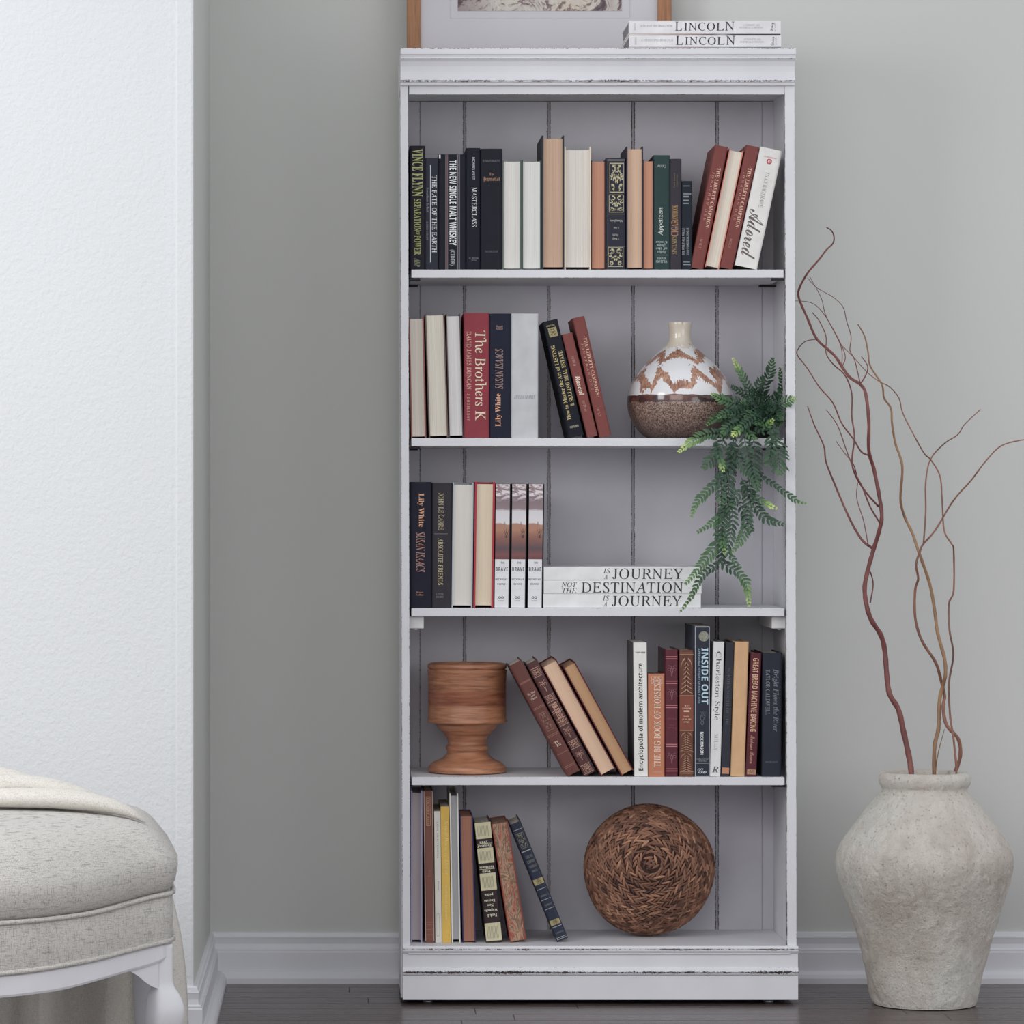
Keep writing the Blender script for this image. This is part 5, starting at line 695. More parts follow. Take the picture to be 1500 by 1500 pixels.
b.text('MORRIS WEST', 'sans', 'd', (728, 754, 264, 490), (190, 190, 196), 'author_lettering'); b.text('MASTERCLASS', 'serif', 'd', (724, 772, 566, 960), (205, 206, 210)); b.text('W. Morrow', 'sans', 'h', (696, 790, 1264, 1282), (120, 120, 130), 'publisher_lettering'); b.text('Press', 'sans', 'h', (722, 770, 1286, 1302), (120, 120, 130), 'publisher_lettering')
b = Book(0, c3, (809, 180), (809, 1388), 222, 'spine', (30, 31, 40), 'thick black hardback with a small copper blackletter title near its head', group=G1)
b.text('SAMSON MARTIN', 'serif', 'h', (838, 1004, 290, 312), (112, 110, 118), 'author_lettering'); b.text('The', 'frak', 'h', (898, 948, 420, 454), (140, 108, 88)); b.text('Hypnotist', 'frak', 'h', (836, 1006, 458, 512), (150, 112, 86)); b.text('DOUBLEDAY', 'serif', 'h', (856, 986, 1196, 1216), (100, 100, 108), 'publisher_lettering')
Book(0, c4, (40, 306), (40, 1400), 190, 'fore', (84, 96, 92), 'pale page block in grey-green boards beside the blackletter book', (208, 205, 198), group=G1, t=.0028)
Book(0, c4, (233, 306), (233, 1400), 198, 'fore', (54, 74, 70), 'pale page block in dark green boards left of the tallest book', (210, 208, 201), group=G1, t=.0028)
Book(0, c4, (434, 62), (434, 1402), 224, 'fore', (48, 50, 56), 'tallest top-shelf book, tan pages between charcoal boards', (190, 156, 130), group=G1, t=.0034, dep=.7, over=.006)
Book(0, c4, (660, 176), (660, 1402), 264, 'fore', (206, 190, 168), 'thick cream book with pages outward right of the tallest book', (204, 197, 188), group=G1, over=.006)
Book(0, c4, (926, 310), (926, 1402), 144, 'fore', (58, 40, 42), 'orange-brown page block in dark boards left of the gilt spine', (184, 128, 100), group=G1, t=.002)
b = Book(0, c5, (222, 286), (222, 1400), 200, 'spine', (27, 27, 44), 'midnight blue leather book with ornate gilt panels on its spine', group=G1, leather=True, rough=.4)
for r, s in (((256, 404, 334, 630), 3), ((250, 402, 650, 828), 4), ((240, 398, 1178, 1372), 5)): b.orn('scroll', r, (168, 160, 122), s)
b.text('They', 'bold', 'r', (284, 356, 1076, 1104), (150, 148, 140)); b.text('Were', 'bold', 'r', (288, 350, 1042, 1066), (140, 138, 132)); b.text('I Am', 'bold', 'r', (300, 352, 974, 994), (150, 148, 140)); b.text('Maugham', 'bold', 'r', (260, 390, 896, 924), (160, 158, 150), 'author_lettering')
for z in (298, 308, 842, 1168): b.band((238, 410, z, z+6), (96, 94, 90), 'gilt_line')
Book(0, c5, (426, 172), (426, 1402), 168, 'fore', (46, 42, 56), 'tan page block in blue-black boards taller than its gilt neighbour', (200, 166, 138), group=G1, over=.005)
Book(0, c5, (594, 305), (594, 1402), 102, 'fore', (64, 52, 52), 'slim orange-brown page block leaning on the green cookery book', (190, 132, 102), group=G1, t=.0014)
b = Book(0, c5, (698, 258), (698, 1402), 163, 'spine', (42, 62, 62), 'dark green cookery book with a pale title reading upwards', group=G1)
b.text('Appetizers', 'serif', 'u', (744, 800, 780, 1062), (206, 208, 200)); b.text('Cuisine', 'bi', 'r', (738, 822, 350, 386), (150, 160, 155), 'publisher_lettering')
for i, t in enumerate(('WILLIAMS', 'SONOMA', '', 'The Best', 'of the', 'Lifetime', 'Cooks')):
    if t: b.text(t, 'bold', 'r', (722+(i % 2)*10, 834-(i % 2)*10, 1326-i*32-18, 1326-i*32+8), (150, 162, 158), 'small_lettering')
b.band((716, 836, 1254, 1258), (130, 142, 138), 'spine_line')
b = Book(0, c5, (864, 294), (864, 1402), 114, 'spine', (54, 50, 58), 'charcoal handbook with orange and yellow capitals reading upwards', group=G1)
b.text("SINCLAIR'S", 'bold', 'u', (880, 926, 1068, 1246), (140, 118, 62)); b.text('CIGAR', 'bold', 'u', (874, 944, 908, 1066), (158, 110, 72)); b.text('HANDBOOK', 'bold', 'u', (884, 940, 758, 922), (158, 122, 60)); b.text('Tad Gage', 'sans', 'u', (900, 914, 434, 586), (120, 112, 70), 'author_lettering'); b.text('Robert Vass', 'sans', 'u', (924, 938, 450, 572), (120, 112, 70), 'author_lettering')
b = Book(0, c5, (980, 516), (980, 1402), 104, 'spine', (31, 38, 47), 'shortest black book on the top shelf before the leaning red ones', group=G1)
b.text('DIE WELT ALS WILLE', 'serif', 'u', (984, 1006, 986, 1256), (176, 178, 182)); b.text('UND VORSTELLUNG II', 'serif', 'u', (1028, 1050, 986, 1256), (176, 178, 182))
for z0, z1 in ((562, 570), (640, 650), (664, 680), (704, 718), (734, 746), (1322, 1330), (1346, 1356)): b.band((992, 1074-(z0 % 5)*6, z0, z1), (120, 124, 130), 'spine_line')
RB = (118, 62, 58)
def liberty(b, k=1.0):
    w = b.w/b.kk
    b.text('·THE·LIBERTY·CAMPAIGN·', 'bold', 'd', (w*.50, w*.78, 190*k, 770*k), (205, 165, 140), rel=True, track=.05)
    b.text('JONATHAN DEE', 'serif', 'd', (w*.22, w*.40, 250*k, 700*k), (190, 140, 120), 'author_lettering', rel=True, track=.35)
    b.text('HOLT', 'serif', 'd', (w*.3, w*.5, 870*k, 960*k), (170, 120, 105), 'publisher_lettering', rel=True)
liberty(Book(0, c6, (300, 152), (72, 1272), 118, 'spine', RB, 'red-brown novel leaning right, left of the salmon page block', group=G1))
Book(0, c6, (432, 180), (205, 1268), 128, 'fore', (206, 122, 104), 'cream page block in salmon boards leaning between two red-brown novels', (208, 200, 184), group=G1, t=.0018, over=.004)
liberty(Book(0, c6, (586, 152), (338, 1270), 120, 'spine', RB, 'red-brown novel leaning right against the white book', group=G1))
b = Book(0, c6, (712, 156), (478, 1240), 208, 'spine', (208, 206, 202), 'white novel with a grey script title leaning against the right side', group=G1)
b.text('Adored', 'bscr', 'd', (26, 178, 575, 1025), (96, 84, 84), rel=True, track=-.03); b.text('TILLY BAGSHAWE', 'serif', 'd', (98, 134, 216, 545), (130, 126, 126), 'author_lettering', rel=True)
b.text('ORION', 'sansb', 'h', (52, 166, 74, 86), (190, 110, 115), 'publisher_lettering', rel=True)
b.text('O', 'sansb', 'h', (84, 132, 94, 142), (176, 50, 66), 'publisher_emblem', rel=True); b.text('A', 'bi', 'h', (94, 120, 104, 130), (176, 50, 66), 'publisher_emblem', rel=True)
# ---------------------------------------------------------------- second bay
d1 = (590, 440, 6.82); d2 = (740, 440, 6.82); G2 = 'books on the second shelf'
Book(1, d1, (58, 168), (84, 1370), 150, 'fore', (138, 82, 76), 'cream page block in red-brown boards, first on the second shelf', (192, 184, 172), group=G2, t=.0026)
Book(1, d1, (222, 130), (262, 1370), 193, 'fore', (104, 84, 78), 'cream page block in brown-grey boards, second on its shelf', (206, 199, 184), group=G2, over=.004)
Book(1, d1, (430, 132), (462, 1370), 144, 'fore', (78, 64, 66), 'pale page block in dark boards beside the crimson spine', (210, 205, 203), group=G2, over=.005, t=.002)
b = Book(1, d1, (608, 122), (610, 1370), 255, 'spine', (134, 50, 60), 'wide crimson hardback with a large cream serif title', group=G2)
b.text('The Brothers K', 'serif', 'd', (722, 834, 300, 1196), (222, 196, 168)); b.text('DAVID JAMES DUNCAN', 'serif', 'd', (638, 684, 306, 886), (205, 168, 145), 'author_lettering'); b.text('J DOUBLEDAY', 'serif', 'd', (640, 668, 930, 1196), (200, 165, 145), 'publisher_lettering', track=.3)
b = Book(1, d1, (866, 128), (868, 1370), 216, 'spine', (31, 33, 50), 'navy novel with an orange title reading upwards beside the grey book', group=G2)
b.text('Lily White', 'bold', 'u', (922, 992, 926, 1256), (206, 146, 110)); b.text('SUSAN ISAACS', 'it', 'u', (922, 1002, 480, 880), (160, 122, 108), 'author_lettering')
b.text('HC', 'bold', 'u', (932, 1000, 246, 288), (150, 115, 105), 'publisher_lettering')
b = Book(1, d2, (62, 130), (60, 1372), 270, 'spine', (178, 179, 181), 'plain light grey clothbound book with faint print low on its spine', group=G2)
b.text('JULIA MARIS', 'it', 'h', (90, 302, 944, 982), (128, 128, 136), 'author_lettering')
b = Book(1, d2, (376, 208), (640, 1366), 150, 'spine', (27, 29, 38), 'black guide with gold lettering in two lines leaning left', group=G2, dep=.7)
b.text('How to Master the Art of LISTING', 'bold', 'u', (22, 62, 250, 1010), (180, 160, 100), rel=True); b.text('& SELLING REAL ESTATE', 'bold', 'u', (84, 124, 320, 880), (180, 160, 100), rel=True)
b.band((34, 118, 74, 166), (158, 145, 95), 'gilt_panel', rel=True); b.orn('scroll', (40, 112, 80, 160), (70, 62, 50), 7, rel=True, y=-.0005); b.text('SELLING', 'sansb', 'r', (24, 108, 44, 60), (150, 138, 92), 'small_lettering', rel=True)
b.band((30, 120, 1074, 1100), (66, 70, 66), 'gilt_panel', rel=True); b.text('KAPLAN', 'sansb', 'r', (34, 116, 1078, 1096), (150, 145, 120), 'publisher_lettering', rel=True)
b = Book(1, d2, (568, 340), (822, 1370), 106, 'spine', (120, 64, 60), 'short red-brown book with a cream script title leaning left', group=G2)
b.text('Rascal', 'bi', 'd', (24, 76, 430, 632), (220, 190, 172), rel=True); b.text('NORTH', 'serif', 'd', (36, 62, 232, 332), (180, 140, 125), 'author_lettering', rel=True); b.text('DUTTON', 'serif', 'd', (36, 60, 688, 800), (180, 140, 125), 'publisher_lettering', rel=True)
liberty(Book(1, d2, (674, 180), (944, 1374), 120, 'spine', RB, 'tall red-brown novel leaning left, outermost of the leaning trio', group=G2), 1.06)
# ---------------------------------------------------------------- third bay
e1 = (590, 690, 6.82); e2 = (715, 690, 6.82); G3 = 'books on the third shelf'
b = Book(2, e1, (68, 112), (70, 1370), 222, 'spine', (31, 32, 46), 'navy novel with an orange title reading downwards, leftmost of its shelf', group=G3)
b.text('Lily White', 'bold', 'd', (146, 212, 228, 562), (206, 146, 104)); b.text('SUSAN ISAACS', 'it', 'd', (132, 218, 612, 1012), (176, 126, 108), 'author_lettering'); b.text('Harper', 'bold', 'h', (134, 204, 1206, 1224), (160, 110, 90), 'publisher_lettering'); b.text('Collins', 'bold', 'h', (134, 204, 1230, 1248), (160, 110, 90), 'publisher_lettering')
b = Book(2, e1, (296, 118), (292, 1368), 198, 'spine', (52, 49, 54), 'charcoal hardback with pale gold small capitals either side of a rule', group=G3)
b.text('JOHN LE CARRE', 'serif', 'd', (358, 408, 222, 592), (186, 172, 132), 'author_lettering'); b.text('ABSOLUTE FRIENDS', 'serif', 'd', (354, 404, 672, 1140), (190, 174, 130)); b.band((314, 452, 626, 631), (110, 106, 106), 'spine_line')
b.text('LITTLE', 'serif', 'h', (336, 412, 1222, 1242), (130, 126, 128), 'publisher_lettering'); b.text('BROWN', 'serif', 'h', (334, 412, 1250, 1270), (130, 126, 128), 'publisher_lettering')
Book(2, e1, (500, 118), (488, 1370), 207, 'fore', (162, 170, 178), 'wide cream page block in pale blue-grey boards', (202, 196, 188), group=G3, over=.005, t=.0024, bold=.4)
Book(2, e1, (722, 112), (704, 1370), 200, 'fore', (168, 46, 62), 'cream page block in bright red boards', (212, 194, 168), group=G3, over=.005, t=.0042, bold=.8)
for i, (tx, bx, lab) in enumerate(((75, 60, 'first of three matching landscape-spined novels, next to the red boards'), (239, 224, 'middle of three matching landscape-spined novels'), (407, 392, 'third landscape-spined novel, touching the stacked white books'))):
    b = Book(2, e2, (tx, 132), (bx, 1370), 156, 'spine', (34, 33, 38), lab, group='three matching novels', rnd=.12)
    PH = photo_spine(b.h-754*b.kk, b.h); b.band((3, 141, 3, 1236), (205, 205, 207), 'spine_panel', rel=True)
    b.band((3, 143, 4, 754), None, 'printed_landscape', rel=True, mat=PH, y=-.0004)
    b.orn('horn', (86, 142, 440, 545), (62, 50, 56), 1, 'printed_horse', rel=True, y=-.0006)
    b.orn('horn', (84, 104, 372, 408), (80, 56, 54), 1, 'printed_rider', rel=True, y=-.0006)
    for t, r, nm in (('THE', (62, 98, 778, 798), 'title_lettering'), ('BRAVE', (12, 132, 832, 872), 'title_lettering'), ('NICHOLAS', (10, 128, 944, 962), 'author_lettering'), ('EVANS', (30, 108, 992, 1010), 'author_lettering')): b.text(t, 'sansb', 'h', r, (70, 70, 76), nm, rel=True, track=.12, y=-.0005)
    b.text('OO', 'sansb', 'h', (42, 94, 1124, 1148), (40, 40, 46), 'publisher_emblem', rel=True, y=-.0005); b.text('LITTLE BROWN', 'sans', 'h', (38, 94, 1162, 1172), (130, 130, 134), 'publisher_lettering', rel=True, y=-.0005)
def flatbook(crop, x0, x1, v0, v1, z0, label, cover, dep, yf, group, items, rough=.4, yaw=0, side=None):
    ox, oy, k = crop; kk = (D0+yf)/F/k; W = (x1-x0)*kk; H = (v1-v0)*kk; X = wx(ox+x0/k, yf)
    o = thing('book', label, 'book', (X, yf, z0+.0002), group, (0, 0, yaw)); t = .0022
    prof = [(0, H), (0, 0)]  # spine at y=0: U-section lying on its side, along x
    pr = [(dep, 0), (.0015, 0), (0, .0015), (0, H-.0015), (.0015, H), (dep, H), (dep, H-t), (t, H-t), (t, t), (dep, t)]
    cm = clothmat(cover, rough)
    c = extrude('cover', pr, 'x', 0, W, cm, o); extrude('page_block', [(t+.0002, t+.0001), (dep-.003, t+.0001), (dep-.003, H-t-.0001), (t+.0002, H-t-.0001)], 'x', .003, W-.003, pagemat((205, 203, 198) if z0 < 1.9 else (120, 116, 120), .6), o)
    for (txt, st, ori, a0, a1, b0, b1, cc, nm) in items:
        v, f = textgeo(txt, st, .02 if st == 'serif' else 0)
        mesh(nm, place_flat(v, ori, (a0-x0)*kk, (a1-x0)*kk, H-(b1-v0)*kk, H-(b0-v0)*kk, -.00035), f, INK(cc), o)
    return o, z0+H+.0003, W, H
e7 = (780, 810, 5.5556); T, A, BK = 'title_lettering', 'small_lettering', (34, 34, 40)
WB = (210, 210, 214)
z = SHELFZ[2]
_, z, _, _ = flatbook(e7, 89, 1370, 338, 450, z, 'bottom white book of the stack of three beside the landscape novels', WB, .2, .012, 'stack of three white books', [('IS', 'it', 'h', 570, 624, 350, 390, BK, A), ('A', 'it', 'h', 578, 606, 400, 438, BK, A), ('JOURNEY', 'serif', 'h', 646, 1216, 350, 438, BK, T)])
_, z, _, _ = flatbook(e7, 92, 1376, 226, 336, z, 'middle white book of the stack of three, with the longest title', WB, .2, .012, 'stack of three white books', [('NOT', 'it', 'h', 234, 362, 240, 281, BK, A), ('THE', 'it', 'h', 240, 360, 288, 328, BK, A), ('DESTINATION', 'serif', 'h', 397, 1227, 240, 326, BK, T)])
_, z, _, _ = flatbook(e7, 92, 1376, 112, 222, z, 'top white book of the stack of three, touched by the fern', WB, .2, .012, 'stack of three white books', [('IS', 'it', 'h', 576, 632, 125, 166, BK, A), ('A', 'it', 'h', 580, 610, 176, 211, BK, A), ('JOURNEY', 'serif', 'h', 650, 1226, 125, 212, BK, T)])
# ---------------------------------------------------------------- on top of the bookcase
L1 = (880, 0, 5); z = zt
GB = (70, 70, 76)
for (x0, x1, v0, v1, lab, dx) in ((208, 1321, 250, 338, 'lower of two white books lying on top of the bookcase', 6), (205, 1318, 147, 241, 'upper of two white books lying on top of the bookcase', 0)):
    o, z2, W, H = flatbook(L1, x0, x1, v0, v1, z+.0028, lab, (206, 205, 207), .2, -.018, 'two white books on top of the bookcase', [
        ('A STEVEN SPIELBERG FILM', 'serif', 'h', 290+dx, 524+dx, v0+27, v0+43, (130, 130, 136), 'author_lettering'), ('L', 'serif', 'h', 545+dx, 594+dx, v0+4, v0+70, BK, T), ('INCOL', 'serif', 'h', 610+dx, 900+dx, v0+10, v0+70, BK, T), ('N', 'serif', 'h', 910+dx, 980+dx, v0+4, v0+70, BK, T),
        ('A CINEMATIC AND', 'serif', 'h', 1040+dx, 1166+dx, v0+22, v0+36, (150, 150, 155), A), ('HISTORICAL COMPANION', 'serif', 'h', 1014+dx, 1188+dx, v0+42, v0+54, (150, 150, 155), A), ('Disney', 'bscr', 'u', 1242+dx, 1272+dx, v0+10, v0+74, (50, 50, 58), 'publisher_lettering'), ('BOOKS', 'serif', 'u', 1272+dx, 1282+dx, v0+14, v0+70, (150, 150, 155), 'publisher_lettering'), ('MAKING', 'serif', 'u', 242+dx, 256+dx, v0+12, v0+68, (140, 140, 146), A)])
    m, nt, bb = newmat('printed_cover'); n = N(nt); sx_ = n.n('ShaderNodeSeparateXYZ'); n.l(n.coord((3.1, 3.1, 3.1)), 0, sx_, 0); r = n.ramp(sx_, 0, [(0, rgb(196, 186, 182)), (.4, rgb(150, 118, 114)), (.55, rgb(90, 76, 80)), (.62, rgb(150, 150, 155)), (.68, rgb(44, 40, 46)), (1, rgb(26, 24, 30))]); n.l(r, 0, bb, 'Base Color'); bb.inputs['Roughness'].default_value = .35
    box('lower_board', .001, W-.0005, .0008, .199, -.0028, -.0001, m, o, .0004)
    z = z2
# ---------------------------------------------------------------- fourth bay
f1 = (730, 940, 6.82); f2 = (915, 900, 5.77); f3 = (1010, 900, 5.77); G4 = 'books on the fourth shelf'
BL = (96, 52, 46)
b = Book(3, f1, (106, 240), (690, 1342), 140, 'spine', BL, 'worn brown leather book leaning left with its head on the goblet', group=G4, leather=True, rough=.45, rnd=.3, dep=.6)
for v in (205, 215, 492, 505, 800, 815, 1010, 1150, 1165): b.band((12, 130, v, v+5), (140, 92, 76), 'gilt_line', rel=True)
b.text('The Lion', 'bold', 'h', (30, 112, 330, 352), (196, 172, 150), rel=True); b.text('And', 'bold', 'h', (50, 92, 360, 380), (190, 166, 146), rel=True); b.text('Christ', 'bold', 'h', (40, 104, 388, 410), (190, 166, 146), rel=True)
b.orn('scroll', (34, 112, 560, 760), (130, 96, 80), 11, rel=True); b.text('IV', 'bold', 'h', (44, 92, 880, 905), (200, 180, 158), rel=True); b.text('12', 'bold', 'h', (44, 96, 912, 936), (200, 180, 158), rel=True)
b = Book(3, f1, (278, 224), (860, 1342), 120, 'spine', (78, 44, 44), 'dark brown leather book with gilt bars leaning left, second from the goblet', group=G4, leather=True, rough=.45, rnd=.3, dep=.6)
for i, v in enumerate((66, 156, 372, 440, 470, 540, 560, 630, 660, 705, 880, 960, 1150, 1240)): b.band((10, 112, v, v+5), (172, 132, 112), 'gilt_line', rel=True)
for i, (v0, v1, k) in enumerate(((84, 146, 'scroll'), (200, 340, 'urn'), (384, 434, 'scroll'), (640, 700, 'scroll'), (730, 860, 'urn'), (892, 950, 'scroll'), (1000, 1110, 'urn'), (1162, 1232, 'scroll'))): b.orn(k, (18, 104, v0, v1), (176, 132, 112), 20+i, rel=True)
b.text('NOBLE DEATH', 'bold', 'd', (36, 92, 462, 630), (200, 150, 124), rel=True)
Book(3, f1, (436, 240), (1030, 1336), 162, 'fore', (96, 42, 44), 'cream page block in maroon boards leaning left', (206, 170, 140), group=G4, dep=.66, t=.0022, over=.003, bold=.5)
Book(3, f1, (648, 250), (1236, 1336), 132, 'fore', (92, 38, 42), 'golden page block in maroon boards, last of the left-leaning row', (180, 138, 98), group=G4, dep=.66, t=.0024, over=.003, bold=.5)
b = Book(3, f2, (70, 242), (80, 1376), 118, 'paper', (84, 84, 88), 'white paperback with a bold black title reading upwards', group=G4, dep=.6)
b.band((71, 188, 243, 1375), (208, 206, 202), 'spine_panel')
b.text('Encyclopedia of modern architecture', 'sansb', 'u', (106, 160, 418, 1326), (38, 36, 40), y=-.0005); b.text('Abrams', 'sansb', 'r', (90, 174, 320, 338), (60, 58, 62), 'publisher_lettering', y=-.0005)
b = Book(3, f2, (196, 508), (196, 1376), 142, 'spine', (180, 112, 80), 'short orange-tan book about horses with cream capitals', group=G4, rnd=.1)
b.text('THE BIG BOOK OF HORSES', 'serif', 'u', (248, 304, 592, 1294), (226, 200, 182)); b.orn('scroll', (224, 320, 528, 592), (206, 178, 158), 9); b.text('STERLING', 'sans', 'h', (236, 312, 1332, 1342), (206, 170, 145), 'publisher_lettering')
b = Book(3, f2, (342, 302), (342, 1376), 108, 'spine', (88, 30, 46), 'burgundy leather book with paired gilt rules', group=G4, leather=True, rough=.35, rnd=.3)
for v in (360, 378, 566, 586, 770, 790, 1100, 1118, 1308, 1326): b.band((350, 446, v, v+6), (186, 110, 112), 'gilt_line')
for i, (v0, v1) in enumerate(((425, 535), (625, 735), (1165, 1270))): b.orn('urn', (354, 444, v0, v1), (140, 92, 96), i)
b.text('POEMS', 'serif', 'r', (360, 440, 880, 894), (130, 62, 74)); b.text('The', 'serif', 'r', (376, 424, 936, 950), (130, 62, 74)); b.text('Prelude', 'serif', 'r', (362, 438, 958, 974), (130, 62, 74))
b = Book(3, f2, (460, 306), (460, 1376), 124, 'spine', (96, 54, 42), 'brown leather book with gilt feather tooling', group=G4, leather=True, rough=.4, rnd=.3)
for (v0, v1) in ((370, 670), (1000, 1158), (1178, 1330)): b.orn('fern', (466, 580, v0, v1), (178, 140, 104), 4)
b.band((466, 582, 692, 984), (122, 60, 42), 'title_panel')
for v in (328, 340, 688, 984, 1164, 1334, 1346): b.band((466, 582, v, v+5), (160, 120, 88), 'gilt_line')
for i, t in enumerate(('Elbert', 'the lot of', 'Heaven', '', '—', 'Robert', 'G.L.')):
    if t: b.text(t, 'bold', 'r', (486 if i % 2 else 500, 562 if i % 2 else 548, 908-i*23, 922-i*23), (206, 172, 140), 'title_lettering', y=-.0006)
b = Book(3, f2, (592, 106), (592, 1376), 129, 'paper', (70, 74, 86), 'navy paperback with a coin and pale blue capitals, tallest on its shelf', group=G4, dep=.72)
b.band((593, 720, 107, 1375), (170, 172, 180), 'spine_border'); b.band((600, 713, 114, 1368), (29, 35, 50), 'spine_panel', y=-.0004); b.text('INSIDE OUT', 'sansb', 'd', (650, 706, 290, 764), (168, 196, 212), y=-.0006); b.text('A PERSONAL HISTORY OF PINK FLOYD', 'sansb', 'd', (620, 640, 292, 756), (120, 146, 165), 'small_lettering', y=-.0006)
v = [(.0, 0)]+[(math.cos(i*PI/12), math.sin(i*PI/12)) for i in range(24)]
u0, u1, z0, z1 = b.rect((626, 710, 148, 234), False)
mesh('printed_coin', place_flat([(.5+x/2, .5+y/2) for x, y in v], 'h', u0, u1, z0, z1, -.0005), [(0, i+1, (i+1) % 24+1) for i in range(24)], plain(rgb(134, 134, 120), .4, .25, 500), b.o)
b.orn('chain', (622, 690, 850, 950), (84, 92, 98), 1, 'printed_emblem', y=-.0006); b.orn('horn', (640, 690, 820, 880), (84, 92, 98), 1, 'printed_emblem', y=-.0006)
b.text('NICK MASON', 'sansb', 'd', (640, 666, 998, 1190), (208, 214, 220), 'author_lettering', y=-.0006); b.text('CHRONICLE', 'serif', 'h', (602, 710, 1224, 1234), (140, 144, 152), 'publisher_lettering', y=-.0006); b.text('BOOKS', 'serif', 'h', (626, 690, 1240, 1250), (140, 144, 152), 'publisher_lettering', y=-.0006)
b.band((600, 713, 1260, 1266), (120, 124, 132), 'spine_line', y=-.0006); b.text('Go', 'bscr', 'h', (616, 692, 1306, 1350), (170, 176, 186), 'publisher_emblem', y=-.0006)
b = Book(3, f3, (204, 230), (170, 1368), 91, 'spine', (204, 203, 202), 'white hardback with grey serif title, right of the navy paperback', group=G4, rnd=.12, dep=.7)
b.text('Charleston Style', 'serif', 'd', (16, 70, 82, 662), (70, 68, 76), rel=True); b.text('SULLY', 'serif', 'd', (30, 60, 780, 922), (150, 148, 150), 'author_lettering', rel=True); b.text('R', 'bi', 'h', (18, 72, 1055, 1104), (90, 88, 92), 'publisher_lettering', rel=True)
b = Book(3, f3, (309, 228), (267, 1362), 70, 'spine', (50, 52, 60), 'slim charcoal book torn at its foot beside the golden tan book', group=G4, dep=.66)
b.text('NORTH & SOUTH OF THE', 'serif', 'd', (22, 44, 216, 700), (84, 86, 92), rel=True); b.band((6, 66, 1060, 1112), (176, 120, 84), 'torn_patch', rel=True)
Book(3, f3, (382, 230), (347, 1368), 120, 'spine', (198, 156, 112), 'golden tan book without a visible title', group=G4, dep=.66)
b = Book(3, f3, (519, 322), (474, 1364), 91, 'spine', (88, 40, 50), 'burgundy baking book with narrow gold capitals', group=G4, dep=.72)
b.text('GREAT BREAD MACHINE BAKING', 'sansb', 'd', (20, 70, 44, 664), (198, 152, 118), rel=True); b.text('Madame Brown', 'bscr', 'd', (28, 64, 694, 934), (180, 134, 104), 'author_lettering', rel=True); b.band((12, 84, 986, 1026), (186, 142, 104), 'gilt_panel', rel=True)
b.orn('scroll', (16, 80, 990, 1022), (80, 40, 44), 31, 'printed_emblem', rel=True, y=-.0005)
b = Book(3, f3, (618, 316), (612, 1364), 164, 'spine', (42, 45, 56), 'thick navy hardback with a faint script title, rightmost of its shelf', group=G4, dep=.66)
b.text('Bright Flows the River', 'bi', 'd', (82, 138, 140, 668), (104, 106, 116), rel=True); b.text('TAYLOR CALDWELL', 'serif', 'd', (28, 64, 145, 530), (120, 122, 130), 'author_lettering', rel=True); b.text('DOUBLEDAY', 'serif', 'h', (26, 136, 918, 930), (100, 104, 114), 'publisher_lettering', rel=True)
# ---------------------------------------------------------------- bottom bay
h1 = (585, 1140, 5.77); h2 = (680, 1180, 6.82); G5 = 'books on the bottom shelf'; yb = .05
Book(4, h1, (97, 112), (95, 1396), 98, 'fore', (150, 142, 172), 'grey page block in lavender boards, leftmost on the bottom shelf', (158, 148, 150), group=G5, yf=yb, t=.0032, over=.005, bold=.4, dep=.6)
b = Book(4, h1, (202, 116), (217, 1400), 82, 'spine', (118, 74, 64), 'slim brown book with worn pale edges and a gilt title box', group=G5, yf=yb, rnd=.3)
for r in ((22, 58, 50, 54), (22, 58, 292, 296), (22, 25, 50, 296), (55, 58, 50, 296)): b.band(r, (186, 140, 96), 'gilt_line', rel=True)
b.text('COUNTRY DAYS', 'bold', 'd', (32, 48, 60, 285), (180, 134, 92), rel=True)
for x0, x1 in ((1, 9), (74, 82)): b.band((x0, x1, 2, 1270), (170, 150, 140), 'worn_edge', rel=True)
for v in (1110, 1130, 1170, 1215): b.band((14, 72, v, v+4), (146, 92, 72), 'gilt_line', rel=True)
b.text('BELL', 'serif', 'd', (36, 62, 668, 730), (150, 98, 80), 'author_lettering', rel=True)
b = Book(4, h1, (294, 290), (305, 1400), 53, 'paper', (200, 196, 186), 'slim white book with widely spaced grey capitals', group=G5, yf=yb, dep=.7)
b.text('LOVE IN KITCHENS', 'sans', 'd', (20, 34, 90, 395), (120, 116, 110), rel=True); b.text('Penny', 'serif', 'd', (24, 36, 590, 670), (90, 86, 84), 'author_lettering', rel=True)
for r in ((12, 14, 865, 1055), (34, 36, 865, 1055), (12, 36, 865, 869), (12, 36, 1051, 1055)): b.band(r, (150, 148, 142), 'spine_line', rel=True)
b = Book(4, h1, (349, 252), (364, 1402), 71, 'paper', (206, 166, 60), 'bright yellow slim book with pale lettering', group=G5, yf=yb, dep=.7)
b.text('Small Book of Decor', 'it', 'd', (22, 62, 120, 580), (214, 190, 120), rel=True); b.text('Kathleen Graves', 'sans', 'd', (30, 46, 670, 950), (222, 202, 140), 'author_lettering', rel=True)
Book(4, h1, (423, 134), (443, 1396), 74, 'fore', (206, 204, 196), 'grey page block in white boards right of the yellow book', (158, 157, 160), group=G5, yf=yb, t=.0028, over=.006, bold=.5, dep=.6)
Book(4, h1, (510, 320), (536, 1392), 110, 'fore', (48, 50, 96), 'rust-brown page block in blue boards', (156, 104, 82), group=G5, yf=yb, t=.0022, over=.002, dep=.6, bold=1.2)
b = Book(4, h2, (98, 178), (216, 1374), 168, 'spine', (46, 30, 34), 'gold and black yearbook with upside-down gilt lettering', group=G5, yf=yb, rnd=.3, leather=True, rough=.4)
GP = (186, 178, 142)
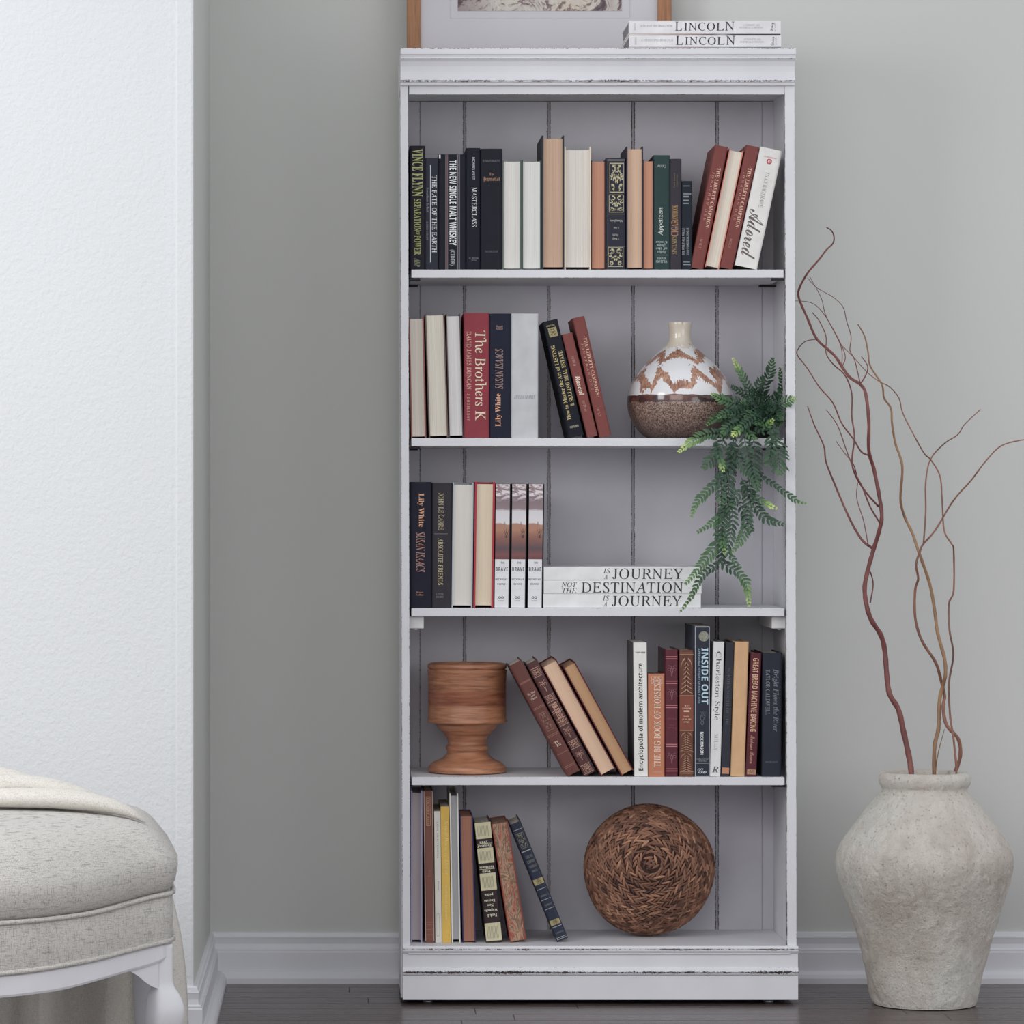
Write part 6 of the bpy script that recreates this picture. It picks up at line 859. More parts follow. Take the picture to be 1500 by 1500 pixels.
for (v0, v1) in ((2, 165), (258, 410), (512, 682), (1010, 1190)):
    b.band((6, 164, v0, v1), GP, 'gilt_panel', rel=True)
    for i in range(9): b.band((26+i*13, 30+i*13, v0+34, v1-26), (120, 116, 100), 'panel_line', rel=True, y=-.0004)
for t, r in (('1988', (36, 118, 190, 214)), ('Events of', (10, 150, 226, 250)), ('Yearbook', (10, 158, 440, 466)), ('1989', (36, 118, 480, 504)), ('pedia', (34, 120, 710, 742)), ('Encyclo', (26, 134, 770, 800)), ('New', (50, 112, 820, 846)), ('Wagnalls', (18, 148, 866, 896)), ('Funk &', (40, 138, 920, 950))): b.text(t, 'bold', 'r', r, (216, 208, 180), rel=True, y=-.0005)
b.band((8, 162, 214, 219), GP, 'gilt_line', rel=True, y=-.0004); b.band((8, 162, 468, 473), GP, 'gilt_line', rel=True, y=-.0004)
Book(4, h2, (272, 188), (460, 1374), 164, 'fore', (140, 62, 50), 'book with marbled red and brown page edges leaning left', group=G5, yf=yb, t=.0022, over=.0015, pmat=marble(), dep=.6)
b = Book(4, h2, (452, 206), (928, 1376), 118, 'spine', (36, 42, 60), 'navy leather book with gilt bands leaning far to the left', group=G5, yf=yb+.008, rnd=.3, leather=True, rough=.4, dep=.6)
for v in (70, 296, 300, 706, 820, 918, 1112, 1224, 1240): b.band((8, 110, v, v+5), (150, 152, 150), 'gilt_line', rel=True)
for v0, v1 in ((600, 660), (1040, 1094)): b.band((8, 108, v0, v1), (152, 138, 92), 'gilt_panel', rel=True); b.orn('scroll', (34, 84, v0+4, v1-4), (80, 72, 52), 3, rel=True, y=-.0005)
b.orn('scroll', (22, 96, 110, 270), (118, 114, 92), 12, rel=True)
for t, r in (('SECRET', (24, 100, 350, 378)), ('SHARER', (22, 100, 400, 430)), ('TYPHOON', (24, 104, 452, 480)), ('LORD', (34, 92, 504, 528)), ('CONRAD', (18, 104, 770, 790)), ('STORIES', (22, 100, 870, 888)), ('CLASSICS', (18, 102, 1170, 1186))): b.text(t, 'bold', 'r', r, (106, 110, 104), rel=True)
# ---------------------------------------------------------------- goblet, round-bodied vase, woven ball
def prof_px(rows, Yb, d): return [(hw*d/F, (Yb-Y)*d/F) for Y, hw in rows]
def woodmat():
    m, nt, b = newmat('turned_wood'); n = N(nt)
    t = n.noise(1.0, n.coord((14, 14, 160)), 5, .6, .5); t2 = n.noise(5, n.coord(), 3)
    r = n.ramp(t, 0, [(.3, rgb(126, 78, 52)), (.5, rgb(164, 107, 72)), (.7, rgb(184, 128, 88))])
    sep = n.n('ShaderNodeSeparateXYZ'); tc = n.n('ShaderNodeTexCoord'); n.l(tc, 'Object', sep, 0)
    r2 = n.ramp(sep, 2, [(0, (1, 1, 1)), (.145, (1, 1, 1)), (.1455, (.86, .74, .76)), (.176, (.86, .74, .76)), (.1765, (1, 1, 1))], 'LINEAR')
    mx = n.mix(1.0, (r, 0), (r2, 0), 'MULTIPLY'); r3 = n.ramp(t2, 0, [(.35, (.84, .82, .84)), (.6, (1, 1, 1))]); mx2 = n.mix(1.0, (mx, 2), (r3, 0), 'MULTIPLY')
    n.l(mx2, 2, b, 'Base Color'); b.inputs['Roughness'].default_value = .36; b.inputs['Specular IOR Level'].default_value = .5; n.bump(t, 0, b, .12, .0005); return m
WOOD = woodmat(); gd = 8.14
goblet = thing('goblet', 'turned wooden goblet with a broad bowl and round foot on the fourth shelf', 'goblet', (wx(684.3, gd-8), gd-8, SHELFZ[3]+.0002))
rows = [(1136, 50), (1135.6, 56.5), (1133, 57.6), (1130, 57.4), (1127, 55.8), (1122, 51), (1118.5, 43), (1115, 36), (1111, 32), (1107.5, 29.5), (1105.3, 28.8), (1104.6, 29.5), (1102.5, 31), (1099.5, 31.2), (1096.8, 30), (1096, 27.2), (1090, 28.5), (1084, 31), (1078, 36), (1072, 42), (1067, 45.5), (1063.8, 47), (1063.4, 56.5), (1062, 58.7), (1060.4, 58.8), (1058.5, 57.2), (1036.6, 56.9), (1036.2, 56.5), (1035.8, 56.9), (1004, 56.9), (1000, 57.4), (990.2, 57.6), (988, 58.6), (986.2, 58), (985.8, 55.9), (984.4, 55.9), (983.6, 57.4), (981, 58.2), (978.4, 57.6), (977, 56), (976.4, 54)]
bowl = [(976.4, 54), (978, 53), (982, 52.5), (1010, 51), (1040, 48), (1052, 40), (1056, 20), (1056.5, .3)]
sc_ = 1137/1137
lathe('bowl_and_foot', prof_px(rows+bowl[1:], 1136.6, gd), WOOD, goblet, 72)
def vasemat():
    m, nt, b = newmat('drip_glaze'); n = N(nt)
    tc = n.n('ShaderNodeTexCoord'); sep = n.n('ShaderNodeSeparateXYZ'); n.l(tc, 'Object', sep, 0)
    ang = n.math('ARCTAN2', (sep, 0), (sep, 1)); k = .001475
    low_ = n.noise(1.0, n.coord((11, 11, 6)), 2); ang = n.math('ADD', (ang, 0), (n.math('MULTIPLY_ADD', (low_, 0), 1.5, -.75), 0))
    Z = lambda Y: (641-Y)*k
    nz = n.noise(1.0, n.coord((24, 24, 24)), 4, .65); st = n.noise(1.0, n.coord((260, 260, 22)), 3, .6)
    wob = n.math('MULTIPLY_ADD', (nz, 0), .030, -.015); zz = n.math('ADD', (sep, 2), (wob, 0)); fine = n.math('MULTIPLY_ADD', (st, 0), .030, -.015)
    zf = n.math('ADD', (zz, 0), (fine, 0))
    def scal(z0, z1, nn, ph, up):
        a = n.math('MULTIPLY_ADD', (ang, 0), nn/2, ph); s = n.math('SINE', (a, 0)); s = n.math('ABSOLUTE', (s, 0))
        arch = n.math('MULTIPLY', (s, 0), up)
        lo = n.math('ADD', (arch, 0), z0); hi = n.math('ADD', (arch, 0), z1)
        g1 = n.math('GREATER_THAN', (zf, 0), (lo, 0)); g2 = n.math('LESS_THAN', (zf, 0), (hi, 0)); return n.math('MULTIPLY', (g1, 0), (g2, 0))
    a1 = scal(Z(578), Z(562), 9, .9, .036); a2 = scal(Z(536), Z(524), 7, .1, .020)
    tan = n.ramp(st, 0, [(.3, rgb(122, 82, 66)), (.55, rgb(176, 132, 106)), (.75, rgb(196, 160, 136))])
    big = n.noise(3.0, n.coord((9, 9, 9)), 2); dk = n.ramp(big, 0, [(.35, (.68, .6, .58)), (.6, (1, 1, 1))]); tan2 = n.mix(1.0, (tan, 0), (dk, 0), 'MULTIPLY')
    white = rgb(206, 206, 208); both = n.math('MAXIMUM', (a1, 0), (a2, 0))
    c1 = n.mix((both, 0), white, (tan2, 2))
    neck = n.math('GREATER_THAN', (n.math('MULTIPLY_ADD', (st, 0), .03, (zf, 0)), 0), Z(507)+.015); nc = n.ramp(n.noise(1.0, n.coord((120, 120, 12)), 3), 0, [(.4, rgb(196, 184, 164)), (.62, rgb(196, 188, 176)), (.7, rgb(156, 122, 98))])
    c2 = n.mix((neck, 0), (c1, 2), (nc, 0))
    zb_ = n.math('ADD', (sep, 2), (n.math('MULTIPLY_ADD', (nz, 0), .010, -.005), 0))
    low = n.math('LESS_THAN', (zb_, 0), Z(578)); dark = n.ramp(nz, 0, [(.35, rgb(112, 66, 52)), (.55, rgb(52, 42, 46)), (.7, rgb(92, 58, 48))]); c3_ = n.mix((low, 0), (c2, 2), (dark, 0))
    low2 = n.math('LESS_THAN', (n.math('ADD', (zb_, 0), (n.math('MULTIPLY_ADD', (st, 0), .008, -.004), 0)), 0), Z(588))
    sp = n.noise(330, n.coord(), 2, .8); sr = n.ramp(sp, 0, [(.36, rgb(58, 38, 36)), (.48, rgb(112, 86, 74)), (.62, rgb(160, 138, 124))])
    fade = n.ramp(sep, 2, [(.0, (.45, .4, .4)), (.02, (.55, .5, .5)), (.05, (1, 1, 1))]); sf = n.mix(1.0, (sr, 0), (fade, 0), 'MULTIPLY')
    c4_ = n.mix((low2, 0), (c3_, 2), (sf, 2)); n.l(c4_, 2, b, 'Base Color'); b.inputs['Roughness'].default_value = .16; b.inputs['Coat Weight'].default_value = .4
    rr = n.mix((low2, 0), (.14,)*3+(1,), (.42,)*3+(1,)); n.l(rr, 2, b, 'Roughness'); return m
vd = 8.135
vase = thing('ceramic_vase', 'round-bellied white and brown drip-glazed vase on the second shelf', 'vase', (wx(996, vd-8), vd-8, SHELFZ[1]+.0002))
rows = [(641, 40), (640.6, 46), (636, 53.5), (630, 60.5), (622, 66.5), (614, 71), (604, 75), (594, 77.2), (583, 77.8), (572, 76), (560, 71.5), (549, 65), (540, 58.5), (531, 50.5), (524, 43.5), (517, 35.5), (510, 27.5), (504, 21), (498, 17.2), (492, 16), (484, 16), (476, 17.2), (471.5, 18.2), (470.3, 17.8), (470.6, 16.6), (476, 15.2), (495, 14), (510, 22), (560, 68), (600, 70), (630, 50), (634, .3)]
lathe('body', prof_px(rows, 641, vd), vasemat(), vase, 72)
# woven ball
wd_ = 8.16; R = 95*wd_/F; Cz = R+.0045
ball = thing('woven_ball', 'round brown woven seagrass disc standing on edge on the bottom shelf', 'basket', (wx(950.5, wd_-8), wd_-8, SHELFZ[4]+.0002))
FY = .62
def leafmat():
    m, nt, b = newmat('seagrass'); n = N(nt); at = n.n('ShaderNodeAttribute', attribute_name='tone')
    r = n.ramp(at, 'Fac', [(0, rgb(62, 38, 30)), (.3, rgb(104, 66, 48)), (.6, rgb(134, 92, 68)), (.85, rgb(160, 110, 82)), (1, rgb(174, 126, 92))])
    t = n.noise(900, n.coord(), 2); r2 = n.ramp(t, 0, [(.3, (.8, .8, .8)), (.7, (1, 1, 1))]); mx = n.mix(1.0, (r, 0), (r2, 0), 'MULTIPLY'); n.l(mx, 2, b, 'Base Color')
    b.inputs['Roughness'].default_value = .62; return m
def ell(phi, th, rr):   # phi: angle from the front pole, th: around it
    s = math.sin(phi); y = -math.cos(phi)*FY
    sq = 1+.008*math.sin(3*th+1)+.006*math.sin(5*th)
    cx = -.02*math.cos(phi)*.9; cz = .16*max(0, math.cos(phi))
    return Vector(((s*math.cos(th)*sq+cx)*rr, y*rr, (s*math.sin(th)*sq+cz)*rr))
v = []; f = []; nr, ns = 20, 48
for i in range(nr+1):
    for k in range(ns): v.append(ell(PI*i/nr, 2*PI*k/ns, R*.955)+Vector((0, 0, Cz)))
for i in range(nr):
    for k in range(ns): j = (k+1) % ns; f.append((i*ns+k, i*ns+j, (i+1)*ns+j, (i+1)*ns+k))
mesh('core', v, f, plain(rgb(58, 36, 30), .8), ball, True, fix=True)
v = []; f = []; tone = []; rnd = random.Random(8); rings = 19; LF = leafmat()
for i in range(rings):
    phi0 = .06+(PI*.74)*(i/rings)**.92; phi = phi0; rad = math.sin(phi)*R
    n_ = max(5, int(2*PI*rad/.0125))
    for k in range(n_):
        for row_ in (0, 1):
            th = 2*PI*(k+.5*row_+.12*rnd.random())/n_; ph = phi+(row_-.5)*.062+rnd.uniform(-.006, .006); base = ell(ph, th, R)
            e1_ = (ell(ph, th+.02, R)-base).normalized(); e2_ = (ell(ph+.02, th, R)-base).normalized(); nn = e1_.cross(e2_).normalized()
            if nn.dot(base) < 0: nn = -nn
            til = (.45 if row_ else -.45)+rnd.uniform(-.16, .16); d = e1_*math.cos(til)+e2_*math.sin(til); s_ = nn.cross(d)
            Lh = rnd.uniform(.0095, .0145); Wh = rnd.uniform(.0024, .0034); base += Vector((0, 0, Cz))-nn*.0018; b0 = len(v)
            prof = ((-1, .15, .1), (-.55, .85, .62), (0, 1, 1), (.55, .8, .7), (1, .1, .05))
            for (a, ww, hh) in prof:
                v += [base+d*a*Lh+s_*Wh*ww, base+d*a*Lh+nn*.0042*hh, base+d*a*Lh-s_*Wh*ww]
            for q in range(4):
                o_ = b0+q*3; f += [(o_, o_+1, o_+4, o_+3), (o_+1, o_+2, o_+5, o_+4)]
            t_ = min(1, max(0, rnd.gauss(.5, .25))); tone += [t_]*15
ls = mesh('woven_leaf', v, f, LF, ball, True); at = ls.data.attributes.new('tone', 'FLOAT', 'POINT'); at.data.foreach_set('value', tone); ls['kind'] = 'stuff'
# ---------------------------------------------------------------- trailing fern
pd = .13; pc = P(1112, 640, pd)
fern = thing('trailing_fern', 'artificial green fern trailing over the edge of the second shelf', 'plant', (pc.x, pd, SHELFZ[1]+.0003))
FO = fern.location.copy()
lathe('pot', [(.022, 0), (.026, .001), (.031, .04), (.033, .05), (.030, .05), (.027, .042), (.0003, .042)], plain(rgb(44, 44, 42), .7), fern, 28)
def fernmat():
    m, nt, b = newmat('fern_leaf'); n = N(nt); at = n.n('ShaderNodeAttribute', attribute_name='tone')
    r = n.ramp(at, 'Fac', [(0, rgb(30, 48, 42)), (.3, rgb(46, 78, 54)), (.6, rgb(72, 112, 58)), (.85, rgb(128, 160, 74)), (1, rgb(170, 190, 96))])
    n.l(r, 0, b, 'Base Color'); b.inputs['Roughness'].default_value = .42; b.inputs['Specular IOR Level'].default_value = .4; return m
FM = fernmat(); rnd = random.Random(21); STEMV = .0008
def frond(path, L, tip=.6, tilt=0.0, gap=.0078, name='frond', dark=.18, wide=1.0, bare=.04):
    """path: points; L: longest leaflet"""
    pts = smoothpath(path, 10); tot = sum((pts[i+1]-pts[i]).length for i in range(len(pts)-1)); v = []; f = []; tone = []
    n = len(pts); rad = [.0009*(1-.6*i/n) for i in range(n)]
    for i, p in enumerate(pts):       # rachis, three-sided
        t = (pts[min(n-1, i+1)]-pts[max(0, i-1)]).normalized(); a = t.cross(Vector((0, 1, 0)));
        a = a.normalized() if a.length > .05 else Vector((1, 0, 0)); c = t.cross(a)
        for k in range(3): v.append(p+(a*math.cos(2.1*k)+c*math.sin(2.1*k))*rad[i]); tone.append(.1+.5*tip*max(0, i/n-.5))
    for i in range(n-1):
        for k in range(3): j = (k+1) % 3; f.append((i*3+k, i*3+j, i*3+3+j, i*3+3+k))
    d = 0; nxt = tot*bare; side_n = 0
    for i in range(n-1):
        seg = (pts[i+1]-pts[i]).length
        while d+seg > nxt and seg > 0:
            u = nxt/tot; p = pts[i].lerp(pts[i+1], (nxt-d)/seg); t = (pts[i+1]-pts[i]).normalized()
            nrm = Vector((math.sin(tilt), -math.cos(tilt), .25)); a = t.cross(nrm)
            a = a.normalized() if a.length > .05 else Vector((1, 0, 0)); nn = a.cross(t).normalized()
            env = min(1, (u+.12)*3.2)*(1 if u < .7 else max(.3, 1-(u-.7)/.3*.75)); LL = L*1.12*env*rnd.uniform(.85, 1.1)
            for s in (1, -1):
                ca = math.radians(66-24*u+rnd.uniform(-7, 7)); dr = (a*s*math.sin(ca)+t*math.cos(ca)); dr = (dr+nn*rnd.uniform(-.22, .3)).normalized()
                sd = dr.cross(nn).normalized(); W = .0021*wide*(.55+.45*env); cur = t*LL*.16; b0 = len(v); drop = nn*-LL*.06
                pr = ((0, .12), (.2, .75), (.5, 1), (.8, .78), (1, .12))
                for (q, ww) in pr:
                    c0 = p+dr*LL*q+cur*q*q+drop*q*q
                    v += [c0+sd*W*ww, c0-nn*W*.28*ww, c0-sd*W*ww]
                for q in range(4):
                    o_ = b0+q*3; f += [(o_, o_+1, o_+4, o_+3), (o_+1, o_+2, o_+5, o_+4)]
                tt = min(1, max(0, dark+tip*max(0, (u-.35)/.65)**1.4+rnd.uniform(-.06, .1))); tone += [tt*.85, tt*.85, tt*.85]+[tt]*12
            nxt += gap*(1-.25*u)
        d += seg
    zs = SHELFZ[1]; vc = Vector((wx(996, vd-8), vd-8, 0))
    for q in v:                      # and of the vase beside them
        dz = (zs+.087-q.z)/.087; rv = .1175*math.sqrt(max(0, 1-dz*dz*.62)) if abs(dz) < 1.2 else 0; dd = Vector((q.x-vc.x, q.y-vc.y, 0))
        if q.y > -.001 and 0 < dd.length < rv: q.x = vc.x+dd.x/dd.length*rv; q.y = vc.y+dd.y/dd.length*rv
    for q in v:                      # keep the leaves clear of the shelf, its front edge and the side of the bookcase
        if q.y > -.001 and q.z < zs+.001: q.y = -.0015
        if q.y > -.002: q.x = min(q.x, .9435-.0005*(q.z > zs))
        elif q.y > -.0065 and q.x > .943: q.y = -.0068
    o = mesh(name, [q-FO for q in v], f, FM, fern, True); at = o.data.attributes.new('tone', 'FLOAT', 'POINT'); at.data.foreach_set('value', tone); return o
def path(pts, y0, y1): n = len(pts)-1; return [P(x, y, y0+(y1-y0)*i/n) for i, (x, y) in enumerate(pts)]
HG = [  # hanging fronds: photo points, depth start/end, leaflet length, lime tip, tilt
    ([(1062, 636), (1058, 648), (1049, 664), (1038, 678), (1029, 687)], -.01, -.03, .013, .25, .1),
    ([(1076, 636), (1072, 660), (1069, 683), (1055, 702), (1034, 722), (1020, 738), (1013, 757)], -.005, -.06, .012, .5, .2),
    ([(1078, 645), (1070, 690), (1067, 722), (1064, 744), (1051, 761), (1023, 779)], .0, -.05, .013, .4, -.2),
    ([(1075, 640), (1070, 672), (1067, 700), (1066, 725), (1060, 752), (1056, 772), (1054, 792), (1034, 819), (1016, 842), (1003, 857)], -.01, -.07, .015, .5, .1),
    ([(1057, 770), (1057, 800), (1056, 823), (1040, 834), (1026, 847), (1013, 873), (995, 898)], -.05, -.075, .0085, .6, .9),
    ([(1060, 780), (1057, 819), (1068, 831), (1080, 838), (1091, 851), (1096, 872), (1097, 891)], -.045, -.06, .0105, .9, -.7),
    ([(1086, 700), (1094, 722), (1096, 745), (1092, 774), (1083, 795), (1073, 808)], -.02, -.05, .012, .45, -.3),
    ([(1096, 700), (1101, 726), (1110, 745), (1125, 761), (1149, 769)], -.01, -.03, .012, .15, .2),
    ([(1086, 705), (1092, 716), (1110, 730), (1124, 739), (1138, 745)], -.03, -.04, .0095, 1.2, .8),
    ([(1108, 684), (1118, 698), (1135, 711), (1153, 724), (1168, 734), (1181, 738)], -.02, -.035, .009, .5, 1.0),
    ([(1133, 630), (1138, 651), (1141, 674), (1142, 696)], -.02, -.04, .018, .4, .1),
    ([(1128, 630), (1130, 650), (1128, 668), (1124, 684)], -.03, -.05, .014, .2, .4),
    ([(1088, 630), (1092, 651), (1099, 677), (1106, 705), (1111, 722)], -.02, -.04, .013, .2, .1),
    ([(1100, 630), (1106, 660), (1106, 690), (1112, 716)], -.01, -.02, .014, .15, -.2),
    ([(1046, 640), (1050, 655), (1055, 672), (1060, 692)], -.025, -.05, .0095, 1.1, .5),
    ([(1060, 712), (1067, 728), (1073, 756), (1071, 782), (1066, 806), (1076, 822), (1085, 832)], -.03, -.06, .012, .3, .4),
    ([(1092, 712), (1084, 722), (1076, 732), (1071, 742)], -.03, -.04, .011, .2, .1),
    ([(1053, 690), (1056, 706), (1056, 722), (1057, 740)], -.03, -.04, .011, .35, -.1),
    ([(1080, 735), (1090, 750), (1096, 768), (1102, 780)], -.02, -.03, .012, .1, .3),
    ([(1070, 650), (1080, 668), (1090, 684), (1099, 700)], -.02, -.03, .012, .3, .5),
    ([(1062, 745), (1060, 765), (1058, 790), (1062, 812)], -.04, -.06, .009, .7, .3),
]
for pts, y0, y1, L, tip, tl in HG: frond(path(pts, y0, y1), L*1.22, tip, tl*.7, gap=.0102, wide=1.45)
UP = [
    ([(1105, 600), (1096, 568), (1084, 545), (1074, 526)], .06, .04, .011, 1.0, .2), ([(1112, 600), (1120, 566), (1128, 545), (1132, 523)], .12, .09, .013, .3, .1),
    ([(1132, 604), (1143, 575), (1145, 556), (1142, 539)], .06, .02, .010, .4, .3), ([(1120, 605), (1138, 594), (1153, 588), (1166, 584)], .02, -.03, .013, .8, .2),
    ([(1112, 610), (1087, 594), (1065, 588), (1043, 578)], .03, -.01, .0145, .6, .3), ([(1106, 614), (1082, 606), (1062, 606), (1050, 612)], .02, -.01, .013, .4, .1),
    ([(1098, 618), (1070, 618), (1050, 612), (1036, 622)], .03, .0, .012, .5, .4), ([(1100, 625), (1062, 634), (1036, 636), (1012, 648), (994, 662)], .0, -.05, .013, 1.0, .2),
    ([(1112, 600), (1098, 580), (1082, 572), (1071, 566)], .09, .07, .012, .1, .3), ([(1110, 605), (1096, 617), (1083, 628), (1072, 640)], .0, -.05, .011, 1.1, .1),
    ([(1105, 618), (1116, 632), (1126, 622), (1133, 614)], .0, -.03, .010, 1.1, .3), ([(1118, 600), (1132, 592), (1140, 600), (1146, 616)], .02, -.01, .013, .3, .4),
    ([(1112, 598), (1108, 580), (1112, 562), (1118, 552)], .10, .08, .012, .1, .0), ([(1096, 612), (1080, 600), (1072, 590), (1060, 586)], .05, .02, .012, .2, .6),
    ([(1100, 610), (1092, 624), (1098, 636), (1108, 644)], .0, -.035, .012, .5, .5), ([(1118, 612), (1128, 620), (1134, 634), (1136, 650)], .0, -.03, .013, .4, .2),
    ([(1090, 606), (1080, 618), (1066, 626), (1056, 640)], .01, -.03, .012, .4, .2), ([(1125, 596), (1136, 582), (1144, 576), (1150, 566)], .05, .02, .011, .5, .5),
]
for pts, y0, y1, L, tip, tl in UP: frond(path(pts, y0, y1), L*1.1, tip, tl, gap=.0088, wide=1.3)
for i in range(64):      # dense heart of the plant
    a = rnd.uniform(-.3, PI+.3); r = rnd.uniform(26, 46); x0, y0 = 1112+rnd.uniform(-14, 14), 604+rnd.uniform(-6, 16)
    if math.cos(a) > .2: r *= .62
    dy = -math.sin(a)*r*.75 if i % 3 else abs(math.sin(a))*r*.6; ya = rnd.uniform(.02, .11); yb_ = ya-rnd.uniform(.0, .06)
    frond(path([(x0, y0), (x0+math.cos(a)*r*.5, y0+dy*.7-4), (x0+math.cos(a)*r, y0+dy)], ya, yb_), rnd.uniform(.011, .014), rnd.choice((.1, .2, .3, .6)), rnd.uniform(-.5, .5), dark=rnd.uniform(.05, .25))
# ---------------------------------------------------------------- framed picture
pf = thing('framed_picture', 'wood-framed print in a white mat standing on top of the bookcase', 'picture', (wx(790, .29), .29, zt+.0003))
yp = .0; Wp = wx(984, .29)-wx(596.5, .29); x0 = -Wp/2; Hp = .52; fw = wx(616.5, .29)-wx(596.5, .29)
def oak():
    m, nt, b = newmat('oak_frame'); n = N(nt); t = n.noise(1, n.coord((160, 160, 9)), 4, .6)
    r = n.ramp(t, 0, [(.3, rgb(118, 76, 44)), (.55, rgb(146, 97, 56)), (.75, rgb(160, 110, 66))]); n.l(r, 0, b, 'Base Color'); b.inputs['Roughness'].default_value = .5; return m
OAK = oak(); fr = []
box('frame_side', x0, x0+fw, 0, .028, 0, Hp, OAK, pf, .001); box('frame_side', -x0-fw, -x0, 0, .028, 0, Hp, OAK, pf, .001)
box('frame_rail', x0+fw, -x0-fw, 0, .028, 0, fw, OAK, pf, .001); box('frame_rail', x0+fw, -x0-fw, 0, .028, Hp-fw, Hp, OAK, pf, .001)
MATW = plain(rgb(180, 178, 182), .7, .01, 5, name='mat_board')
box('mat_board', x0+fw-.002, -x0-fw+.002, .012, .015, fw-.002, Hp-fw+.002, MATW, pf, 0)
def pz(Y): return wz(Y, .29)-(zt)
px_ = lambda X: wx(X, .29)-wx(790, .29)
zi0 = pz(15); zi1 = Hp-(zi0)
ln = plain(rgb(168, 164, 168), .7, name='mat_line')
za = pz(26); zc_ = Hp-za; xa, xb = px_(660), px_(923)
for i, (a, b_, c_, d_) in enumerate(((xa, xb, za, za+.0008), (xa, xb, zc_, zc_+.0008), (xa, xa+.0008, za, zc_), (xb, xb+.0008, za, zc_))): box('mat_line', a, b_, .0114, .0121, c_, d_, ln, pf, 0)
def artmat():
    m, nt, b = newmat('printed_art'); n = N(nt); t = n.noise(14, n.coord(), 6, .72, 1.8); t2 = n.noise(5, n.coord(), 3, .5)
    r = n.ramp(t, 0, [(.36, rgb(74, 62, 68)), (.43, rgb(120, 100, 98)), (.47, rgb(176, 168, 158)), (.56, rgb(184, 180, 172)), (.62, rgb(140, 118, 98)), (.7, rgb(96, 84, 86))])
    r2 = n.ramp(t2, 0, [(.38, (.55, .48, .52)), (.5, (1, 1, 1)), (.62, (1, .9, .78))]); mx = n.mix(1.0, (r, 0), (r2, 0), 'MULTIPLY'); n.l(mx, 2, b, 'Base Color'); b.inputs['Roughness'].default_value = .5; return m
box('print', px_(671), px_(911), .0108, .0119, zi0, zi1, artmat(), pf, 0)
box('backing_board', x0+.004, -x0-.004, .016, .0275, .004, Hp-.004, plain(rgb(120, 105, 90), .8), pf, 0)
# ---------------------------------------------------------------- plaster floor vase with twisted stems
def roughmat():
    m, nt, b = newmat('rough_plaster'); n = N(nt); cc = n.coord()
    t = n.noise(5, cc, 5, .6); r = n.ramp(t, 0, [(.32, rgb(176, 165, 154, .69)), (.5, rgb(200, 192, 182, .69)), (.7, rgb(210, 205, 194, .69))])
    pit = n.noise(150, cc, 5, .75); pr = n.ramp(pit, 0, [(.30, (.42, .38, .36)), (.43, (1, 1, 1))]); mx = n.mix(1.0, (r, 0), (pr, 0), 'MULTIPLY'); n.l(mx, 2, b, 'Base Color')
    b.inputs['Roughness'].default_value = .9; b.inputs['Specular IOR Level'].default_value = .15
    big = n.noise(30, n.coord((1.5, 1.5, .6)), 7, .75, .8); h = n.math('MULTIPLY_ADD', (pit, 0), .6, (big, 0)); n.bump(h, 0, b, .95, .0085); return m
fx = wx(1354.3, 0)
fv = thing('floor_vase', 'large rough cream plaster vase standing on the floor beside the bookcase', 'vase', (fx, 0, 0.0002))
rows = [(1475, 40), (1474.6, 70), (1472, 74.3), (1466, 76.5), (1454, 80), (1434, 84), (1414, 88.5), (1395, 93), (1374, 98.8), (1354, 105), (1334, 111.5), (1315, 118), (1297, 123.5), (1280, 127.3), (1266, 128.6), (1254, 127.3), (1243, 123.5), (1230, 115.5), (1217, 106), (1204, 96), (1192, 86.8), (1180, 77), (1170, 68), (1163, 63), (1158, 62.3), (1155, 64.2), (1150, 66.6), (1144, 67), (1138.5, 65), (1135.5, 61), (1134.8, 56), (1137, 52), (1145, 50), (1165, 52), (1190, 70), (1260, 112), (1330, 95), (1440, 70), (1450, .3)]
from mathutils import noise as NZ
rows = [tuple(a) for a in smoothpath([(y, r, 0) for y, r in rows[:30]], 7)]+[(y, r, 0) for y, r in rows[30:]]
pr = prof_px([(a[0], a[1]) for a in rows], 1475, 8.0); fo = lathe('body', pr, roughmat(), fv, 256)
for q in fo.data.vertices:
    p = q.co; r = math.hypot(p.x, p.y)
    if r > .05 and p.z > .006:
        pa = max(0, min(1, .5+1.6*NZ.noise(p*5+Vector((7, 1, 2))))); q3 = Vector((p.x*95, p.y*95, p.z*38))
        d = pa*(.0019*abs(NZ.noise(q3))+.0016*NZ.noise(q3*1.9))+.0012*NZ.noise(p*28)+.0012*NZ.noise(p*70+Vector((3, 0, 0)))+.0025*NZ.noise(p*9); q.co.x += p.x/r*d; q.co.y += p.y/r*d; q.co.z += .0014*NZ.noise(p*14) if p.z > .45 else 0
def twigmat(name, a, b_, c_):
    m, nt, b = newmat(name); n = N(nt); t = n.noise(1.0, n.coord((30, 30, 9)), 4, .6); r = n.ramp(t, 0, [(.3, rgb(*a)), (.5, rgb(*b_)), (.7, rgb(*c_))]); n.l(r, 0, b, 'Base Color')
    b.inputs['Roughness'].default_value = .5; n.bump(n.noise(300, n.coord(), 2), 0, b, .3, .0004); return m
RED = twigmat('red_bark', (84, 42, 40), (110, 56, 52), (128, 76, 68)); GOLD = twigmat('gold_bark', (96, 66, 48), (134, 98, 66), (150, 116, 76)); BRN = twigmat('brown_bark', (76, 52, 46), (120, 78, 62), (150, 98, 78))
def wander(k, s): return .028*math.sin(k*1.1+s)+.018*math.sin(k*2.3+s*2)
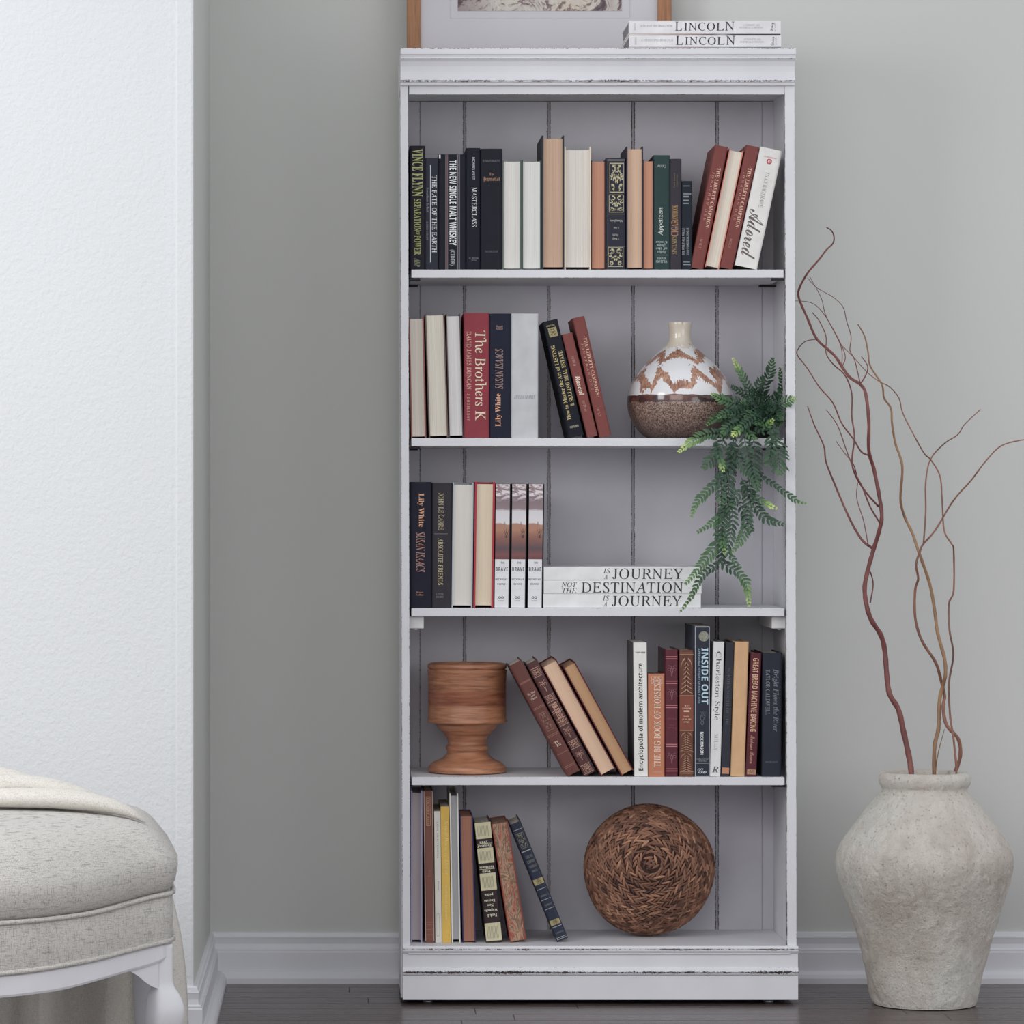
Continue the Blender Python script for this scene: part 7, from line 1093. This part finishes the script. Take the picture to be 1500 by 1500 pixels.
def stem_pts(px, s, y0=None, y1=None):
    out = []; n = len(px)-1; cum = 0
    for i, (x, y) in enumerate(px):
        u = i/n; yy = (y0 if y0 is not None else .0)*(1-u)+(y1 if y1 is not None else .03)*u+wander(i*.55, s)*min(1, 3*u)*min(1, 3*(1-u)+.3)
        out.append(P(x, y, yy))
    return out
STEMS = {}
def stem(label, px, r0, r1, mat, s, y0, y1, twigs, group='twisted willow stems in the floor vase'):
    main = stem_pts(px, s, y0, y1); foot = main[0]-Vector(((px[0][0]-1354)*.0007, 0, .22)); foot.y = y0*.6
    mp = [foot, main[0]+(foot-main[0])*.3]+main
    o = thing('willow_stem', label, 'branch', tuple(foot), group); off = foot
    sp = smoothpath(mp, 5); n = len(sp)
    rr = [(r0*(1-(i/n)**1.1)+r1*(i/n)**1.1)*(1+.08*math.sin(i*1.7)) for i in range(n)]
    tube('stem', [p-off for p in sp], rr, mat, o, 10)
    # knots
    for (tp, tr0, tr1, ts, ty) in twigs:
        a = min(main, key=lambda q: (P(tp[0][0], tp[0][1], q.y)-q).length); st = a.y; pts = [P(tp[0][0], tp[0][1], st)]
        for i, (x, y) in enumerate(tp[1:], 1): u = i/(len(tp)-1); pts.append(P(x, y, st+ty*u+wander(i*.6, ts)*.6*min(1, 2*u)))
        q = smoothpath(pts, 5); m_ = len(q); tube('twig', [p-off for p in q], [tr0*(1-i/m_)+tr1*i/m_ for i in range(m_)], mat, o, 7)
    return o
A_ = [(1335, 1134), (1332, 1111), (1323.4, 1071), (1316, 1039.5), (1303, 1016.5), (1299, 988), (1296, 953.5), (1290.4, 930.6), (1276, 907.6), (1269, 884.7), (1266.6, 860), (1271.8, 833), (1279, 807), (1287.6, 778.7), (1291.7, 756.7), (1288, 726.7), (1280, 686.7), (1272.7, 660), (1272.7, 616.7), (1268, 576.7), (1260, 563), (1245, 553), (1233, 536.7), (1221.7, 520), (1196.7, 496.7), (1183, 466.7), (1170.7, 438), (1170.7, 423), (1183, 400), (1200, 380), (1210, 366.7), (1220, 356.7), (1221.7, 346.7), (1218, 338), (1210.7, 333)]
T_ = [([(1278, 803), (1264.6, 793), (1253, 775.8), (1240, 750), (1221.7, 706.7), (1210, 676.7), (1206.7, 653), (1193, 623), (1183, 595)], .0030, .0011, 1, .05),
      ([(1272.7, 666.7), (1261.7, 661.7), (1250, 643), (1233, 620), (1220, 590), (1200, 566.7), (1183, 540), (1168, 520), (1170, 510), (1180, 500), (1196, 497)], .0019, .0009, 2, .03),
      ([(1287, 742), (1270, 723), (1255, 700), (1248, 676.7), (1251.7, 640), (1247.7, 610), (1247.7, 576.7), (1238, 550), (1220, 533), (1210, 516.7), (1210, 493), (1200, 470), (1190, 458)], .0022, .0009, 3, -.05),
      ([(1289, 766), (1275, 743), (1263, 713), (1253, 693), (1240, 660), (1226.7, 623), (1210, 600)], .0020, .0008, 4, -.03),
      ([(1255, 696), (1250, 680), (1236.7, 663), (1225, 646.7)], .0012, .0007, 5, -.01),
      ([(1272, 800), (1265, 763), (1255, 730), (1256.7, 706.7)], .0012, .0008, 6, .02), ([(1275, 838), (1279, 856), (1274.7, 883)], .0014, .0016, 1, .005),
      ([(1260, 563), (1268, 550), (1271, 536.7), (1261.7, 521.7)], .0016, .0009, 7, .01),
      ([(1260, 561), (1251.7, 526.7), (1245, 513), (1246.7, 493), (1240, 470), (1235, 450), (1220, 435), (1196.7, 421.7), (1182.7, 406.7)], .0012, .0006, 8, .04),
      ([(1233, 537), (1231.7, 506.7), (1210, 463), (1203, 436.7), (1186, 405)], .0010, .0006, 9, .02), ([(1234, 536), (1238, 520), (1223, 486.7), (1203, 455), (1186.7, 443), (1165, 440.7)], .0011, .0006, 10, .03)]
stem('thick red twisted willow stem rising nearest the bookcase', A_, .0064, .0012, RED, 0, -.02, .10, T_)
B_ = [(1368.4, 1137), (1369, 1094), (1375, 1065), (1376.4, 1025), (1382, 1002), (1385, 988), (1383.6, 965), (1373.6, 927.7), (1369, 893), (1362, 856), (1350.6, 821.7), (1343.5, 801.6), (1336, 780), (1325, 756.7), (1319, 730), (1321.7, 683), (1311.7, 650), (1306.7, 620), (1305, 598), (1295, 583), (1291.7, 563), (1275, 536.7), (1271.7, 516.7), (1266.7, 493), (1256.7, 475)]
stem('golden brown willow stem rising from the middle of the vase', B_, .0047, .0014, GOLD, 2, .02, .16, [([(1370.7, 1125), (1375, 1099.7), (1383.6, 1068)], .0014, .0006, 3, -.03)])
C_ = [(1398, 1137), (1406.5, 1108), (1403.7, 1082.5), (1386.5, 1062), (1381.6, 1036.6), (1383.6, 1019), (1379, 999), (1370.7, 970.7), (1350.6, 939), (1340.6, 904.8), (1340.6, 864.6), (1345, 847.5), (1342, 827), (1347.8, 807), (1352.7, 796.7), (1370, 776.7), (1396.7, 733), (1423, 703), (1443, 676.7), (1466.7, 653), (1500, 644), (1522, 642)]
stem('dark curling willow stem whose tip runs out to the right', C_, .0044, .0010, BRN, 4, .04, -.05, [([(1352.7, 798), (1356, 750), (1356, 706.7), (1363, 673), (1383, 650), (1403, 636.7), (1413, 621.7), (1436, 600)], .0019, .0010, 2, .05)])
D_ = [(1401, 1136), (1396.5, 1079.6), (1392, 1051), (1390, 1002), (1396.5, 959), (1390.8, 922), (1390, 884.7), (1397, 864.6), (1397, 807), (1393.6, 796), (1383, 776.7), (1380, 730), (1376.7, 696.7), (1363, 673), (1353, 663), (1333, 626.7), (1321.7, 603), (1316.7, 583), (1303, 566.7), (1286.7, 558), (1270, 545), (1250, 523), (1233, 506)]
stem('thin reddish willow stem farthest right at the vase mouth', D_, .0025, .0008, BRN, 6, -.05, -.02, [])
# ---------------------------------------------------------------- upholstered bench with bowed front
def linen(c, name='linen', dark=.62, bump=.5):
    m, nt, b = newmat(name); n = N(nt); col = rgb(*c, k=.75)
    t1 = n.noise(1.0, n.coord((60, 60, 760)), 3, .7, .3); t2 = n.noise(1.0, n.coord((760, 760, 60)), 3, .7, .3); t3 = n.noise(700, n.coord(), 2)
    a = n.ramp(t1, 0, [(.36, (dark,)*3), (.46, (1, 1, 1))]); b_ = n.ramp(t2, 0, [(.36, (dark,)*3), (.46, (1, 1, 1))]); c_ = n.ramp(t3, 0, [(.3, (.78,)*3), (.6, (1.04,)*3)])
    m1 = n.mix(1.0, (a, 0), (b_, 0), 'MULTIPLY'); m2 = n.mix(1.0, (m1, 2), (c_, 0), 'MULTIPLY'); m3 = n.mix(1.0, col, (m2, 2), 'MULTIPLY'); n.l(m3, 2, b, 'Base Color')
    b.inputs['Roughness'].default_value = .95; b.inputs['Specular IOR Level'].default_value = .1; b.inputs['Sheen Weight'].default_value = .15
    h = n.math('ADD', (t1, 0), (t2, 0)); h = n.math('ADD', (h, 0), (t3, 0)); n.bump(h, 0, b, bump, .0008); return m
FAB = linen((186, 182, 176)); THROW = linen((206, 201, 192), 'throw_cloth', dark=.86, bump=.7)
DR = 6.42; MID = -.70
obs = [(256, 1380.8, 1306, 1399), (228, 1385.5, 1310, 1412), (187, 1395.7, 1321, 1424), (140, 1408, 1333.5, 1438), (93, 1417, 1341, 1450), (47, 1424.7, 1346, 1457), (0, 1429.5, 1349.5, 1462)]
fr_ = []
for (X, Yp, Ys, Yr) in obs:
    dfull = 4114/(Yp-740); d = DR-.5*(DR-dfull)
    fr_.append(((X-500)*d/F, d-8, ZC-(Yp-740)*d/F, ZC-(Ys-740)*d/F, ZC-(Yr-740)*d/F))
xe, ye, zpe, zse, zre = fr_[-1]
slope = (fr_[-1][1]-fr_[-2][1])/(fr_[-1][0]-fr_[-2][0])
for u in (.35, .7, 1.0):
    x = xe+(MID-xe)*u; fr_.append((x, ye+slope*(x-xe)*(1-.5*u), zpe-.004*u, zse-.003*u, zre-.003*u))
half = smoothpath(fr_, 3); full = half+[Vector((2*MID-p[0],)+tuple(p[1:])) for p in half[-2::-1]]
YBK = -1.02; back = []
xr, xl = full[0][0], full[-1][0]; zz3 = tuple(full[0][2:])
for i in range(1, 9): back.append(Vector((xl, full[-1][1]+(YBK-full[-1][1])*i/8)+zz3))
TP = .052
for i in range(len(back)): back[i][0] += TP*(i+1)/8
for i in range(1, 11): back.append(Vector((xl+TP+(xr-xl-2*TP)*i/10, YBK+.02*math.sin(PI*i/10))+zz3))
for i in range(1, 8): back.append(Vector((xr-TP*(1-i/8), YBK+(full[0][1]-YBK)*i/8)+zz3))
for it in range(2):                      # ease the front corners
    q = full+back; L = len(q)
    for c in (0, len(full)-1):
        for o_ in (-1, 0, 1):
            i = (c+o_) % L; q[i] = (q[i-1]+q[i]*2+q[(i+1) % L])/4
    full, back = q[:len(full)], q[len(full):]
ring = full+back; NR = len(ring); cx = MID; cy = (min(p[1] for p in ring)+YBK)/2
bench = thing('upholstered_bench', 'grey linen upholstered bench with curved white painted legs, at the left edge', 'bench', (MID, cy, 0))
BO = Vector((MID, cy, 0))
# outward normals of the plan
def inset(k, dist):
    out = []
    for i, p in enumerate(ring):
        a = ring[i-1]; c = ring[(i+1) % NR]; t = Vector((c[0]-a[0], c[1]-a[1])).normalized(); nrm = Vector((-t.y, t.x))
        if nrm.dot(Vector((p[0]-cx, p[1]-cy))) < 0: nrm = -nrm
        out.append((p[0]+nrm.x*dist, p[1]+nrm.y*dist))
    return out
def loop_mesh(name, layers, mat, cap=None, smooth=True):
    """layers: list of functions i -> (x,y,z)"""
    v = []; f = []
    for L in layers: v += [Vector(L(i))-BO for i in range(NR)]
    for k in range(len(layers)-1):
        for i in range(NR): j = (i+1) % NR; f.append((k*NR+i, k*NR+j, (k+1)*NR+j, (k+1)*NR+i))
    if cap: f.append(tuple(range((len(layers)-1)*NR, len(layers)*NR)))
    f.append(tuple(range(NR))[::-1])
    return mesh(name, v, f, mat, bench, smooth, fix=True)
ins = {}
def IN(d):
    if d not in ins: ins[d] = inset(0, d)
    return ins[d]
def lay(d, fz): P2 = IN(d); return lambda i: (P2[i][0], P2[i][1], fz(ring[i]))
def dome(s, z):      # s: shrink towards the centre
    P2 = IN(.004); return lambda i: (cx+(P2[i][0]-cx)*s, cy+(P2[i][1]-cy)*s, z(ring[i]))
loop_mesh('seat_box', [lay(-.012, lambda p: p[2]+.001), lay(-.002, lambda p: p[2]+.002), lay(.0005, lambda p: p[2]+.01), lay(.0015, lambda p: (p[2]+p[3])/2), lay(0, lambda p: p[3]-.006), lay(-.004, lambda p: p[3]-.001), lay(-.02, lambda p: p[3])], FAB, cap=True)
TOPZ = ZC-(1183-740)*(cy+8)/F
dl = [lay(-.008, lambda p: p[3]+.0005), lay(-.001, lambda p: p[3]+.006), lay(.006, lambda p: p[3]+.02), lay(.0095, lambda p: p[3]+.038), lay(.009, lambda p: p[3]+.055)]
zt0 = zse
for s, fr in ((.985, .50), (.96, .60), (.925, .70), (.875, .79), (.81, .86), (.73, .91), (.62, .95), (.48, .98), (.3, .995), (.12, 1.0)):
    dl.append(dome(s, lambda p, fr=fr: (p[3]+.055)*(1-(fr-.4)/.6)+TOPZ*(fr-.4)/.6 if fr > .4 else p[3]))
cush = loop_mesh('seat_cushion', dl, FAB, cap=True)
def cord(name, d, fz, r): 
    P2 = IN(d); pts = [Vector((P2[i][0], P2[i][1], fz(ring[i])))-BO for i in list(range(NR))+[0]]
    return tube(name, pts, [r]*len(pts), FAB, bench, 8)
cord('piping', .002, lambda p: p[3]-.003, .0042); cord('piping', .002, lambda p: p[2]+.004, .0045)
WP = paint_worn('worn_chair_paint', spots=.79)
loop_mesh('seat_rail', [lay(-.03, lambda p: p[4]+.0), lay(-.002, lambda p: p[4]), lay(0, lambda p: p[4]+.004), lay(0, lambda p: p[2]-.004), lay(-.002, lambda p: p[2]-.001), lay(-.03, lambda p: p[2]-.001)], WP, smooth=False)
def leg(x, y, sx, sy):
    """cabriole leg: square section swelling at the knee"""
    zt_ = zpe+.026; prof = [(zt_-.001, .000, .0155), (.285, .000, .0155), (.255, .000, .0160), (.240, .001, .0170), (.225, .003, .0240), (.205, .005, .0285), (.185, .004, .0290), (.16, .001, .0255), (.125, -.004, .0185), (.085, -.006, .0135), (.045, -.002, .0130), (.02, .004, .0170), (0.0002, .005, .0180)]
    v = []; f = []; m = 12
    pr = smoothpath([Vector(q) for q in prof], 3)
    for (z, o, h) in pr:
        for k in range(m):
            a = 2*PI*(k+.5)/m; c, s = math.cos(a), math.sin(a); e = .45; xx = math.copysign(abs(c)**e, c)*h; yy = math.copysign(abs(s)**e, s)*h; ro = .5*sx*-sy; xx, yy = xx*math.cos(ro)-yy*math.sin(ro), xx*math.sin(ro)+yy*math.cos(ro)
            v.append(Vector((x+sx*o+xx, y+sy*o+yy, max(z, .0002)))-BO)
    n = len(pr)
    for i in range(n-1):
        for k in range(m): j = (k+1) % m; f.append((i*m+k, i*m+j, (i+1)*m+j, (i+1)*m+k))
    f.append(tuple(range(m))); f.append(tuple(range((n-1)*m, n*m)))
    return mesh('leg', v, f, WP, bench, True, fix=True)
lx = -.3065; ly = fr_[0][1]+.010
leg(lx, ly, 1, -1); leg(2*MID-lx, ly, -1, -1); leg(lx-.05, YBK-.03, 1, 1); leg(2*MID-lx+.05, YBK-.03, -1, 1)
# knee brackets curving from the rail into the front legs
def bracket(s):
    v = []
    for yy in (0, .02):
        for X, Y in ((186, 1421), (186, 1414), (232, 1402), (232, 1449), (223, 1446), (212, 1439), (202, 1430), (193, 1425)):
            d = -1.598-.05*(232-X)/46; q = P(X, Y, d); v.append(Vector((MID+s*(q.x-MID), d+yy+.006, q.z))-BO)
    n = 8; f = [tuple(range(n)), tuple(range(n, 2*n))[::-1]]+[(i, (i+1) % n, n+(i+1) % n, n+i) for i in range(n)]
    mesh('knee_bracket', v, f, WP, bench, False, fix=True)
bracket(1); bracket(-1)
# ---------------------------------------------------------------- linen throw: folded on the seat, one end hanging behind
import bisect
def seat_z(x, y):
    """height of the cushion surface (ray onto the mesh)"""
    hit, loc, nrm, _ = cush.ray_cast(Vector((x, y, 2))-BO, Vector((0, 0, -1)))
    return loc.z+BO.z if hit else None
bpy.context.view_layer.update()
throw = thing('throw_blanket', 'pale linen throw folded over the bench seat, one end hanging behind it', 'blanket', (MID, cy, TOPZ))
TO = Vector((MID, cy, TOPZ))
def fold(name, yc, rad, lift, xa, xb, seed, flat=1.7):
    n, m = 46, 18; v = []; f = []
    for i in range(n+1):
        u = i/n; x = xa+(xb-xa)*u; yy = yc+.012*math.sin(5*u+seed)+.03*(u-.5)*math.sin(seed)
        z0 = seat_z(x, yy)
        if z0 is None: z0 = v[-1].z+TO.z-rad
        e = 1 if u < .78 else max(.12, math.sqrt(max(0, 1-((u-.78)/.222)**2))); r = rad*e*(1+.06*math.sin(9*u+seed))
        lf = lift*(1-max(0, (u-.72)/.28)**1.5)
        for k in range(m):
            a = 2*PI*k/m; v.append(Vector((x, yy+math.cos(a)*r*flat, z0+lf+r*1.12+.002+math.sin(a)*r))-TO)
    for i in range(n):
        for k in range(m): j = (k+1) % m; f.append((i*m+k, i*m+j, (i+1)*m+j, (i+1)*m+k))
    f.append(tuple(range(m))); f.append(tuple(range(n*m, (n+1)*m)))
    return mesh(name, v, f, THROW, throw, True, fix=True)
y1_ = cy-.03
fold('front_fold', y1_, .0165, 0, -1.02, -.342, 1.0)
fold('middle_fold', y1_+.035, .0165, .021, -1.00, -.395, 2.4)
fold('top_fold', y1_+.085, .016, .036, -1.0, -.480, 4.0, 2.4)
# hanging end behind the bench
v = []; f = []; n, m = 60, 14; x0h, x1h = -.66, -.287; yh = YBK+.072
for i in range(n+1):
    u = i/n; x = x0h+(x1h-x0h)*u
    for k in range(m+1):
        w_ = k/m; z = .385-.375*w_; amp = .008+.022*w_
        fx_ = x-(.05*(1-w_)**3 if u > .5 else 0)*(u-.5)*2
        v.append(Vector((fx_, yh+.004+amp*(math.sin(u*19)+.45*math.sin(u*37+1+w_)), z))-TO)
for i in range(n):
    for k in range(m): a = i*(m+1)+k; f.append((a, a+1, a+m+2, a+m+1))
hg = mesh('hanging_end', v, f, THROW, throw, True)
md = hg.modifiers.new('thick', 'SOLIDIFY'); md.thickness = .004
# over the back edge of the seat
v = []; f = []
n = 24
for i in range(n+1):
    x = -.66+(.20)*i/n
    prof_ = [(y1_+.10, (seat_z(x, min(y1_+.10, YBK-.03)) or TOPZ)+.016), (YBK-.06, (seat_z(x, YBK-.06) or .47)+.014), (YBK-.01, (seat_z(x, YBK-.03) or .45)+.018), (YBK+.046, .475), (YBK+.064, .43), (YBK+.07, .38)]
    for (yy, zz_) in prof_: v.append(Vector((x, yy+.003*math.sin(i), zz_))-TO)
for i in range(n):
    for k in range(5): a = i*6+k; f.append((a, a+1, a+7, a+6))
md = mesh('back_drape', v, f, THROW, throw, True).modifiers.new('thick', 'SOLIDIFY'); md.thickness = .004
